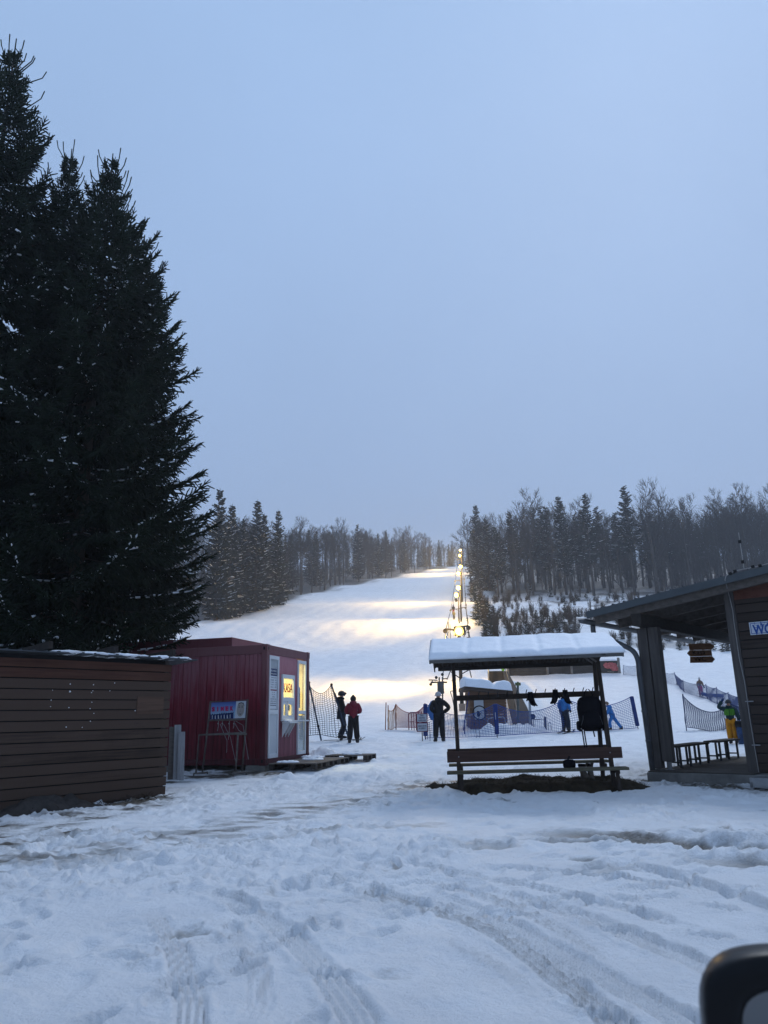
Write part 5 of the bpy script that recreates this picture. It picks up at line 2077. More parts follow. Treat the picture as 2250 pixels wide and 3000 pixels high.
mb.build('eave_beam', BEAMWOOD, pav, bevel=.008)
for a, b in ((.02, .12), (.245, .12)):
    for bb in (b,):
        mb = MB()
        z0 = .36 if (a > .1 and bb == b) else .23
        mb.box(B(a, bb, (pz1 - .245 + z0) / 2), (.20, .20, pz1 - .245 - z0), 0, (ex, ey, Z))
        p_ = mb.build('post', POSTWOOD, pav, bevel=.008)
        mb = MB()
        mb.box(B(a, bb, (z0 + .2) / 2 - .002), (.09, .012, z0 - .2), 0, (ex, ey, Z))
        mb.box(B(a, bb, .208), (.14, .14, .012), 0, (ex, ey, Z))
        mb.build('post_foot', STEEL, p_)
# gutter along the eave, hung under the roof edge
mb = MB()
ga = va0 - .07
gzv = rz(va0) - .085
n = 9
vs, fs = [], []
for bb in (-.62, DEP - .5):
    for k in range(n + 1):
        t = math.pi * k / n
        vs.append(B(ga + .075 * math.cos(t), bb, gzv - .085 * math.sin(t) + (.0 if bb < 0 else -.03)))
m_ = n + 1
for k in range(n): fs.append((k, k + 1, m_ + k + 1, m_ + k))
nv0 = len(vs)
vs += [v + Z * .008 for v in vs]
fs += [tuple(reversed([i + nv0 for i in f])) for f in fs]
fs.append(tuple(range(m_)))
mb.add(vs, fs)
GUT = plain('dark_zinc', (.075, .08, .085), .45, .4, .25, 6)
mb.build('gutter', GUT, pav, smooth=False)
mb = MB()
pts = [B(ga, -.1, gzv - .08), B(ga, -.1, gzv - .22), B(ga + .06, -.1, gzv - .32)]
q = [(1800, 1880, .05), (1828, 1892, .05), (1855, 1908, .03), (1869, 1935, .0), (1873, 1975, .0)]
for (px, py, b) in q:
    a_, z_ = BL(px, py, b - .06)
    pts.append(B(a_, b - .06, z_))
a_, z_ = BL(1916, 2286, -.06)
pts.append(B(a_, -.06, z_ - .05))
pp = spline3 = None
def spl3(P, n=5):
    P = [2 * P[0] - P[1]] + list(P) + [2 * P[-1] - P[-2]]
    out = []
    for i in range(1, len(P) - 2):
        for k in range(n):
            t = k / n
            out.append(.5 * ((2 * P[i]) + (-P[i - 1] + P[i + 1]) * t + (2 * P[i - 1] - 5 * P[i] + 4 * P[i + 1] - P[i + 2]) * t * t + (-P[i - 1] + 3 * P[i] - 3 * P[i + 1] + P[i + 2]) * t ** 3))
    out.append(P[-2])
    return out
mb.tube(spl3(pts[:-1]) + [pts[-1]], .052, 12)
for f in (.35, .62):
    p = pts[-2] * (1 - f) + pts[-1] * f
    mb.tube([p - Z * .02, p + Z * .02], .06, 12)
mb.build('downpipe', plain('grey_downpipe', (.10, .105, .115), .45, .3, .2, 6), pav, smooth=True)
# slab
mb = MB()
SW, SD_ = AE, 5.0
bbox(mb, -.02, SW, -.40, SD_, -.2, .19)
mb.build('slab', CONC, pav, bevel=.02)
mb = MB()
for i in range(40):
    bbox(mb, .0, 1.9, -.38 + i * .134, -.38 + i * .134 + .122, .195, .212)
mb.build('decking', wood('dark_decking', (.03, .026, .022), (.075, .066, .058), 0, .7), pav)
# boarded wall with its corner post
mb = MB()
w0 = 1.755
boards(mb, B(w0 + .12, .06, 0), ex, Z, AE - w0 - .2, .2, rz(w0 + .3) - .32, .168, .03, -ey)
PAVWOOD = wood('blackened_boards', (.012, .009, .008), (.055, .041, .034), 0, .7, island=.55)
wl = mb.build('wall', PAVWOOD, pav, bevel=.004)
rot_axis_obj(wl, ex)
mb = MB()
bbox(mb, w0 + .12, AE - .15, .065, .09, .2, rz(w0 + .3) - .33)
mb.build('gap_blackout', BLACK, pav)  # black sheet added behind the boards so that no light comes through
mb = MB()
nbd = 8
for k in range(3):
    aL = w0 + .12
    z = rz(aL) - .32 + k * .10
mb.prism([(w0 + .12, rz(w0 + .12) - .325), (AE - .1, rz(w0 + .12) - .325), (AE - .1, rz(AE - .1) - .09), (w0 + .12, rz(w0 + .12) - .09)], O + ey * .06, ex, Z, -ey * .03)
mb.build('gable_board', wood('red_gable_wood', (.055, .020, .014), (.13, .052, .036), 0, .6), pav)
mb = MB()
bbox(mb, w0 - .06, w0 + .115, .0, .2, .2, rz(w0) - .09)
mb.build('corner_post', POSTWOOD, pav, bevel=.006)
mb = MB()
boards(mb, B(w0 + .02, .2, 0), ey, Z, DEP - 1.2, .2, rz(w0) - .2, .168, .03, -ex)
w2_ = mb.build('side_wall', PAVWOOD, pav, bevel=.004)
rot_axis_obj(w2_, ey)
# lightning conductor: wire down the wall, clamps on the verge, rod on the roof
mb = MB()
WIRE = plain('pale_wire', (.30, .29, .28), .5, .4, .2, 8)
wp = []
for (px, py, b) in ((2250, 1651, -.54), (2215, 1660, -.54), (2160, 1671, -.54), (2139, 1679, -.545), (2127, 1687, -.55), (2124, 1699, -.55), (2130, 1722, -.42), (2138, 1752, -.05), (2147, 1790, .0), (2150, 1820, .0), (2166, 1930, .0), (2182, 2000, .0), (2196, 2100, .0), (2211, 2190, .0), (2224, 2268, .0)):
    a_, z_ = BL(px, py, b)
    wp.append(B(a_, b, z_))
mb.tube(wp, .008, 6)
mb.build('conductor_wire', WIRE, pav)
for (px, py, b) in ((2140, 1680, -.54), (2154, 1673, -.54), (2206, 1660, -.54), (2227, 1657, -.54)):
    a_, z_ = BL(px, py, b)
    mb = MB()
    mb.box(B(a_, b, z_), (.06, .05, .045), 0, (rx_, ey, rnm))
    mb.build('wire_clamp', BLACK, pav, bevel=.005)
for (py, b) in ((2055, .0), (2183, .0)):
    px = 2189 if py < 2100 else 2209
    a_, z_ = BL(px, py, b - .02)
    mb = MB()
    mb.box(B(a_ + .03, b, z_), (.14, .03, .018), 0, (ex, ey, Z))
    mb.build('wall_clip', STEEL, pav)
mb = MB()
a_, z_ = BL(2179, 1662, -.5)
a2_, z2_ = BL(2164, 1560, -.5)
mb.tube([B(a_, -.5, z_ - .02), B(a_ + .0, -.5, z_ + (z2_ - z_))], .008, 6)
mb.build('lightning_rod', WIRE, pav)
for zz in (.10, .48):
    mb = MB()
    mb.box(B(a_, -.5, z_ + zz), (.055, .05, .06), 0, (ex, ey, Z))
    mb.build('rod_clamp', BLACK, pav, bevel=.004)
# WC sign
pl0 = onplane(2192, 1824, B(0, .02, 0), ey)
pl1 = onplane(2256, 1816, B(0, .02, 0), ey)
plb = onplane(2198, 1861, B(0, .02, 0), ey)
wsz = .44
hsz = float(pl0[2] - plb[2])
sa0 = float((pl0 - O) @ ex) + .01
szc = float(pl0[2] + plb[2]) / 2
ss = thing('toilet_sign', 'white and blue WC sign on the dark boarded wall', 'sign', B(sa0 + wsz / 2, .02, szc))
mb = MB()
mb.box(B(sa0 + wsz / 2, .018, szc), (wsz, .012, hsz), 0, (ex, ey, Z))
mb.build('board', plain('sign_white', (.56, .60, .64), .4, 0, .06, 4), ss, bevel=.003)
SBLUE = plain('sign_blue', (.03, .085, .30), .5, 0, .08, 6)
mb = MB()
for (a0_, a1_, z0_, z1_) in ((.02, wsz - .02, .02, .03), (.02, wsz - .02, hsz - .03, hsz - .02), (.02, .03, .03, hsz - .03), (wsz - .03, wsz - .02, .03, hsz - .03)):
    bbox(mb, sa0 + a0_, sa0 + a1_, .008, .0115, szc - hsz / 2 + z0_, szc - hsz / 2 + z1_)
mb.build('border', SBLUE, ss)
lettering('wc_letters', 'WC', .24, SBLUE, B(sa0 + wsz * .5, .010, szc - hsz * .15), ex, Z, ss, wsz * .74, .002, .008)
mb = MB()
for k, aa in enumerate((.21, .33)):              # the small figures
    zc = szc + hsz * .27
    mb.ball(B(sa0 + aa, .010, zc + .035), .013, 8, 6, 0, (1, .4, 1))
    mb.prism([(-.02, -.0), (.02, 0), (.012 if k == 0 else .024, -.035), (-.012 if k == 0 else -.024, -.035)], B(sa0 + aa, .011, zc + .018), ex, Z, -ey * .003)
    for s in (-1, 1):
        bbox(mb, sa0 + aa + s * .009 - .005, sa0 + aa + s * .009 + .005, .008, .0115, zc - .05, zc - .017)
bbox(mb, sa0 + .268, sa0 + .272, .008, .0115, szc + hsz * .12, szc + hsz * .42)
zc = szc + hsz * .24
ringp = [B(sa0 + .11 + .026 * math.cos(t), .010, zc - .015 + .026 * math.sin(t)) for t in np.linspace(-3.6, .9, 12)]
mb.tube(ringp, .004, 5)
mb.tube([B(sa0 + .10, .010, zc + .03), B(sa0 + .102, .010, zc), B(sa0 + .13, .010, zc), B(sa0 + .14, .010, zc - .03)], .004, 5)
mb.ball(B(sa0 + .10, .010, zc + .042), .009, 7, 5, 0, (1, .4, 1))
mb.build('pictograms', SBLUE, ss)

# arrow boards hanging from the beam
ab = 2.35
pAB = at(2053, 1910, 17.4)
nAB = V3(-math.sin(R(-12)), math.cos(R(-12)), 0)
uAB = V3(math.cos(R(-12)), math.sin(R(-12)), 0)
ars = thing('arrow_boards', 'three brown wooden arrow boards hanging under the pavilion beam', 'sign', pAB)
def AB(px, py): return onplane(px, py, pAB, nAB)
ARW = wood('brown_sign_boards', (.13, .060, .030), (.27, .14, .075), 0, .7)
for pts in ([(2017, 1886), (2081, 1884), (2094, 1893), (2084, 1903.4), (2020, 1904.4)], [(2020, 1905), (2084, 1904), (2087, 1921.4), (2022, 1923.4), (2013, 1914)], [(2022, 1924), (2086, 1922), (2095, 1931), (2087, 1941), (2022, 1942)]):
    mb = MB()
    P_ = [AB(*p) for p in pts]
    n = len(P_)
    mb.add(P_ + [p + nAB * .025 for p in P_], [tuple(range(n)), tuple(reversed(range(n, 2 * n)))] + [(i, n + i, n + (i + 1) % n, (i + 1) % n) for i in range(n)])
    mb.build('arrow_board', ARW, ars, bevel=.003)
BURN = plain('burnt_lettering', (.012, .008, .006), .8)
lettering('kasa_text', 'Kasa', .15, BURN, AB(2047, 1912) - nAB * .004, uAB, Z, ars, None, .002)
lettering('wc_text', 'WC', .14, BURN, AB(2051, 1931) - nAB * .004, uAB, Z, ars, .26, .002)
mb = MB()
for px in (2035, 2070):
    p = AB(px, 1889) + nAB * .012
    mb.tube([p, V3(p[0], p[1], pz1 - .22)], .006, 5)
mb.build('hanging_wires', DSTEEL, ars)

# benches at the edge of the deck
def deck_bench(b0, b1, lab, pairs, a=.16, ht=.43):
    r_ = thing('deck_bench', lab, 'bench', B(a, (b0 + b1) / 2, .21), 'benches on the pavilion deck')
    mb = MB()
    for k in (-.09, .09):
        bbox(mb, a + k - .082, a + k + .082, b0, b1, .21 + ht - .04, .21 + ht)
    q_ = mb.build('seat', BEAMWOOD, r_, bevel=.004)
    for bb in pairs:
        for k in (-.13, .13):
            mb = MB()
            bbox(mb, a + k - .02, a + k + .02, bb - .02, bb + .02, .212, .21 + ht - .042)
            mb.build('leg', DSTEEL, r_)
        mb = MB()
        bbox(mb, a - .11, a + .11, bb - .015, bb + .015, .30, .33)
        mb.build('cross_bar', DSTEEL, r_)
deck_bench(.42, 2.35, 'long dark bench on the pavilion deck beside the timber posts', (.62, 1.18, 1.74, 2.26))
deck_bench(3.0, 4.6, 'shorter dark bench on the far end of the pavilion deck', (3.12, 3.7, 4.4))
# steel grate box by the wall
gb = thing('boot_grate', 'grey steel boot scraper box at the foot of the boarded wall', 'boot scraper', gs(2245, 2312))
g0 = onplane(2218, 2300, B(0, -.55, 0), ey)
ga_ = float((g0 - O) @ ex)
zg = surf(g0[0], g0[1])
mb = MB()
for bq in (-.95, -.42):
    bbox(mb, ga_, ga_ + 1.1, bq, bq + .02, zg + .02, zg + .17)
for aq in (ga_, ga_ + 1.08):
    bbox(mb, aq, aq + .02, -.93, -.42, zg + .02, zg + .17)
for aq in (ga_ + .0, ga_ + 1.04):
    for bq in (-.95, -.45):
        bbox(mb, aq, aq + .05, bq, bq + .05, zg - .05, zg + .10)
mb.build('frame', STEEL, gb)
mb = MB()
for k in range(16):
    bbox(mb, ga_ + .03 + k * .065, ga_ + .05 + k * .065, -.93, -.42, zg + .15, zg + .168)
mb.build('grating', STEEL, gb)
mb = MB()
mb.tube([B(ga_ + .62, -.5, zg + .17), B(ga_ + .62, -.5, zg + .72), B(ga_ + 1.0, -.5, zg + .76)], .016, 8)
mb.build('hand_rail', STEEL, gb, smooth=True)
# ================================================================== PEOPLE
def skinmesh(name, pts, edges, radii, root_i, mat, parent, sub=1):
    me = bpy.data.meshes.new(name)
    me.from_pydata([tuple(map(float, p)) for p in pts], edges, [])
    ob = bpy.data.objects.new(name, me)
    PCOL.objects.link(ob)
    md = ob.modifiers.new('skin', 'SKIN')
    md.use_smooth_shade = True
    md.branch_smoothing = .3
    if not me.skin_vertices: return None
    sv = me.skin_vertices[0].data
    for i, r in enumerate(radii):
        sv[i].radius = r if hasattr(r, '__len__') else (r, r)
        sv[i].use_root = (i == root_i)
    if sub:
        s = ob.modifiers.new('sub', 'SUBSURF')
        s.levels = s.render_levels = sub
    return (ob, name, mat, parent)
PCOL = bpy.data.collections.new('pose_work')
scene.collection.children.link(PCOL)
SKIN = plain('skin', (.38, .22, .16), .55, 0, .08, 20)
_pending = []
def fabric(name, col): return plain(name, col, .8, 0, .28, 9, .3)
PBLACK, PNAVY = fabric('black_cloth', (.010, .010, .012)), fabric('dark_blue_trousers', (.016, .024, .040))
PRED, PBLUE = fabric('dark_red_jacket', (.16, .014, .028)), fabric('bright_blue_cloth', (.03, .16, .42))
PGREEN, PTEAL = fabric('green_cloth', (.06, .20, .02)), fabric('dark_teal_cloth', (.012, .035, .040))
PYEL, PPINK = fabric('yellow_trousers', (.52, .21, .012)), fabric('pink_trousers', (.50, .05, .16))
PBEIGE, PWHITE = fabric('beige_cloth', (.16, .11, .085)), fabric('white_wool', (.42, .42, .43))
PHAIR, PLIME = fabric('dark_hair', (.018, .013, .010)), fabric('lime_cloth', (.16, .42, .06))
PBOOT = plain('boot_plastic', (.030, .030, .033), .5, 0, .3, 10)
J0 = dict(hip=(0, 0, .95), waist=(0, 0, 1.10), chest=(0, 0, 1.30), neck=(0, .0, 1.47), headb=(0, .025, 1.55), headt=(0, .02, 1.67),
          shL=(-.19, 0, 1.40), elL=(-.25, -.03, 1.14), wrL=(-.22, .10, .93), shR=(.19, 0, 1.40), elR=(.25, -.03, 1.14), wrR=(.22, .10, .93),
          hL=(-.09, 0, .90), knL=(-.105, .035, .50), anL=(-.11, 0, .10), toL=(-.125, .16, .05), hR=(.09, 0, .90), knR=(.105, .035, .50), anR=(.11, 0, .10), toR=(.125, .16, .05))
def glove_mesh(w, e, s, mat, parent):
    """hand: palm, four bent fingers of different lengths, thumb from the side of the palm"""
    d = (w - e) / np.linalg.norm(w - e)
    sd = np.cross(d, (0, 0, 1.0))
    if np.linalg.norm(sd) < .1: sd = np.array([1.0, 0, 0])
    sd /= np.linalg.norm(sd)
    dn = np.cross(sd, d)
    mb = MB()
    mb.tube([w - d * .03 * s, w + d * .02 * s, w + d * .08 * s, w + d * .09 * s], [.034 * s, .042 * s, .046 * s, .03 * s], 9)
    for k, l in enumerate((.058, .072, .068, .050)):
        o = w + d * .08 * s + sd * (k - 1.5) * .021 * s
        mb.tube([o, o + (d * .7 - dn * .4) * l * .55 * s, o + (d * .8 - dn * 1.0) * l * .8 * s], [.0125 * s, .0115 * s, .008 * s], 6)
    o = w + d * .02 * s - sd * .04 * s
    mb.tube([o, o + (d * .6 - sd * .6) * .04 * s, o + (d * .9 - sd * .4 - dn * .3) * .07 * s], [.015 * s, .013 * s, .009 * s], 6)
    return mb.build('glove', mat, parent, smooth=True)
def person(label, feet, rot, H=1.72, top=PBLACK, legs=PBLACK, hat=('beanie', PBLACK), gloves=PBLACK, pose=None, face=True, hem=.80, bulk=1.0, stripe=None, yoke=None, hood=True, group=None, legw=1.0, detail=True):
    root = thing('person', label, 'person', feet, group)
    J = dict(J0)
    if pose: J.update(pose)
    s = H / 1.75
    ca, sa_ = math.cos(rot), math.sin(rot)
    def T(p):
        x, y, z = p[0] * s, p[1] * s, p[2] * s
        return np.array([feet[0] + x * ca - y * sa_, feet[1] + x * sa_ + y * ca, feet[2] + z])
    W = {k: T(v) for k, v in J.items()}
    order = ['hip', 'waist', 'chest', 'neck', 'headb', 'headt', 'shL', 'elL', 'wrL', 'shR', 'elR', 'wrR', 'hL', 'knL', 'anL', 'toL', 'hR', 'knR', 'anR', 'toR']
    rad = dict(hip=.12, waist=.11, chest=.13, neck=.055, headb=.075, headt=.082, shL=.06, elL=.045, wrL=.032, hL=.085, knL=.06, anL=.045, toL=.035)
    for k in ('sh', 'el', 'wr', 'h', 'kn', 'an', 'to'): rad[k + 'R'] = rad[k + 'L']
    E = [('hip', 'waist'), ('waist', 'chest'), ('chest', 'neck'), ('neck', 'headb'), ('headb', 'headt')]
    for q in 'LR': E += [('chest', 'sh' + q), ('sh' + q, 'el' + q), ('el' + q, 'wr' + q), ('hip', 'h' + q), ('h' + q, 'kn' + q), ('kn' + q, 'an' + q), ('an' + q, 'to' + q)]
    ix = {k: i for i, k in enumerate(order)}
    _pending.append(skinmesh('body', [W[k] for k in order], [(ix[a], ix[b]) for a, b in E], [rad[k] * s for k in order], 0, SKIN, root))
    # jacket
    jo = ['hem', 'waist', 'chest', 'neck', 'shL', 'elL', 'wrL', 'shR', 'elR', 'wrR']
    hv = np.array(J['hip']) + (np.array(J['hip']) - np.array(J['waist'])) / .15 * (.95 - hem) if False else np.array(J['hip']) + np.array([0, 0, hem - .95])
    W['hem'] = T(hv)
    jr = dict(hem=.175, waist=.165, chest=.18, neck=.09, shL=.10, elL=.088, wrL=.070)
    for k in ('sh', 'el', 'wr'): jr[k + 'R'] = jr[k + 'L']
    ji = {k: i for i, k in enumerate(jo)}
    JE = [('hem', 'waist'), ('waist', 'chest'), ('chest', 'neck')] + [e for q in 'LR' for e in (('chest', 'sh' + q), ('sh' + q, 'el' + q), ('el' + q, 'wr' + q))]
    _pending.append(skinmesh('jacket', [W[k] for k in jo], [(ji[a], ji[b]) for a, b in JE], [jr[k] * s * bulk for k in jo], 0, top, root))
    # trousers
    to = ['hip', 'hL', 'knL', 'anL', 'hR', 'knR', 'anR']
    tr_ = dict(hip=.16, hL=.128, knL=.108 * legw, anL=.100 * legw)
    for k in ('h', 'kn', 'an'): tr_[k + 'R'] = tr_[k + 'L']
    ti = {k: i for i, k in enumerate(to)}
    TE = [('hip', 'hL'), ('hL', 'knL'), ('knL', 'anL'), ('hip', 'hR'), ('hR', 'knR'), ('knR', 'anR')]
    _pending.append(skinmesh('trousers', [W[k] for k in to], [(ti[a], ti[b]) for a, b in TE], [tr_[k] * s for k in to], 0, legs, root))
    for q in 'LR':
        mb = MB()
        a, t = W['an' + q], W['to' + q]
        dv = t - a
        dv[2] = 0
        mb.tube([a - dv * .4 + np.array([0, 0, -.04 * s]), a + np.array([0, 0, -.02 * s]), a + dv * .6 + np.array([0, 0, -.035 * s]), t + dv * .15 + np.array([0, 0, -.01 * s])], [.05 * s, .062 * s, .055 * s, .035 * s], 9)
        mb.tube([a + np.array([0, 0, -.05 * s]), a + np.array([0, 0, .12 * s])], [.065 * s, .07 * s], 9)
        mb.build('boot', PBOOT, root, smooth=True)
        if detail: glove_mesh(W['wr' + q], W['el' + q], s * 1.1, gloves, root)
    # head dress
    fwd = np.array([-sa_, ca, 0])
    rgt = np.array([ca, sa_, 0])
    hc = W['headb'] * .35 + W['headt'] * .65
    hr = .105 * s
    kind, hm = hat
    up_ = (W['headt'] - W['headb'])
    up_ /= np.linalg.norm(up_)
    def cap(c, r, lo, mat, name, sq=1.0, tall=1.05):
        mb = MB()
        vs, fs = [], []
        n, m_ = 14, 7
        for i in range(m_ + 1):
            th = (math.pi / 2 - lo) * 0 + i / m_ * (math.pi / 2 + lo)
            for k in range(n):
                a = 2 * math.pi * k / n
                vs.append(c + r * (math.sin(th) * (math.cos(a) * rgt + math.sin(a) * fwd * sq) + math.cos(th) * tall * up_))
        for i in range(m_):
            for k in range(n): fs.append((i * n + k, (i + 1) * n + k, (i + 1) * n + (k + 1) % n, i * n + (k + 1) % n))
        mb.add(vs, fs)
        return mb.build(name, mat, root, smooth=True)
    if kind == 'hair':
        cap(hc - fwd * .014 * s, hr * 1.08, .9, hm, 'hair')
        mb = MB()
        mb.ball(hc + up_ * hr * 1.02 - fwd * .02, hr * .42, 9, 6)
        mb.build('hair_bun', hm, root, smooth=True)
    elif kind == 'helmet':
        h_ = cap(hc + up_ * .01 * s, hr * 1.24, .45, hm, 'helmet', 1.1, 1.0)
        mb = MB()
        ps = [hc + up_ * .035 * s + (fwd * math.cos(a) * 1.32 + rgt * math.sin(a) * 1.22) * hr for a in np.linspace(-1.9, 1.9, 13)]
        mb.tube(ps, .026 * s, 7)
        mb.tube([hc + up_ * .035 * s + (fwd * math.cos(a) * 1.42 + rgt * math.sin(a) * .95) * hr for a in np.linspace(-.9, .9, 7)], .04 * s, 8)
        mb.build('goggles', PBOOT, root, smooth=True)
    else:
        cap(hc + up_ * .012 * s, hr * 1.12, .22, hm, 'hat', 1.08, 1.15)
        if kind == 'pompom':
            mb = MB()
            mb.ball(hc + up_ * hr * 1.45, hr * .5, 9, 6, 0, (1, 1, 1), .12, rnd)
            mb.build('pompom', hm, root, smooth=True)
        mb = MB()
        ps = [hc + up_ * .0 * s + (fwd * math.cos(a) * 1.13 + rgt * math.sin(a) * 1.1) * hr for a in np.linspace(0, 2 * math.pi, 17)]
        mb.tube(ps, .018 * s, 6)
        mb.build('hat_brim', hm, root, smooth=True)
    if face:
        mb = MB()
        fc = hc + fwd * hr * .86 - up_ * .03 * s
        mb.tube([fc + up_ * .02 * s, fc + fwd * .03 * s - up_ * .02 * s, fc - up_ * .03 * s], [.008 * s, .015 * s, .008 * s], 6)
        mb.build('nose', SKIN, root, smooth=True)
        mb = MB()
        for q in (-1, 1): mb.ball(fc + rgt * q * .034 * s + up_ * .018 * s - fwd * .004 * s, .010 * s, 7, 5)
        mb.tube([fc - up_ * .055 * s - rgt * .022 * s - fwd * .008, fc - up_ * .058 * s - fwd * .001, fc - up_ * .055 * s + rgt * .022 * s - fwd * .008], .005 * s, 5)
        mb.build('eyes_and_mouth', PHAIR, root)
    if hood:
        mb = MB()
        ps = [W['neck'] + (fwd * math.cos(a) * .95 + rgt * math.sin(a) * 1.0) * .095 * s + np.array([0, 0, .025 * s - .02 * s * math.cos(a)]) for a in np.linspace(0, 2 * math.pi, 15)]
        mb.tube(ps, .042 * s, 7)
        mb.tube([W['neck'] - fwd * .09 * s + np.array([0, 0, .05 * s]), W['neck'] - fwd * .13 * s + np.array([0, 0, -.08 * s]), W['neck'] - fwd * .13 * s + np.array([0, 0, -.18 * s])], [.07 * s, .10 * s, .03 * s], 9)
        mb.build('hood', top, root, smooth=True)
    if yoke is not None:
        mb = MB()
        c = (W['chest'] + W['waist']) / 2 + np.array([0, 0, .06 * s])
        vs, fs = [], []
        n = 16
        for i, (zz, r_) in enumerate(((-.13, .19), (-.04, .197), (.05, .20), (.13, .175))):
            for k in range(n):
                a = 2 * math.pi * k / n
                vs.append(c + np.array([0, 0, zz * s]) + r_ * s * bulk * 1.0 * (rgt * math.cos(a) * 1.0 + fwd * math.sin(a) * 1.0))
        for i in range(3):
            for k in range(n): fs.append((i * n + k, i * n + (k + 1) % n, (i + 1) * n + (k + 1) % n, (i + 1) * n + k))
        mb.add(vs, fs)
        mb.build('jacket_panel', yoke, root, smooth=True)
        mb = MB()
        mb.bar(c + fwd * .203 * s * bulk + np.array([0, 0, -.2 * s]), c + fwd * .203 * s * bulk + np.array([0, 0, .13 * s]), .014, .006, fwd)
        mb.build('zip', PBLACK, root)
    if stripe is not None:
        for q, sg in (('L', -1), ('R', 1)):
            mb = MB()
            off = rgt * sg * .098 * s
            mb.tube([W['h' + q] + off * 1.2, W['kn' + q] + off, W['an' + q] + off * .95], .014 * s, 6)
            mb.build('trouser_stripe', stripe, root)
    return root, W, fwd, rgt
def flush_people():
    bpy.context.view_layer.update()
    dg = bpy.context.evaluated_depsgraph_get()
    for it in _pending:
        if it is None: continue
        ob, name, mat, parent = it
        me = bpy.data.meshes.new_from_object(ob.evaluated_get(dg))
        me.name = name
        me.materials.clear()
        me.materials.append(mat)
        me.polygons.foreach_set('use_smooth', [True] * len(me.polygons))
        nm = ob.name
        bpy.data.objects.remove(ob)
        n = bpy.data.objects.new(name, me)
        COL.objects.link(n)
        n.parent = parent
        bpy_inv(n, parent)
    scene.collection.children.unlink(PCOL)
    bpy.data.collections.remove(PCOL)
def ski(c, d, lab, mat, L=1.5, group=None):
    d = np.array([d[0], d[1], 0.0])
    d /= np.linalg.norm(d)
    s_ = np.array([-d[1], d[0], 0])
    mb = MB()
    vs, fs = [], []
    prof = [(-.5, .045, .0), (-.47, .05, .0), (0, .036, .012), (.36, .05, .0), (.44, .042, .03), (.49, .022, .085)]
    for t, w, z in prof:
        q = c + d * t * L
        zz = surf(q[0], q[1]) + .012 + z
        for sg, dz in ((-1, 0), (1, 0), (1, .014), (-1, .014)):
            vs.append((q[0] + s_[0] * w * sg, q[1] + s_[1] * w * sg, zz + dz))
    for i in range(len(prof) - 1):
        for k in range(4): fs.append((i * 4 + k, i * 4 + (k + 1) % 4, i * 4 + 4 + (k + 1) % 4, i * 4 + 4 + k))
    fs += [(3, 2, 1, 0), tuple(range(len(vs) - 4, len(vs)))]
    mb.add(vs, fs)
    o = mb.build('ski', mat)
    tag(o, lab, 'ski', group)
    mb = MB()
    for t in (-.08, .1):
        q = c + d * t * L
        mb.box((q[0], q[1], surf(q[0], q[1]) + .055), (.10, .07, .05), 0, (d, s_, Z))
    mb.build('binding', PBOOT, o)
    return o
def skipole(p0, p1, lab, group=None):
    p0, p1 = np.asarray(p0, float), np.asarray(p1, float)
    r_ = thing('ski_pole', lab, 'ski pole', p1, group)
    mb = MB()
    mb.tube([p1, p0], [.007, .010], 6)
    mb.build('shaft', PBOOT, r_)
    mb = MB()
    d = (p0 - p1) / np.linalg.norm(p0 - p1)
    mb.tube([p0 - d * .1, p0], .017, 7)
    mb.build('grip', PBLACK, r_)
    mb = MB()
    mb.tube([p1 + d * .06, p1 + d * .07], .045, 9)
    mb.build('basket', PBLACK, r_)
SKIM = plain('dark_ski', (.02, .022, .035), .35, 0, .3, 6)
# 1 skier at the left net
f = gs(1000, 2163); f = at(1000, 2163, 29.8); f = foot(f) + Z * .03
r1, W_, fw, rg_ = person('skier in black helmet and jacket with dark blue trousers, standing by the left net', f, R(-80), 1.80, PBLACK, PNAVY, ('helmet', plain('dark_helmet', (.016, .020, .028), .35, 0, .3, 6)),
    pose=dict(hip=(0, -.02, .95), waist=(0, 0, 1.10), chest=(0, .02, 1.30), elL=(-.26, .08, 1.15), wrL=(-.20, .30, 1.04), elR=(.26, .06, 1.14), wrR=(.18, .30, 1.02), knL=(-.10, .12, .52), knR=(.10, .10, .52), anL=(-.10, -.04, .13), anR=(.10, -.02, .13), toL=(-.11, .15, .09), toR=(.11, .17, .09)))
ski(f + rg_ * .11 + fw * .1, fw, 'dark ski under the boot of the helmeted skier, nearer of the two', SKIM, 1.6)
ski(f - rg_ * .12 + fw * .15, fw + rg_ * .1, 'dark ski on the far foot of the helmeted skier', SKIM, 1.6)
skipole(W_['wrR'] + Z * .03, foot(f + fw * .75 + rg_ * .1), 'thin black ski pole held by the helmeted skier')
# 2 red jacket
f = foot(at(1036, 2174, 28.4))
person('person in dark red jacket and black trousers seen from behind', f, R(4), 1.68, PRED, PBLACK, ('hair', PHAIR), PBLACK,
    pose=dict(elL=(-.29, .03, 1.14), wrL=(-.10, .22, 1.10), elR=(.28, .04, 1.14), wrR=(.08, .24, 1.12), knL=(-.12, .03, .5), anL=(-.15, 0, .1), toL=(-.17, .16, .05), knR=(.11, .03, .5), anR=(.14, -.02, .1), toR=(.18, .14, .05)), hem=.74, bulk=1.06, legw=1.1)
# 3 black with white hat
f = foot(at(1289, 2173, 28.2))
person('person in black clothes and pale knitted hat seen from behind, elbow out', f, R(-3), 1.74, PBLACK, PBLACK, ('beanie', PWHITE), PBLACK,
    pose=dict(elL=(-.28, .0, 1.14), wrL=(-.12, .2, 1.04), elR=(.40, .02, 1.18), wrR=(.16, .16, 1.02), knL=(-.12, .02, .5), anL=(-.15, -.04, .1), toL=(-.20, .10, .05), knR=(.09, .05, .5), anR=(.12, .08, .1), toR=(.16, .23, .05)), hem=.80, bulk=1.05)
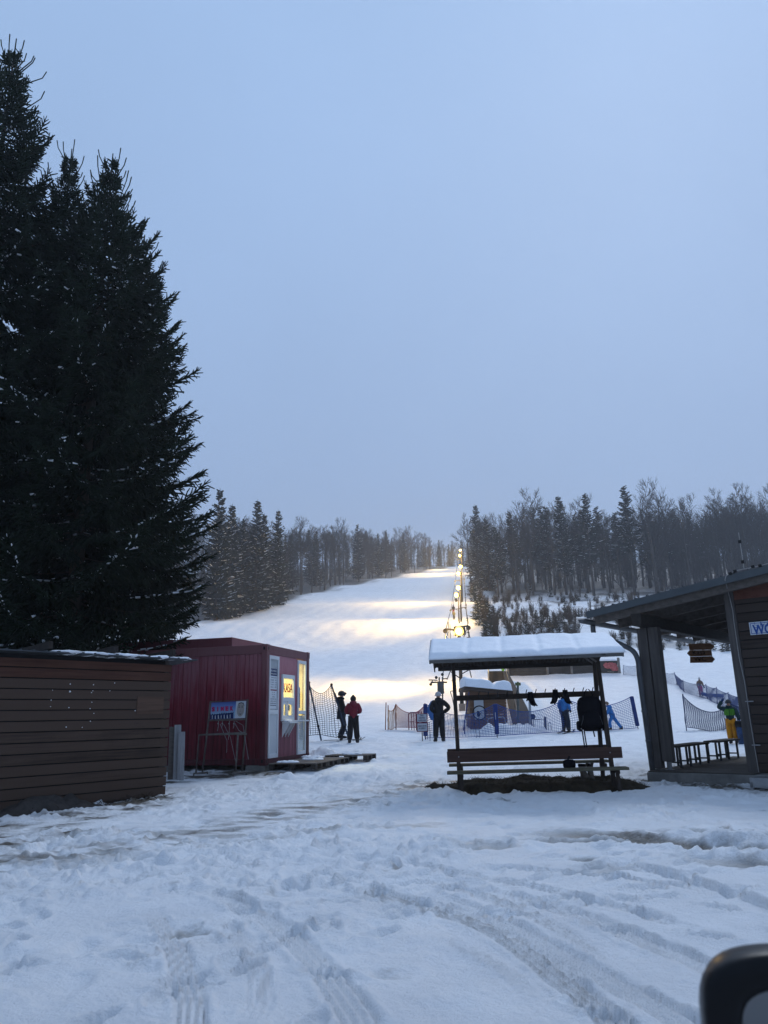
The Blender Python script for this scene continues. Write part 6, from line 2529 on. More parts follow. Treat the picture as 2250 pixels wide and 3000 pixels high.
# 4 blue child with striped trousers
f = foot(at(1658, 2142, 31.6))
r4, W_, fw, rg_ = person('child in blue jacket and dark trousers with white side stripe behind the net', f, R(-35), 1.56, PBLUE, PNAVY, ('beanie', PBLACK), PBLACK,
    pose=dict(wrL=(-.18, .2, 1.0), wrR=(.2, .2, 1.0), knL=(-.10, .10, .5), knR=(.11, .09, .5), anR=(.16, -.03, .11), anL=(-.08, -.03, .11)), stripe=PWHITE)
ski(f + rg_ * .12, fw, 'short dark ski of the child with striped trousers, right foot', SKIM, 1.2)
ski(f - rg_ * .10, fw, 'short dark ski of the child with striped trousers, left foot', SKIM, 1.2)
# 5 bent child in blue overall
f = foot(at(1796, 2137, 32.2))
person('small child all in blue leaning over behind the right end of the blue net', f, R(75), 1.18, PBLUE, PBLUE, ('beanie', PBEIGE), PBLUE,
    pose=dict(hip=(0, -.05, .88), waist=(0, .02, 1.04), chest=(0, .10, 1.24), neck=(0, .15, 1.40), headb=(0, .19, 1.48), headt=(0, .22, 1.60), shL=(-.19, .12, 1.32), shR=(.19, .12, 1.32), elL=(-.24, .2, 1.06), elR=(.24, .2, 1.06), wrL=(-.2, .34, .9), wrR=(.2, .34, .9), hL=(-.09, -.04, .84), hR=(.09, -.04, .84), knL=(-.1, .16, .48), anL=(-.1, .12, .1), toL=(-.1, .28, .05), knR=(.1, -.26, .48), anR=(.1, -.52, .1), toR=(.1, -.36, .05)), hem=.74, bulk=1.12)
# 6 green child
f = foot(at(2150, 2180, 24.6))
person('child in green jacket and yellow trousers shading eyes with one arm', f, R(155), 1.33, PTEAL, PYEL, ('beanie', plain('grey_knit', (.05, .05, .05), .9, 0, .3, 20)), fabric('blue_glove', (.02, .05, .14)),
    pose=dict(elR=(.42, .08, 1.46), wrR=(.22, .12, 1.72), elL=(-.29, .0, 1.16), wrL=(-.33, .08, .92), knL=(-.10, .04, .5), anL=(-.13, .0, .1), knR=(.10, .05, .5), anR=(.09, .02, .1)), yoke=PGREEN, hem=.84, bulk=1.08, legw=1.15)
# 7 girl with sled
f = foot(at(2054, 2033, 52.0))
person('girl in brown jacket, pink trousers and pale bobble hat on the far slope', f, R(-25), 1.22, PBEIGE, PPINK, ('pompom', PWHITE), PBLACK, pose=dict(wrR=(.34, -.16, .9)), hem=.86)
sl_c = foot(at(2086, 2030, 51.0))
sled = thing('sled', 'blue plastic sled lying on the slope behind the upper net', 'sled', sl_c)
mb = MB()
vs, fs = [], []
sd = V3(.78, -.62, 0)
sw_ = V3(.62, .78, 0)
for i in range(9):
    t = i / 8
    for k in range(7):
        v = k / 6 - .5
        q = sl_c + sd * (t - .5) * 1.35 + sw_ * v * .5 * (1 - .3 * (2 * t - 1) ** 4)
        vs.append((q[0], q[1], surf(q[0], q[1]) + .04 + .16 * (2 * v) ** 4 + .16 * max(0, .25 - t) * 4 * .8))
for i in range(8):
    for k in range(6): fs.append((i * 7 + k, i * 7 + k + 1, i * 7 + 8 + k, i * 7 + 7 + k))
n0 = len(vs)
vs += [(a, b_, c_ + .02) for a, b_, c_ in vs]
fs += [tuple(reversed([i + n0 for i in f_])) for f_ in fs]
mb.add(vs, fs)
mb.build('shell', plain('blue_plastic', (.02, .09, .36), .4, 0, .1, 5), sled, smooth=True)
mb = MB()
mb.tube([sl_c - sd * .65 + Z * .2, sl_c - sd * .95 + Z * .3, f + Z * .7], .008, 5)
mb.build('pull_rope', PBLACK, sled)
# 8 sitting figure in red
f = foot(at(1936, 1930, 74))
person('child in red sitting in the snow half hidden behind the pavilion posts', f - Z * .42, R(150), 1.5, PRED if False else fabric('bright_red_cloth', (.42, .03, .03)), fabric('bright_red_cloth', (.42, .03, .03)), ('helmet', PBLACK), PBLACK,
    pose=dict(hip=(0, 0, .52), waist=(0, 0, .68), chest=(0, .03, .9), neck=(0, .05, 1.06), headb=(0, .07, 1.14), headt=(0, .08, 1.26), shL=(-.19, .03, .98), shR=(.19, .03, .98), elL=(-.28, .06, .74), elR=(.28, .06, .74), wrL=(-.26, .2, .58), wrR=(.26, .2, .58), hL=(-.09, .02, .5), hR=(.09, .02, .5), knL=(-.16, .40, .62), knR=(.16, .40, .62), anL=(-.18, .68, .50), anR=(.18, .68, .50), toL=(-.2, .74, .62), toR=(.2, .74, .62)), hem=.46, detail=False)
# 9, 10 lift riders
f = foot(at(1329, 1799, 124)); 
person('lift rider in dark hooded jacket and red trousers, hanging high on the lift line', f, R(-5), 1.5, fabric('grey_brown_cloth', (.05, .045, .04)), fabric('bright_red_cloth', (.42, .03, .03)), ('beanie', PBLACK), PBLACK, pose=dict(wrL=(-.1, .3, 1.1), wrR=(.1, .3, 1.1), anL=(-.2, .1, .1), anR=(.24, .0, .1)), face=False, detail=False)
f = foot(at(1331, 1829, 112))
person('lift rider in pale yellowish jacket below the rider in red trousers', f, R(-5), 1.3, fabric('pale_yellow_cloth', (.24, .22, .10)), fabric('olive_cloth', (.07, .07, .05)), ('helmet', PWHITE), PBLACK, pose=dict(wrL=(-.1, .3, 1.1), wrR=(.1, .3, 1.1), chest=(.06, .0, 1.28), headt=(.05, .03, 1.66)), face=False, detail=False)
# 11 child in lime
f = foot(at(1474, 1966, 66))
person('small child in lime green clothes at the left end of the retaining wall', f, R(120), 1.15, PLIME, PLIME, ('helmet', PLIME), PBLACK, pose=dict(elL=(-.4, .0, 1.3), wrL=(-.6, .05, 1.2), elR=(.34, .1, 1.2), knL=(-.2, .05, .5), anL=(-.34, 0, .1), toL=(-.36, .16, .05)), detail=False)
flush_people()

# ================================================================== NETS, SIGNS, LIFT
def netmesh(name, tops, bots, sag_t, sag_b, nv, nh, rv, rh, mat, parent, billow=0.0, seed=0):
    """knotted net hung between successive posts: sagging top line, strands both ways"""
    P, D, R0 = [], [], []
    for i in range(len(tops) - 1):
        t0, t1, b0, b1 = tops[i], tops[i + 1], bots[i], bots[i + 1]
        L = np.linalg.norm(t1 - t0)
        n = max(4, int(L / nv))
        m_ = nh
        st = sag_t[i] if hasattr(sag_t, '__len__') else sag_t
        sb = sag_b[i] if hasattr(sag_b, '__len__') else sag_b
        nrm = np.cross(t1 - t0, (0, 0, 1.0))
        nrm /= np.linalg.norm(nrm) + 1e-9
        G = np.empty((n + 1, m_ + 1, 3))
        for a in range(n + 1):
            u = a / n
            arc = 4 * u * (1 - u)
            T_ = t0 * (1 - u) + t1 * u - np.array([0, 0, st * arc])
            Bt = b0 * (1 - u) + b1 * u - np.array([0, 0, sb * arc * (1 + .5 * math.sin(5 * u + seed))])
            for c in range(m_ + 1):
                v = c / m_
                q = T_ * (1 - v) + Bt * v + nrm * billow * arc * math.sin(math.pi * v) + nrm * .03 * math.sin(7 * u + 3 * v + seed)
                q = q + (t1 - t0) / L * .02 * math.sin(9 * v + 4 * u + seed)
                G[a, c] = q
        for c in range(m_ + 1):
            P.append(G[:-1, c]); D.append(G[1:, c] - G[:-1, c]); R0.append(np.full(n, rh * (1.8 if c in (0, m_) else 1)))
        for a in range(n + 1):
            P.append(G[a, :-1]); D.append(G[a, 1:] - G[a, :-1]); R0.append(np.full(m_, rv))
    P, D, R0 = np.concatenate(P), np.concatenate(D), np.concatenate(R0)
    V, Fq = rods(P, D, R0, R0)
    return npmesh(name, V, Fq, mat, parent)
NBLUE = plain('blue_net', (.03, .09, .32), .6, 0, .15, 4)
NNAVY = plain('navy_net', (.022, .038, .11), .6, 0, .15, 4)
PSTB = plain('blue_post', (.016, .035, .15), .5, 0, .3, 6)
def T2(px, pyt, pyb, Y=None, dx=0):
    """post: (foot, head) from its foot pixel; head at the same distance"""
    g_ = ground(px + dx, pyb) if Y is None else at(px + dx, pyb, Y)
    t_ = at(px, pyt, g_[1])
    return np.array([g_[0], g_[1], surf(g_[0], g_[1]) - .0]), t_
# left safety net with leaning poles
ln_ = thing('safety_net', 'tall dark netting between two leaning blue poles beside the ticket container', 'net', gs(943, 2168))
pA0, pA1 = at(943, 2168, 29.6), at(905, 2000, 29.6)
pB0, pB1 = at(1026, 2158, 29.6), at(971, 2006, 29.6)
pC0, pC1 = at(850, 2168, 29.9), at(820, 2000, 29.9)
for a, b_ in ((pA0, pA1), (pB0, pB1), (pC0, pC1)):
    mb = MB()
    a2 = np.array([a[0], a[1], surf(a[0], a[1]) - .1])
    mb.tube([a2, b_], .032, 8)
    q_ = mb.build('pole', plain('blue_grey_pole', (.05, .085, .15), .5, 0, .3, 5), ln_, smooth=True)
    mb = MB()
    mb.ball(b_, .055, 9, 6)
    mb.tube([a2 * .72 + b_ * .28 - (b_ - a2) * .02, a2 * .72 + b_ * .28 + (b_ - a2) * .02], .045, 8)
    mb.build('pole_cap', PBLACK, q_, smooth=True)
tops = [at(820, 2008, 29.85), at(905, 2007, 29.55), at(970, 2009, 29.55), at(984, 2035, 29.6)]
bots = [at(840, 2158, 29.85), at(909, 2154, 29.55), at(985, 2160, 29.55), at(1024, 2146, 29.6)]
netmesh('net', tops, bots, [.3, .30, .0], [0, -.04, .0], .085, 22, .0085, .0085, plain('dark_net', (.020, .026, .04), .7, 0, .2, 4), ln_, .25)
# orange and red net
on_ = thing('orange_net', 'orange and pink safety netting between thin red posts at the slope foot', 'net', gs(1160, 2139))
OP = plain('orange_post', (.32, .075, .02), .6, 0, .3, 5)
RP = plain('red_post', (.14, .02, .03), .6, 0, .3, 5)
opts = [T2(1131, 2058, 2139, None, -2), T2(1137, 2066, 2139), T2(1160, 2062, 2139), T2(1245, 2060, 2146)]
for k, (a, b_) in enumerate(opts):
    mb = MB()
    mb.tube([a - Z * .1, b_], .022, 7)
    mb.build('post', OP if k < 2 else RP, on_, smooth=True)
netm = newmat('orange_net')
m_, nt, b = netm
tc = nd(nt, 'ShaderNodeTexCoord')
sep = nd(nt, 'ShaderNodeSeparateXYZ')
nt.links.new(tc.outputs['Object'], sep.inputs[0])
mr = nd(nt, 'ShaderNodeMapRange')
nt.links.new(sep.outputs[0], mr.inputs[0])
mr.inputs[1].default_value, mr.inputs[2].default_value = float(opts[1][0][0]), float(opts[2][0][0]) + .5
r = ramp(nt, [(.0, (.42, .20, .03)), (.6, (.40, .10, .06)), (1, (.30, .055, .10))])
nt.links.new(mr.outputs[0], r.inputs[0])
nt.links.new(r.outputs[0], b.inputs['Base Color'])
ot = [opts[1][0] * .1 + opts[1][1] * .9 - Z * .1, opts[2][1] - Z * .03, opts[3][1] - Z * .1]
ob_ = [opts[1][0] + Z * .08, opts[2][0] + Z * .12, opts[3][0] + Z * .2]
netmesh('net', ot, ob_, [.16, .34], [.06, .0], .075, 17, .008, .011, m_, on_, .1)
# brown crowd railing
cr_ = thing('crowd_railing', 'low brown tube railing in front of the orange net', 'railing', gs(1215, 2140))
BR = plain('brown_tube', (.10, .055, .045), .6, .2, .3, 6)
q0, q1 = ground(1198, 2140), ground(1247, 2143)
mb = MB()
h1 = .78
mb.tube([q0 - Z * .1, q0 + Z * (h1 - .08), q0 + (q1 - q0) * .12 + Z * h1, q1 + Z * (h1 + .05), q1 - Z * .1], .024, 8)
mb.tube([q0 + Z * .38, q1 + Z * .38], .014, 7)
mb.build('frame', BR, cr_, smooth=True)
for t in (.18, .32, .46, .62, .8):
    mb = MB()
    p = q0 + (q1 - q0) * t
    mb.tube([p - Z * .05, p + Z * (h1 + .02)], .018 if t != .46 else .022, 7)
    mb.build('bar', BR, cr_, smooth=True)
# warning boards on a post
sb_ = thing('warning_sign', 'two white boards with red frames on a post, Czech ban on sledging', 'sign', gs(1236, 2172))
sp0, sp1 = at(1238, 2172, 28.3), at(1234, 2092, 28.3)
mb = MB()
mb.tube([foot(sp0) - Z * .1, sp1], .018, 7)
mb.build('post', plain('brown_post', (.06, .045, .04), .7), sb_, smooth=True)
FR = plain('dark_red_frame', (.14, .02, .04), .6, 0, .2, 6)
SG = plain('sign_grey_white', (.42, .45, .50), .5, 0, .08, 4)
sux = V3(1, 0, 0) * .9996
for k, (x0, y0, x1, y1, lines) in enumerate(((1220, 2091, 1252, 2116, ('ZÁKAZ', 'BOBOVÁNÍ', 'A SÁŇKOVÁNÍ')), (1221, 2118, 1254, 2143, ('ZÁKAZ VSTUPU', 'SE ZVÍŘATY')))):
    c = at((x0 + x1) / 2, (y0 + y1) / 2, 28.25)
    w_, h_ = (x1 - x0) / 2200 * 27.6, (y1 - y0) / 2200 * 27.6
    mb = MB()
    mb.box(c, (w_, .02, h_), 0)
    fr_ = mb.build('frame', FR, sb_, bevel=.003)
    mb = MB()
    mb.box(c - V3(0, .012, 0), (w_ * .86, .01, h_ * .84), 0)
    mb.build('face', SG, fr_)
    for i, s in enumerate(lines):
        lettering('line_of_text', s, .075, INK, c + V3(0, -.019, h_ * (.27 - .27 * i if len(lines) == 3 else .13 - .27 * i)), sux, Z, fr_, w_ * (.32, .54, .70)[i] if len(lines) == 3 else w_ * (.74, .6)[i], .001, .002)
# blue net with flat padded posts
bn_ = thing('blue_net', 'long blue safety net on four flat padded posts behind the roofed bench', 'net', gs(1456, 2162))
bp = [T2(1246, 2062, 2164), T2(1450, 2062, 2160, None, 7), T2(1653, 2046, 2146, None, 14), T2(1850, 2040, 2137, None, 20)]
for a, b_ in bp:
    mb = MB()
    d = (b_ - a) / np.linalg.norm(b_ - a)
    mb.bar(a + d * .12, b_, .16, .10, (0, 1, 0))
    q_ = mb.build('post', PSTB, bn_, bevel=.03)
    mb = MB()
    mb.tube([a - d * .15, a + d * .2], .014, 6)
    mb.build('spike', DSTEEL, q_)
mb = MB()
mb.box((bp[1][0] * .36 + bp[1][1] * .64) - V3(.02, .055, 0), (.022, .006, .26), 0, (V3(1, 0, 0), V3(0, 1, 0), (bp[1][1] - bp[1][0]) / np.linalg.norm(bp[1][1] - bp[1][0])))
mb.build('post_print', PWHITE, bn_)
netmesh('net', [b_ for a, b_ in bp], [a + Z * .06 for a, b_ in bp], [.42, .40, .36], [.0, -.03, .03], .105, 17, .006, .0105, NBLUE, bn_, .12, 2)
# thin stakes near the sign
for (px, t_, b_) in ((1248, 2135, 2167), (1253, 2120, 2168), (1260, 2115, 2170), (1304, 2100, 2171)):
    a, c = T2(px - 2, t_, b_, None, 2)
    mb = MB()
    mb.tube([a - Z * .1, c], .011, 6)
    o = mb.build('stake', PSTB)
    tag(o, 'thin dark stake in the snow behind the warning sign', 'stake', 'thin stakes by the warning sign')
# right hand nets
rn_ = thing('navy_net', 'sagging navy net between two thin poles behind the green child', 'net', gs(2010, 2147))
rp = [T2(2000, 2033, 2147, 31.0, 12), T2(2137, 2056, 2150, 30.4, 8), T2(2260, 2058, 2150, 30.0, 8)]
for a, b_ in rp:
    mb = MB()
    mb.tube([a - Z * .1, b_], [.018, .026], 8)
    mb.build('pole', NNAVY, rn_, smooth=True)
netmesh('net', [b_ - Z * .05 for a, b_ in rp], [a + Z * .16 for a, b_ in rp], [.48, .2], [.16, .05], .075, 20, .0115, .0115, NNAVY, rn_, .2, 4)
un_ = thing('upper_net', 'fine navy net on many thin posts climbing the far right slope', 'net', gs(2050, 2041))
up_ = [T2(*k) for k in ((1826, 1949, 1978), (1874, 1947, 1981), (1938, 1967, 1999), (1976, 1971, 2006, None, 8), (2001, 1993, 2028, None, 3), (2048, 2002, 2043, None, 2), (2068, 2005, 2049, None, 4), (2099, 2014, 2064, None, 2), (2133, 2029, 2078, None, 8), (2175, 2040, 2096, None, 5), (2215, 2050, 2112, None, 5))]
for a, b_ in up_:
    mb = MB()
    mb.tube([a - Z * .1, b_ + Z * .03], .02, 6)
    mb.build('pole', NNAVY, un_, smooth=True)
netmesh('net', [b_ - Z * .02 for a, b_ in up_], [a + Z * .02 for a, b_ in up_], .10, .0, .10, 15, .008, .008, plain('slate_net', (.09, .125, .25), .7, 0, .15, 4), un_, .06, 1)

# retaining wall on the slope
rw_ = thing('retaining_wall', 'long grey block wall with snow on top and pink graffiti at its right end', 'wall', gs(1600, 1976))
wy = 66.0
def WP(px, py, dy=0): return at(px, py, wy + dy)
WALLM = plain('block_wall', (.05, .048, .045), .9, 0, .45, 1.2, .5)
def wallseg(x0, x1, ytop, m, d=0, name='wall'):
    a, b_ = WP(x0, 1985), WP(x1, 1985)
    t_ = WP((x0 + x1) / 2, ytop)[2]
    mb = MB()
    nrow, h0 = 7, t_
    zb = min(a[2], b_[2]) - .6
    rows = int((t_ - zb) / .24) + 1
    z = t_
    off = 0
    while z > zb:
        x = a[0]
        ln = .62
        x -= off
        while x < b_[0] - .01:
            xa, xb = max(x, a[0]), min(x + ln, b_[0])
            if xb > xa + .02:
                mb.box(((xa + xb) / 2, wy + d + .2, z - .12), (xb - xa - .015, .4 + rnd.uniform(-.02, .02), .228), 0)
            x += ln
        off = .31 - off
        z -= .24
    return mb.build(name, m, rw_), t_
wallseg(1488, 1747, 1916, WALLM)
w_, t_r = wallseg(1747.5, 1813, 1936, WALLM)
t_l = WP(1600, 1916)[2]
for px, tt in ((1489, t_l), (1605, t_l), (1676, t_l), (1743, t_l), (1816, t_r + .25)):
    p = WP(px, 1980)
    mb = MB()
    mb.box((p[0], wy - .03, (tt + p[2] - .5) / 2), (.18, .2, tt - p[2] + .5), 0)
    mb.build('pillar', CONC, rw_, bevel=.02)
def snowbar(name, a, b_, w, hgt, parent, n=28, seed=1):
    a, b_ = np.asarray(a, float), np.asarray(b_, float)
    d = (b_ - a) / np.linalg.norm(b_ - a)
    s_ = np.array([-d[1], d[0], 0])
    s_ /= np.linalg.norm(s_)
    k_ = 9
    vs, fs = [], []
    for i in range(n + 1):
        t = i / n
        p = a + (b_ - a) * t
        e = min(1, t * 8, (1 - t) * 8) ** .5
        hh = hgt * e * (1 + .25 * float(fbm(np.array(t * 9.0), np.array(seed * 3.1), 1, 3, seed)))
        for k in range(k_ + 1):
            an = math.pi * k / k_
            vs.append(p + s_ * w * math.cos(an) * (.96 + .04 * e) + Z * hh * math.sin(an) ** .6)
    for i in range(n):
        for k in range(k_): fs.append((i * (k_ + 1) + k, (i + 1) * (k_ + 1) + k, (i + 1) * (k_ + 1) + k + 1, i * (k_ + 1) + k + 1))
    return npmesh(name, np.array(vs), np.array(fs), SNOWCAP, parent, smooth=True)
p0, p1 = WP(1488, 1985), WP(1813, 1985)
pm_ = WP(1747, 1985)
snowbar('wall_snow', (p0[0], wy + .2, t_l), (pm_[0], wy + .2, t_l), .25, .22, rw_, 40, 1)
snowbar('wall_snow', (pm_[0], wy + .2, t_r), (p1[0], wy + .2, t_r), .25, .2, rw_, 20, 2)
PKG = plain('pink_spray', (.42, .12, .12), .8, 0, .5, 6)
for k in range(15):
    px, py = rnd.uniform(1776, 1808), rnd.uniform(1944, 1962)
    py = max(py, 1944 + abs(px - 1786) * .35)
    mb = MB()
    c = WP(px, py)
    n = 9
    poly = [(rnd.uniform(.12, .26) * math.cos(2 * math.pi * i / n) * 1.3, rnd.uniform(.10, .22) * math.sin(2 * math.pi * i / n)) for i in range(n)]
    mb.prism(poly, (c[0], wy - .028 - .003 * k * .4, c[2]), (1, 0, 0), (0, 0, 1), (0, .006, 0))
    mb.build('graffiti', PKG, w_)
mb = MB()
for (xa, ya, xb, yb) in ((1758, 1971, 1778, 1974), (1779, 1967, 1796, 1969), (1796, 1967, 1797, 1976)):
    a, c = WP(xa, ya), WP(xb, yb)
    mb.bar((a[0], wy - .03, a[2]), (c[0], wy - .03, c[2]), .02, .06, Z)
mb.build('graffiti', plain('pale_spray', (.22, .21, .16), .8), w_)
lw_ = MB()
a, b_ = at(1432, 1983, 62), at(1476, 1983, 62)
lw_.box(((a[0] + b_[0]) / 2, 62.3, a[2]), (b_[0] - a[0], .6, .9), 0)
lo_ = lw_.build('concrete_block', WALLM, bevel=.03)
tag(lo_, 'low grey concrete block behind the snowy hut roof', 'block')
for px in (1431, 1485):
    a, c = T2(px, 1948, 1985, 61.8)
    mb = MB()
    mb.tube([a - Z * .2, c], .05, 7)
    o = mb.build('thin_post', STEEL, smooth=True)
    tag(o, 'grey post %s the low concrete block' % ('left of' if px < 1450 else 'right of'), 'post')

# lift hut
hf = 35.2
hut = thing('lift_hut', 'small brown wooden lift hut with thick snow on its sloping roof', 'hut', foot(at(1430, 2128, hf)))
def HU(px, py, d=0): return at(px, py, hf + d)
hx0, hx1 = HU(1378, 2100)[0], HU(1486, 2100)[0]
zlo = HU(1430, 2150)[2]
zl, zr = HU(1378, 2018)[2], HU(1486, 2030)[2]
HUTW = wood('brown_hut_boards', (.075, .040, .022), (.17, .095, .055), 0, .5)
mb = MB()
z = zlo
while z < zr - .02:
    mb.box(((hx0 + hx1) / 2, hf + 1.0, z + .07), (hx1 - hx0 + rnd.uniform(-.01, .01), 2.0 + rnd.uniform(-.015, .015), .132), 0)
    z += .14
mb.prism([(hx0 + .01, z - .005), (hx1 - .01, z - .005), (hx1 - .01, zr + .02), (hx0 + .01, zl)], (0, hf + .01, 0), (1, 0, 0), (0, 0, 1), (0, 1.97, 0))
mb.build('wall', HUTW, hut, bevel=.006)
rl, rr = HU(1358, 2019), HU(1499, 2032)
rdir = (rr - rl) / np.linalg.norm(rr - rl)
mb = MB()
rc_ = (rl + rr) / 2
mb.box((rc_[0], hf + 1.0, rc_[2] + .03), (np.linalg.norm(rr - rl), 2.9, .16), 0, (rdir, V3(0, 1, 0), np.cross(rdir, V3(0, 1, 0))))
mb.build('roof', wood('hut_fascia', (.03, .022, .017), (.075, .052, .040), 0, .5), hut, bevel=.01)
vs, fs = [], []
nu_, nv_ = 48, 20
for i in range(nu_ + 1):
    t = i / nu_
    p = rl + (rr - rl) * t
    for j in range(nv_ + 1):
        v = j / nv_
        e = max(0, min(1, t / .07 + .0, (1 - t) / .07, v / .10, (1 - v) / .10))
        e = math.sqrt(e * (2 - e))
        hh = .46 * e * (1 + .30 * float(fbm(np.array(t * 3.0), np.array(v * 2.0), 1.1, 3, 31)) - .25 * math.exp(-((t - .62) / .07) ** 2) - .2 * t)
        vs.append((p[0] + (t - .5) * -.03, hf - .5 + 3.0 * v, p[2] + .11 + hh))
for i in range(nu_):
    for j in range(nv_): fs.append((i * (nv_ + 1) + j, (i + 1) * (nv_ + 1) + j, (i + 1) * (nv_ + 1) + j + 1, i * (nv_ + 1) + j + 1))
npmesh('roof_snow', np.array(vs), np.array(fs), SNOWCAP, hut, smooth=True)
mb = MB()
a, b_ = HU(1388, 2050, -.02), HU(1419, 2107, -.02)
mb.box(((a[0] + b_[0]) / 2, hf - .012, (a[2] + b_[2]) / 2), (b_[0] - a[0], .03, a[2] - b_[2]), 0)
hw_ = mb.build('window_board', plain('white_board', (.46, .48, .50), .5, 0, .08, 3), hut)
mb = MB()
for (xa, xb, za, zb_) in ((a[0] - .04, a[0], b_[2], a[2]), (b_[0], b_[0] + .04, b_[2], a[2]), (a[0] - .04, b_[0] + .04, a[2], a[2] + .04), (a[0] - .04, b_[0] + .04, b_[2] - .04, b_[2])):
    mb.box(((xa + xb) / 2, hf - .014, (za + zb_) / 2), (xb - xa, .036, zb_ - za), 0)
mb.build('window_frame', wood('frame_wood', (.05, .028, .018), (.11, .062, .04), 2, .6), hut)
# hoop, poles with glove, bow rail, brace
hp_ = MB()
c = at(1405, 2088, 34.4)
hp_.tube([c + V3(.29 * math.cos(t), .05 * math.sin(t), .29 * math.sin(t)) for t in np.linspace(0, 2 * math.pi, 29)], .028, 7)
o = hp_.build('hoop', PBLACK, smooth=True)
tag(o, 'black hoop leaning in front of the hut window', 'hoop')
skipole(at(1389, 2117, 30.2), foot(at(1397, 2166, 30.0)), 'leaning black ski pole planted left of the ski pole with a glove')
p0_ = at(1402, 2092, 30.2)
skipole(p0_, foot(at(1405, 2166, 30.1)), 'upright black ski pole with a glove on its grip by the hut')
gl_ = MB()
gl_.tube([p0_ + Z * -.1, p0_ + Z * .0, p0_ + Z * .09 + V3(-.02, 0, 0)], [.05, .065, .035], 8)
for k in range(4): gl_.tube([p0_ + V3(-.03 + .025 * k, 0, .05), p0_ + V3(-.05 + .025 * k, 0, .13 - .012 * abs(k - 1))], [.018, .010], 6)
gl_.tube([p0_ + V3(.05, 0, -.02), p0_ + V3(.09, 0, .03)], [.02, .012], 6)
o = gl_.build('glove', PBLACK, smooth=True)
tag(o, 'black glove stuck on the grip of the upright ski pole', 'glove')
bw = MB()
pts = [at(1438, 2146, 33.6), at(1428, 2112, 33.6), at(1432, 2104, 33.6), at(1474, 2100, 33.6), at(1479, 2106, 33.6), at(1486, 2146, 33.6)]
bw.tube(pts, .022, 8)
o = bw.build('bow_rail', STEEL, smooth=True)
tag(o, 'grey bent tube rail in front of the hut wall', 'rail')
for (xt, yt, xb, yb, Y, lab) in ((1374, 2028, 1356, 2126, 34.6, 'thin blue strut leaning against the left end of the hut'), (1360, 2110, 1361, 2142, 33.0, 'short blue stake left of the hut, beside the leaning strut')):
    a, c = at(xb, yb, Y), at(xt, yt, Y)
    mb = MB()
    mb.tube([foot(a) - Z * .1, c], .026, 7)
    o = mb.build('strut', PSTB, smooth=True)
    tag(o, lab, 'strut')
# dark conveyor strip up the bank beside the hut
cs_ = thing('conveyor_strip', 'dark rubber conveyor strip running up the bank right of the hut', 'conveyor', foot(ground(1530, 2138)))
line = [(1532, 2140, 25), (1530, 2110, 24), (1521, 2076, 20), (1508, 2040, 15), (1496, 2008, 10.5), (1487, 1985, 7.5), (1480, 1968, 5.5)]
depths = [34.2, 36.6, 40, 45, 51, 57, 62]
vs, fs = [], []
mbS = MB()
for (px, py, w), Y in zip(line, depths):
    c = at(px, py, Y)
    hw = w * Y / 2200 * 1.15
    for s_ in (-1, 1): vs.append((c[0] + s_ * hw, c[1], c[2] + .05))
n_ = len(line)
top_f = [(2 * i, 2 * i + 1, 2 * i + 3, 2 * i + 2) for i in range(n_ - 1)]
m0 = len(vs)
vsb = [(x, y_, surf(x, y_) - .4) for x, y_, z_ in vs]
sidef = []
for i in range(n_ - 1):
    sidef.append((2 * i, 2 * i + 2, m0 + 2 * i + 2, m0 + 2 * i))
    sidef.append((2 * i + 3, 2 * i + 1, m0 + 2 * i + 1, m0 + 2 * i + 3))
sidef.append((1, 0, m0, m0 + 1))
mbS.add(vs + vsb, top_f + sidef)
mbS.build('belt', plain('dark_rubber', (.008, .008, .009), .8, 0, .5, 3, .5), cs_)
mb = MB()
P3 = [np.array(vs[2 * i]) * .75 + np.array(vs[2 * i + 1]) * .25 + Z * .5 for i in range(n_)]
mb.tube(P3, .03, 6)
for i in range(0, n_): mb.tube([P3[i], P3[i] - Z * .6], .022, 6)
mb.build('hand_rail', DSTEEL, cs_)
# post with yellow green head; steel posts and small rails
def postthing(name, px, yt, yb, r_, m, lab, Y=None, cat='post'):
    a, c = T2(px, yt, yb, Y)
    root = thing(name, lab, cat, a)
    mb = MB()
    mb.tube([a - Z * .15, c], r_, 9)
    mb.build('pole', m, root, smooth=True)
    return root, a, c
pr_, a, c = postthing('signal_post', 1517, 2000, 2139, .05, plain('olive_steel', (.10, .11, .10), .6, .3, .3, 5), 'grey post with yellow green cross head right of the hut', 34.0)
mb = MB()
mb.box(c - V3(0, .0, .06), (.24, .06, .13), 0)
mb.box(c - V3(0, .01, .06), (.07, .08, .20), 0)
mb.build('head', plain('olive_paint', (.10, .12, .04), .6, 0, .3, 8), pr_, bevel=.01)
pr_, a, c = postthing('steel_post', 1552, 2056, 2136, .055, STEEL, 'thick bright steel post with a dark round disc on its side', 33.4)
mb = MB()
q = at(1560, 2100, 33.4)
mb.tube([q - V3(0, .03, 0), q + V3(0, .03, 0)], .12, 16)
mb.build('disc', PNAVY, pr_)
mb = MB()
q1, q2 = at(1563, 2108, 33.3), at(1596, 2108, 33.2)
mb.tube([q1 - Z * .42, q1, q2], .014, 6)
mb.build('gate_bar', DSTEEL, pr_)
pr_, a, c = postthing('short_post', 1597, 2100, 2135, .055, plain('dark_olive_post', (.06, .065, .06), .7, 0, .3, 5), 'short dark post at the right end of the gate bar', 33.2)
mb = MB()
q = foot(at(1611, 2136, 33.2))
mb.tube([q - V3(.07, 0, .1), q + V3(-.06, 0, .27), q + V3(-.03, 0, .30), q + V3(.03, 0, .30), q + V3(.06, 0, .27), q + V3(.07, 0, -.1)], .014, 7)
o = mb.build('hoop_rail', STEEL, smooth=True)
tag(o, 'small bent hoop rail in the snow right of the short post', 'rail')
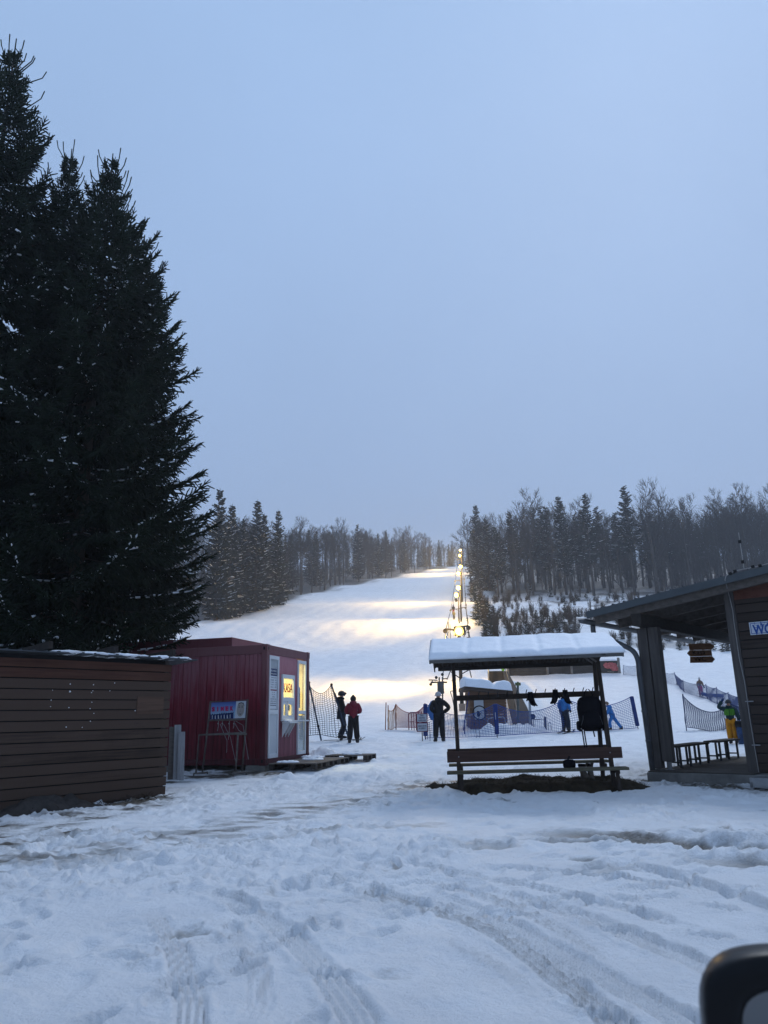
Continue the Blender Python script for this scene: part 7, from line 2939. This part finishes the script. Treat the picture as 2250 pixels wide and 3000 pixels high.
# blue padded board behind the person in black
mb = MB()
P_ = [at(*p, 32.6) for p in ((1248, 2078), (1262, 2054), (1275, 2051), (1279, 2112), (1262, 2110))]
mb.add(P_ + [p + V3(.02, .12, 0) for p in P_], [tuple(range(5)), tuple(reversed(range(5, 10)))] + [(i, 5 + i, 5 + (i + 1) % 5, (i + 1) % 5) for i in range(5)])
q = foot(P_[3])
mb.box((q[0] - .12, P_[3][1] + .06, (q[2] + P_[3][2]) / 2), (.08, .06, P_[3][2] - q[2] + .2), 0)
o = mb.build('padded_board', plain('blue_pad', (.04, .14, .34), .6, 0, .25, 3), bevel=.01)
tag(o, 'blue padded board standing beside the person in the pale hat', 'board')

# trash barrel
bq = at(2193, 2180, 24.2)
bq = foot(bq)
tb_ = thing('trash_barrel', 'blue barrel with a black bag folded over its rim, beside the green child', 'barrel', bq)
mb = MB()
mb.tube([bq, bq + Z * .05, bq + Z * .25, bq + Z * .27, bq + Z * .48, bq + Z * .5, bq + Z * .66], [.26, .275, .28, .29, .29, .28, .275], 22)
mb.build('drum', plain('worn_blue_drum', (.025, .055, .13), .5, 0, .5, 6), tb_, smooth=True)
mb = MB()
vs, fs = [], []
n = 22
for i, (z, r_) in enumerate(((.52, .30), (.60, .305), (.68, .295), (.71, .285), (.66, .24), (.5, .2))):
    for k in range(n):
        w = rnd.uniform(-.012, .012)
        vs.append(bq + Z * (z + (rnd.uniform(-.04, .03) if i == 0 else 0)) + V3(math.cos(2 * math.pi * k / n), math.sin(2 * math.pi * k / n), 0) * (r_ + w))
for i in range(5):
    for k in range(n): fs.append((i * n + k, i * n + (k + 1) % n, (i + 1) * n + (k + 1) % n, (i + 1) * n + k))
mb.add(vs, fs)
mb.build('bin_bag', PBLACK, tb_, smooth=True)

# ---- ski tow: drive post, towers with lamps, cable, hangers
LPOLE = plain('tow_pole', (.055, .05, .045), .6, .3, .3, 3)
ds_ = thing('tow_drive', 'ski tow drive post with grey motor box and crossed arms', 'ski lift', foot(at(1290, 2130, 37)))
a, c = T2(1291, 1984, 2130, 37)
mb = MB()
for dx in (-.07, .09):
    mb.bar(a - Z * .2 + V3(dx, 0, 0), c + V3(dx, 0, 0), .06, .08, (0, 1, 0))
mb.build('post', LPOLE, ds_)
mb = MB()
p = at(1291, 2016, 36.85)
mb.box(p, (.30, .32, .52), 0)
mb.box(p + Z * .28, (.34, .36, .06), 0)
mb.build('motor_box', plain('grey_motor_box', (.12, .12, .115), .6, .2, .3, 5), ds_, bevel=.02)
for (x0, y0, x1, y1, w) in ((1256, 1992, 1282, 1993, .05), (1262, 1999, 1310, 1999, .07), (1296, 1989, 1311, 1988, .05), (1266, 1993, 1266, 2002, .04)):
    mb = MB()
    mb.bar(at(x0, y0, 36.8), at(x1, y1, 36.8), w, w, (0, 1, 0))
    mb.build('arm', plain('rusty_arm', (.09, .065, .05), .7, .2, .4, 6), ds_)
for (x0, y0) in ((1262, 2005), (1296, 1976), (1278, 1985)):
    mb = MB()
    q = at(x0, y0, 36.8)
    mb.tube([q - V3(0, .05, 0), q + V3(0, .05, 0)], .07, 12)
    mb.build('pulley', DSTEEL, ds_)
LAMPGLASS = emit('floodlight_core', (1.0, .88, .55), 14.0)
LAMPRIM = emit('floodlight_halo_glow', (1.0, .70, .22), 1.25)  # weaker yellow glow painted round the bulb for its glare halo
LIGHTS = []
def tower(label, base_px, Y, top_py, top_px, lamp=None, arms=None, r_=.10, lampr=.26, power=2500, aim=None, group='floodlit poles of the ski tow'):
    a, c = T2(top_px, top_py, base_px[1], Y, base_px[0] - top_px)
    root = thing('tow_tower', label, 'ski lift', a, group)
    mb = MB()
    mb.tube([a - Z * .4, c], [r_, r_ * .7], 9)
    mb.build('pole', LPOLE, root, smooth=True)
    for (x0, y0, x1, y1) in (arms or []):
        mb = MB()
        p, q = at(x0, y0, Y), at(x1, y1, Y)
        mb.bar(p, q, .09, .09, (0, 1, 0))
        e = p if abs(p[0] - c[0]) > abs(q[0] - c[0]) else q
        mb.tube([e - V3(0, .1, .12), e + V3(0, .1, -.12)], .14, 10)
        f_ = (e + (q if e is p else p)) / 2
        mb.tube([f_, np.array([(q if e is p else p)[0], f_[1], f_[2] - abs(f_[0] - c[0]) * .6])], .03, 6)
        mb.build('cross_arm', LPOLE, root)
    if lamp:
        p = at(lamp[0], lamp[1], Y - .25)
        d = np.array(aim if aim is not None else (-.35, -.75, -.35), float)
        d /= np.linalg.norm(d)
        dd, s_, u_ = basis(d)
        mb = MB()
        mb.box(p - d * .14, (.26, lampr * 2.2, lampr * 1.9), 0, (dd, s_, u_))
        mb.tube([p - d * .1, np.array([c[0], c[1], p[2] - .1])], .03, 6)
        hs_ = mb.build('lamp_housing', DSTEEL, root, bevel=.02)
        mb = MB()
        mb.tube([p + d * .0, p + d * .035, p + d * .055], [lampr, lampr * .92, lampr * .3], 18)
        mb.build('lamp_glass', LAMPRIM, hs_, smooth=True)
        mb = MB()
        mb.ball(p + d * .075, lampr * .55, 12, 8, 0, (1, 1, 1))
        mb.build('bulb', LAMPGLASS, hs_, smooth=True)
        LIGHTS.append((p + d * (lampr + .9), d, power))
    return root
tower('nearest tow tower with the brightest lamp just above the snowy bench roof', (1354, 2083), 47.3, 1838, 1344, (1345, 1849), [(1304, 1843, 1344, 1846), (1344, 1836, 1372, 1834)], .13, .30, -900, (-.45, -.85, -.25))
tower('added lamp pole behind the nearest tow tower, lighting the lower slope', (1350, 2015), 62, 1842, 1341, (1339, 1853), None, .09, .30, 5200, (-.45, -.85, -.25))  # added second lamp, throws the light pool on the lower slope
tower('tow tower with long cross arm above the red trousered lift rider', (1352, 1834), 108, 1772, 1349, None, [(1320, 1786, 1350, 1783), (1350, 1781, 1364, 1779)], .13)
tower('thin lamp pole left of the long armed tow tower', (1346, 1834), 106, 1738, 1342, (1337, 1743), None, .09, .33, 5200, (-.5, -.8, -.3))
tower('lamp pole behind the long armed tow tower, lamp second from below', (1353, 1826), 112, 1716, 1347, (1343, 1722), None, .11, .35, 6200, (-.5, -.8, -.3))
tower('middle tow tower with short arms below a pair of lamps', (1353, 1770), 142, 1676, 1350, (1343, 1680), [(1333, 1701, 1350, 1700), (1351, 1697, 1360, 1696)], .14, .38, 7000, (-.5, -.8, -.3))
tower('lamp pole close behind the middle tow tower', (1355, 1760), 152, 1656, 1352, (1350, 1660), None, .12, .36, 6500, (-.5, -.8, -.3))
tower('upper lamp pole, second lamp from the top', (1353, 1672), 268, 1624, 1351, (1347, 1628), [(1340, 1640, 1352, 1640)], .16, .46, 11000, (-.5, -.8, -.3))
tower('topmost lamp pole of the tow at the skyline', (1354, 1668), 306, 1608, 1352, (1349, 1612), None, .18, .42, 11000, (-.5, -.8, -.3))
tower('thin bare post carrying a small dark box beside the tow', (1344, 1830), 109, 1752, 1342.5, None, None, .07)
bx = MB()
p = at(1336, 1758, 109)
bx.box(p, (.35, .3, .5), 0, (V3(.9, 0, .35), V3(0, 1, 0), V3(-.35, 0, .9)))
bx.bar(p, at(1342, 1760, 109), .06, .06, (0, 1, 0))
o = bx.build('loudspeaker', DSTEEL, bevel=.02)
tag(o, 'small dark tilted box on the thin post beside the tow', 'box')
CAB = plain('cable_steel', (.05, .05, .05), .6, .3, .2, 3)
def cable(pxs, lab):
    mb = MB()
    P = [at(*p) for p in pxs]
    mb.tube(P, [.02 + .00015 * p[1] for p in P], 5)
    o = mb.build('tow_cable', CAB)
    tag(o, lab, 'cable')
    return P
upl = cable([(1297, 1990, 36.9), (1306, 1844, 47.3), (1321, 1787, 108), (1334, 1702, 142), (1341, 1641, 268), (1347, 1620, 306)], 'left rope of the ski tow carrying riders uphill')
dnl = cable([(1310, 1990, 36.9), (1371, 1835, 47.3), (1364, 1780, 108), (1360, 1697, 142), (1353, 1641, 268), (1350, 1622, 306)], 'right rope of the ski tow with empty hangers coming down')
def hanger(px, py, Y, l, lab, grp):
    p = at(px, py, Y)
    r_ = thing('tow_hanger', lab, 'ski lift', p, grp)
    mb = MB()
    mb.tube([p, p + V3(.04, 0, -.25 * l), p + V3(-.05, 0, -.32 * l), p + V3(.02, 0, -.42 * l), p - Z * l], .022 + Y * .00012, 5)
    mb.build('rod', CAB, r_)
    mb = MB()
    mb.tube([p - Z * l - V3(.16, 0, 0), p - Z * l + V3(.16, 0, 0)], .03 + Y * .00012, 6)
    mb.build('bar', CAB, r_)
hl, hg = 'empty curly hanger on the right rope of the ski tow', 'hangers on the right rope'
for (px, py, Y, l) in ((1370, 1812, 60, 1.5), (1368, 1800, 74, 1.8), (1366, 1768, 112, 2.2), (1363, 1735, 124, 2.2), (1361.5, 1715, 134, 2.2), (1358, 1680, 170, 2.4), (1373, 1850, 44, 1.3)):
    hanger(px, py, Y, l, hl, hg)
for (px, py, Y, l) in ((1313, 1822, 62, 2.2), (1318, 1829, 80, 2.4), (1309, 1848, 50, 1.2)):
    hanger(px, py, Y, l, 'hanger on the left rope of the ski tow near the brightest lamp', 'hangers on the left rope')
for (xt, yt, xb, yb, Y, lab) in ((1329, 1757, 1329, 1790, 124, 'hanger pulling the rider in red trousers'), (1328, 1796, 1329, 1818, 112, 'hanger pulling the rider in the pale jacket')):
    mb = MB()
    mb.tube([at(xt, yt, Y), at(xb, yb, Y)], .035, 5)
    o = mb.build('tow_hanger', CAB)
    tag(o, lab, 'ski lift')
# arms, stays and box on the nearest tower's foot
a = at(1354, 2074, 47.0)
mb = MB()
mb.box(a, (.36, .3, .5), 0)
o = mb.build('switch_box', plain('pinkish_box', (.20, .17, .15), .7, 0, .2, 4), bevel=.02)
tag(o, 'pale switch box at the foot of the nearest tow tower', 'box')
for k, (x0, y0, x1, y1) in enumerate(((1318, 1966, 1346, 1986), (1352, 1975, 1375, 1962), (1376, 1962, 1381, 1985))):
    mb = MB()
    mb.tube([at(x0, y0, 46.8), at(x1, y1, 46.8)], .035, 6)
    o = mb.build('stay_arm', CAB, smooth=True)
    tag(o, ('thin stay left of the nearest tow tower', 'thin stay right of the nearest tow tower', 'short hook hanging from the right stay')[k], 'stay')
hr_ = MB()
pts = [at(*p, 33.4) for p in ((1324, 1992), (1333, 2014), (1329, 2024), (1320, 2026), (1325, 2045), (1331, 2075), (1337, 2112), (1336, 2130), (1328, 2132))]
hr_.tube(spl3(pts, 4), .018, 6)
o = hr_.build('hanging_bar', CAB, smooth=True)
tag(o, 'bent dark tow bar hanging behind the left leg of the bench roof', 'ski lift')

# ---- street lamp at the left wood
sl_ = thing('street_lamp', 'tall unlit street lamp with curved arm at the foot of the left wood', 'street lamp', gs(655, 1809))
g0_ = ground(655, 1809)
Yl = g0_[1]
pts = [g0_ - Z * .2] + [at(px, py, Yl) for px, py in ((658, 1770), (661, 1735), (664, 1708), (668, 1696), (674, 1690))]
mb = MB()
mb.tube(pts, [.13, .11, .09, .08, .07, .06], 8)
mb.build('pole', plain('pale_lamp_pole', (.22, .20, .17), .6, .2, .2, 3), sl_, smooth=True)
mb = MB()
q = at(680, 1692, Yl)
mb.ball(q, .32, 12, 8, 0, (1.35, .8, .55))
mb.build('lamp_head', plain('grey_lamp_head', (.18, .18, .18), .5, 0, .2, 3), sl_, smooth=True)
mb = MB()
mb.ball(q + V3(0, 0, .10), .28, 10, 6, 0, (1.2, .8, .5))
mb.build('lamp_snow', SNOWCAP, sl_, smooth=True)
# ================================================================== WING MIRROR of the car the photo is taken from
mp = at(2185, 2900, .80)
mir = thing('wing_mirror', 'black car wing mirror close to the camera at the lower right corner', 'mirror', mp)
mX = V3(math.cos(R(-12)), math.sin(R(-12)), 0)
mN = V3(-math.sin(R(-12)), math.cos(R(-12)), 0)
cL = onplane(2064, 2900, mp, mN)
cT = onplane(2210, 2796, mp, mN)
hwid, hht = .105, .075
mc = cL + mX * hwid
mc = V3(mc[0], mc[1], 0) + Z * (cT[2] - hht)
def sup(w, h_, n=40, e=.52, d=0, skew=.0):
    P = []
    for k in range(n):
        t = 2 * math.pi * k / n
        c_, s_ = math.cos(t), math.sin(t)
        x = w * math.copysign(abs(c_) ** e, c_)
        z = h_ * math.copysign(abs(s_) ** e, s_)
        P.append(mc + mX * x + Z * (z + skew * x) + mN * d)
    return P
secs = [(.105, .075, -.004), (.108, .078, .006), (.108, .078, .03), (.100, .072, .06), (.078, .056, .085), (.035, .03, .098)]
vs, fs = [], []
n = 40
for w, h_, d in secs: vs += sup(w, h_, n, .52, d, .05)
for i in range(len(secs) - 1):
    for k in range(n): fs.append((i * n + k, i * n + (k + 1) % n, (i + 1) * n + (k + 1) % n, (i + 1) * n + k))
fs.append(tuple(range((len(secs) - 1) * n, len(secs) * n)))
# rim turning inward to the recessed glass
b0 = len(vs)
vs += sup(.076, .050, n, .50, -.002, .05)
vs += sup(.074, .048, n, .50, .010, .05)
for k in range(n):
    fs.append((k, b0 + k, b0 + (k + 1) % n, (k + 1) % n))
    fs.append((b0 + k, b0 + n + k, b0 + n + (k + 1) % n, b0 + (k + 1) % n))
mb = MB()
mb.add(vs, fs)
mb.build('housing', plain('mirror_black', (.006, .006, .007), .35, 0, .2, 8), mir, smooth=True)
mb = MB()
g_ = sup(.075, .049, n, .50, .009, .05)
mb.add(g_ + [p + mN * .002 for p in g_], [tuple(range(n)), tuple(reversed(range(n, 2 * n)))])
gm, nt, b = newmat('mirror_glass')
b.inputs['Base Color'].default_value = (.16, .165, .17, 1)
b.inputs['Metallic'].default_value = 1
b.inputs['Roughness'].default_value = .08
mb.build('mirror_glass', gm, mir)
mb = MB()
mb.tube([mc + mX * .08 - Z * .04 + mN * .03, mc + mX * .15 - Z * .07 + mN * .02, mc + mX * .22 - Z * .10 + mN * .0], [.03, .026, .03], 12)
mb.build('arm', plain('mirror_black', (0, 0, 0)), mir, smooth=True)

# ================================================================== LIGHT, SKY, AIR
for i, (p, d, pw) in enumerate(LIGHTS):
    if pw > 0:
        l = bpy.data.lights.new('floodlight_beam', 'SPOT')
        l.energy = pw * LAMP_K * 3.4
        l.color = (1.0, .62, .15)
        l.spot_size = R(116)
        l.spot_blend = 1.0
        l.shadow_soft_size = .2
        o = bpy.data.objects.new('floodlight_beam', l)
        COL.objects.link(o)
        o.location = [float(k) for k in p]
        o.rotation_euler = Vector((-.975, -.16, -.12)).to_track_quat('-Z', 'Y').to_euler()
    l = bpy.data.lights.new('floodlight', 'POINT')
    l.energy = abs(pw) * LAMP_K * .32
    l.color = (1.0, .62, .15)
    l.shadow_soft_size = .2
    o = bpy.data.objects.new('floodlight', l)
    COL.objects.link(o)
    o.location = [float(k) for k in p]
kl = bpy.data.lights.new('ticket_room_lamp', 'AREA')
kl.energy = ROOM_W
kl.color = (1.0, .80, .36)
kl.shape = 'RECTANGLE'
kl.size, kl.size_y = .9, .2
ko = bpy.data.objects.new('ticket_room_lamp', kl)
COL.objects.link(ko)
ko.location = [float(k) for k in K(1.45, .95, KH - .17)]

w = bpy.data.worlds.new('World')
scene.world = w
w.use_nodes = True
nt = w.node_tree
bg = nt.nodes['Background']
sky = nd(nt, 'ShaderNodeTexSky', sky_type='NISHITA')
sky.sun_disc = False
sky.sun_elevation = R(44)
sky.sun_rotation = R(25)
sky.air_density = 1.6
sky.dust_density = 1.0
sky.ozone_density = 3.0
tc = nd(nt, 'ShaderNodeTexCoord')
sep = nd(nt, 'ShaderNodeSeparateXYZ')
nt.links.new(tc.outputs['Generated'], sep.inputs[0])
cl = ramp(nt, CLOUD)
nt.links.new(sep.outputs[2], cl.inputs[0])
nz = nd(nt, 'ShaderNodeTexNoise', i_Scale=2.2, i_Detail=6.0)
nt.links.new(tc.outputs['Generated'], nz.inputs['Vector'])
nr_ = nd(nt, 'ShaderNodeMapRange')
nt.links.new(nz.outputs[0], nr_.inputs[0])
nr_.inputs[3].default_value, nr_.inputs[4].default_value = .90, 1.10
ml = nd(nt, 'ShaderNodeVectorMath', operation='SCALE')
nt.links.new(cl.outputs[0], ml.inputs[0])
nt.links.new(nr_.outputs[0], ml.inputs['Scale'])
sk = nd(nt, 'ShaderNodeVectorMath', operation='SCALE')
nt.links.new(sky.outputs[0], sk.inputs[0])
sk.inputs['Scale'].default_value = SKY_S
ad = nd(nt, 'ShaderNodeVectorMath', operation='ADD')
nt.links.new(sk.outputs[0], ad.inputs[0])
nt.links.new(ml.outputs[0], ad.inputs[1])
nt.links.new(ad.outputs[0], bg.inputs[0])
bg.inputs[1].default_value = .1
sun = bpy.data.lights.new('sun', 'SUN')
sun.energy = SUN_E
sun.angle = R(18)
sun.color = (.88, .93, 1.0)
so = bpy.data.objects.new('sun', sun)
COL.objects.link(so)
so.rotation_euler = (R(-46), 0, R(-25))

hz_m = bpy.data.materials.new('haze')
hz_m.use_nodes = True
nt = hz_m.node_tree
nt.nodes.clear()
out = nd(nt, 'ShaderNodeOutputMaterial')
pv = nd(nt, 'ShaderNodeVolumePrincipled')
pv.inputs['Color'].default_value = (.80, .86, .95, 1)
pv.inputs['Density'].default_value = HAZE
pv.inputs['Anisotropy'].default_value = .62
nt.links.new(pv.outputs[0], out.inputs['Volume'])
mb = MB()
mb.box((0, 610, 65), (1800, 1400, 134), 0)
hob = mb.build('haze', hz_m)
hob['kind'] = 'stuff'
hob['label'] = 'thin dusk haze over the slope and the woods'
hob['category'] = 'haze'
hob.display_type = 'WIRE'

scene.view_settings.view_transform = 'Standard'
scene.view_settings.look = 'None'
scene.view_settings.exposure = EXPOSURE
scene.view_settings.gamma = 1
scene.view_settings.use_curve_mapping = False
cy = scene.cycles
cy.use_denoising = True
try: cy.denoiser = 'OPENIMAGEDENOISE'
except Exception: pass
cy.max_bounces = 6
cy.diffuse_bounces = 3
cy.glossy_bounces = 3
cy.transmission_bounces = 4
cy.transparent_max_bounces = 8
cy.volume_bounces = 1
cy.use_adaptive_sampling = True
cy.adaptive_threshold = .02
cy.sample_clamp_indirect = 4
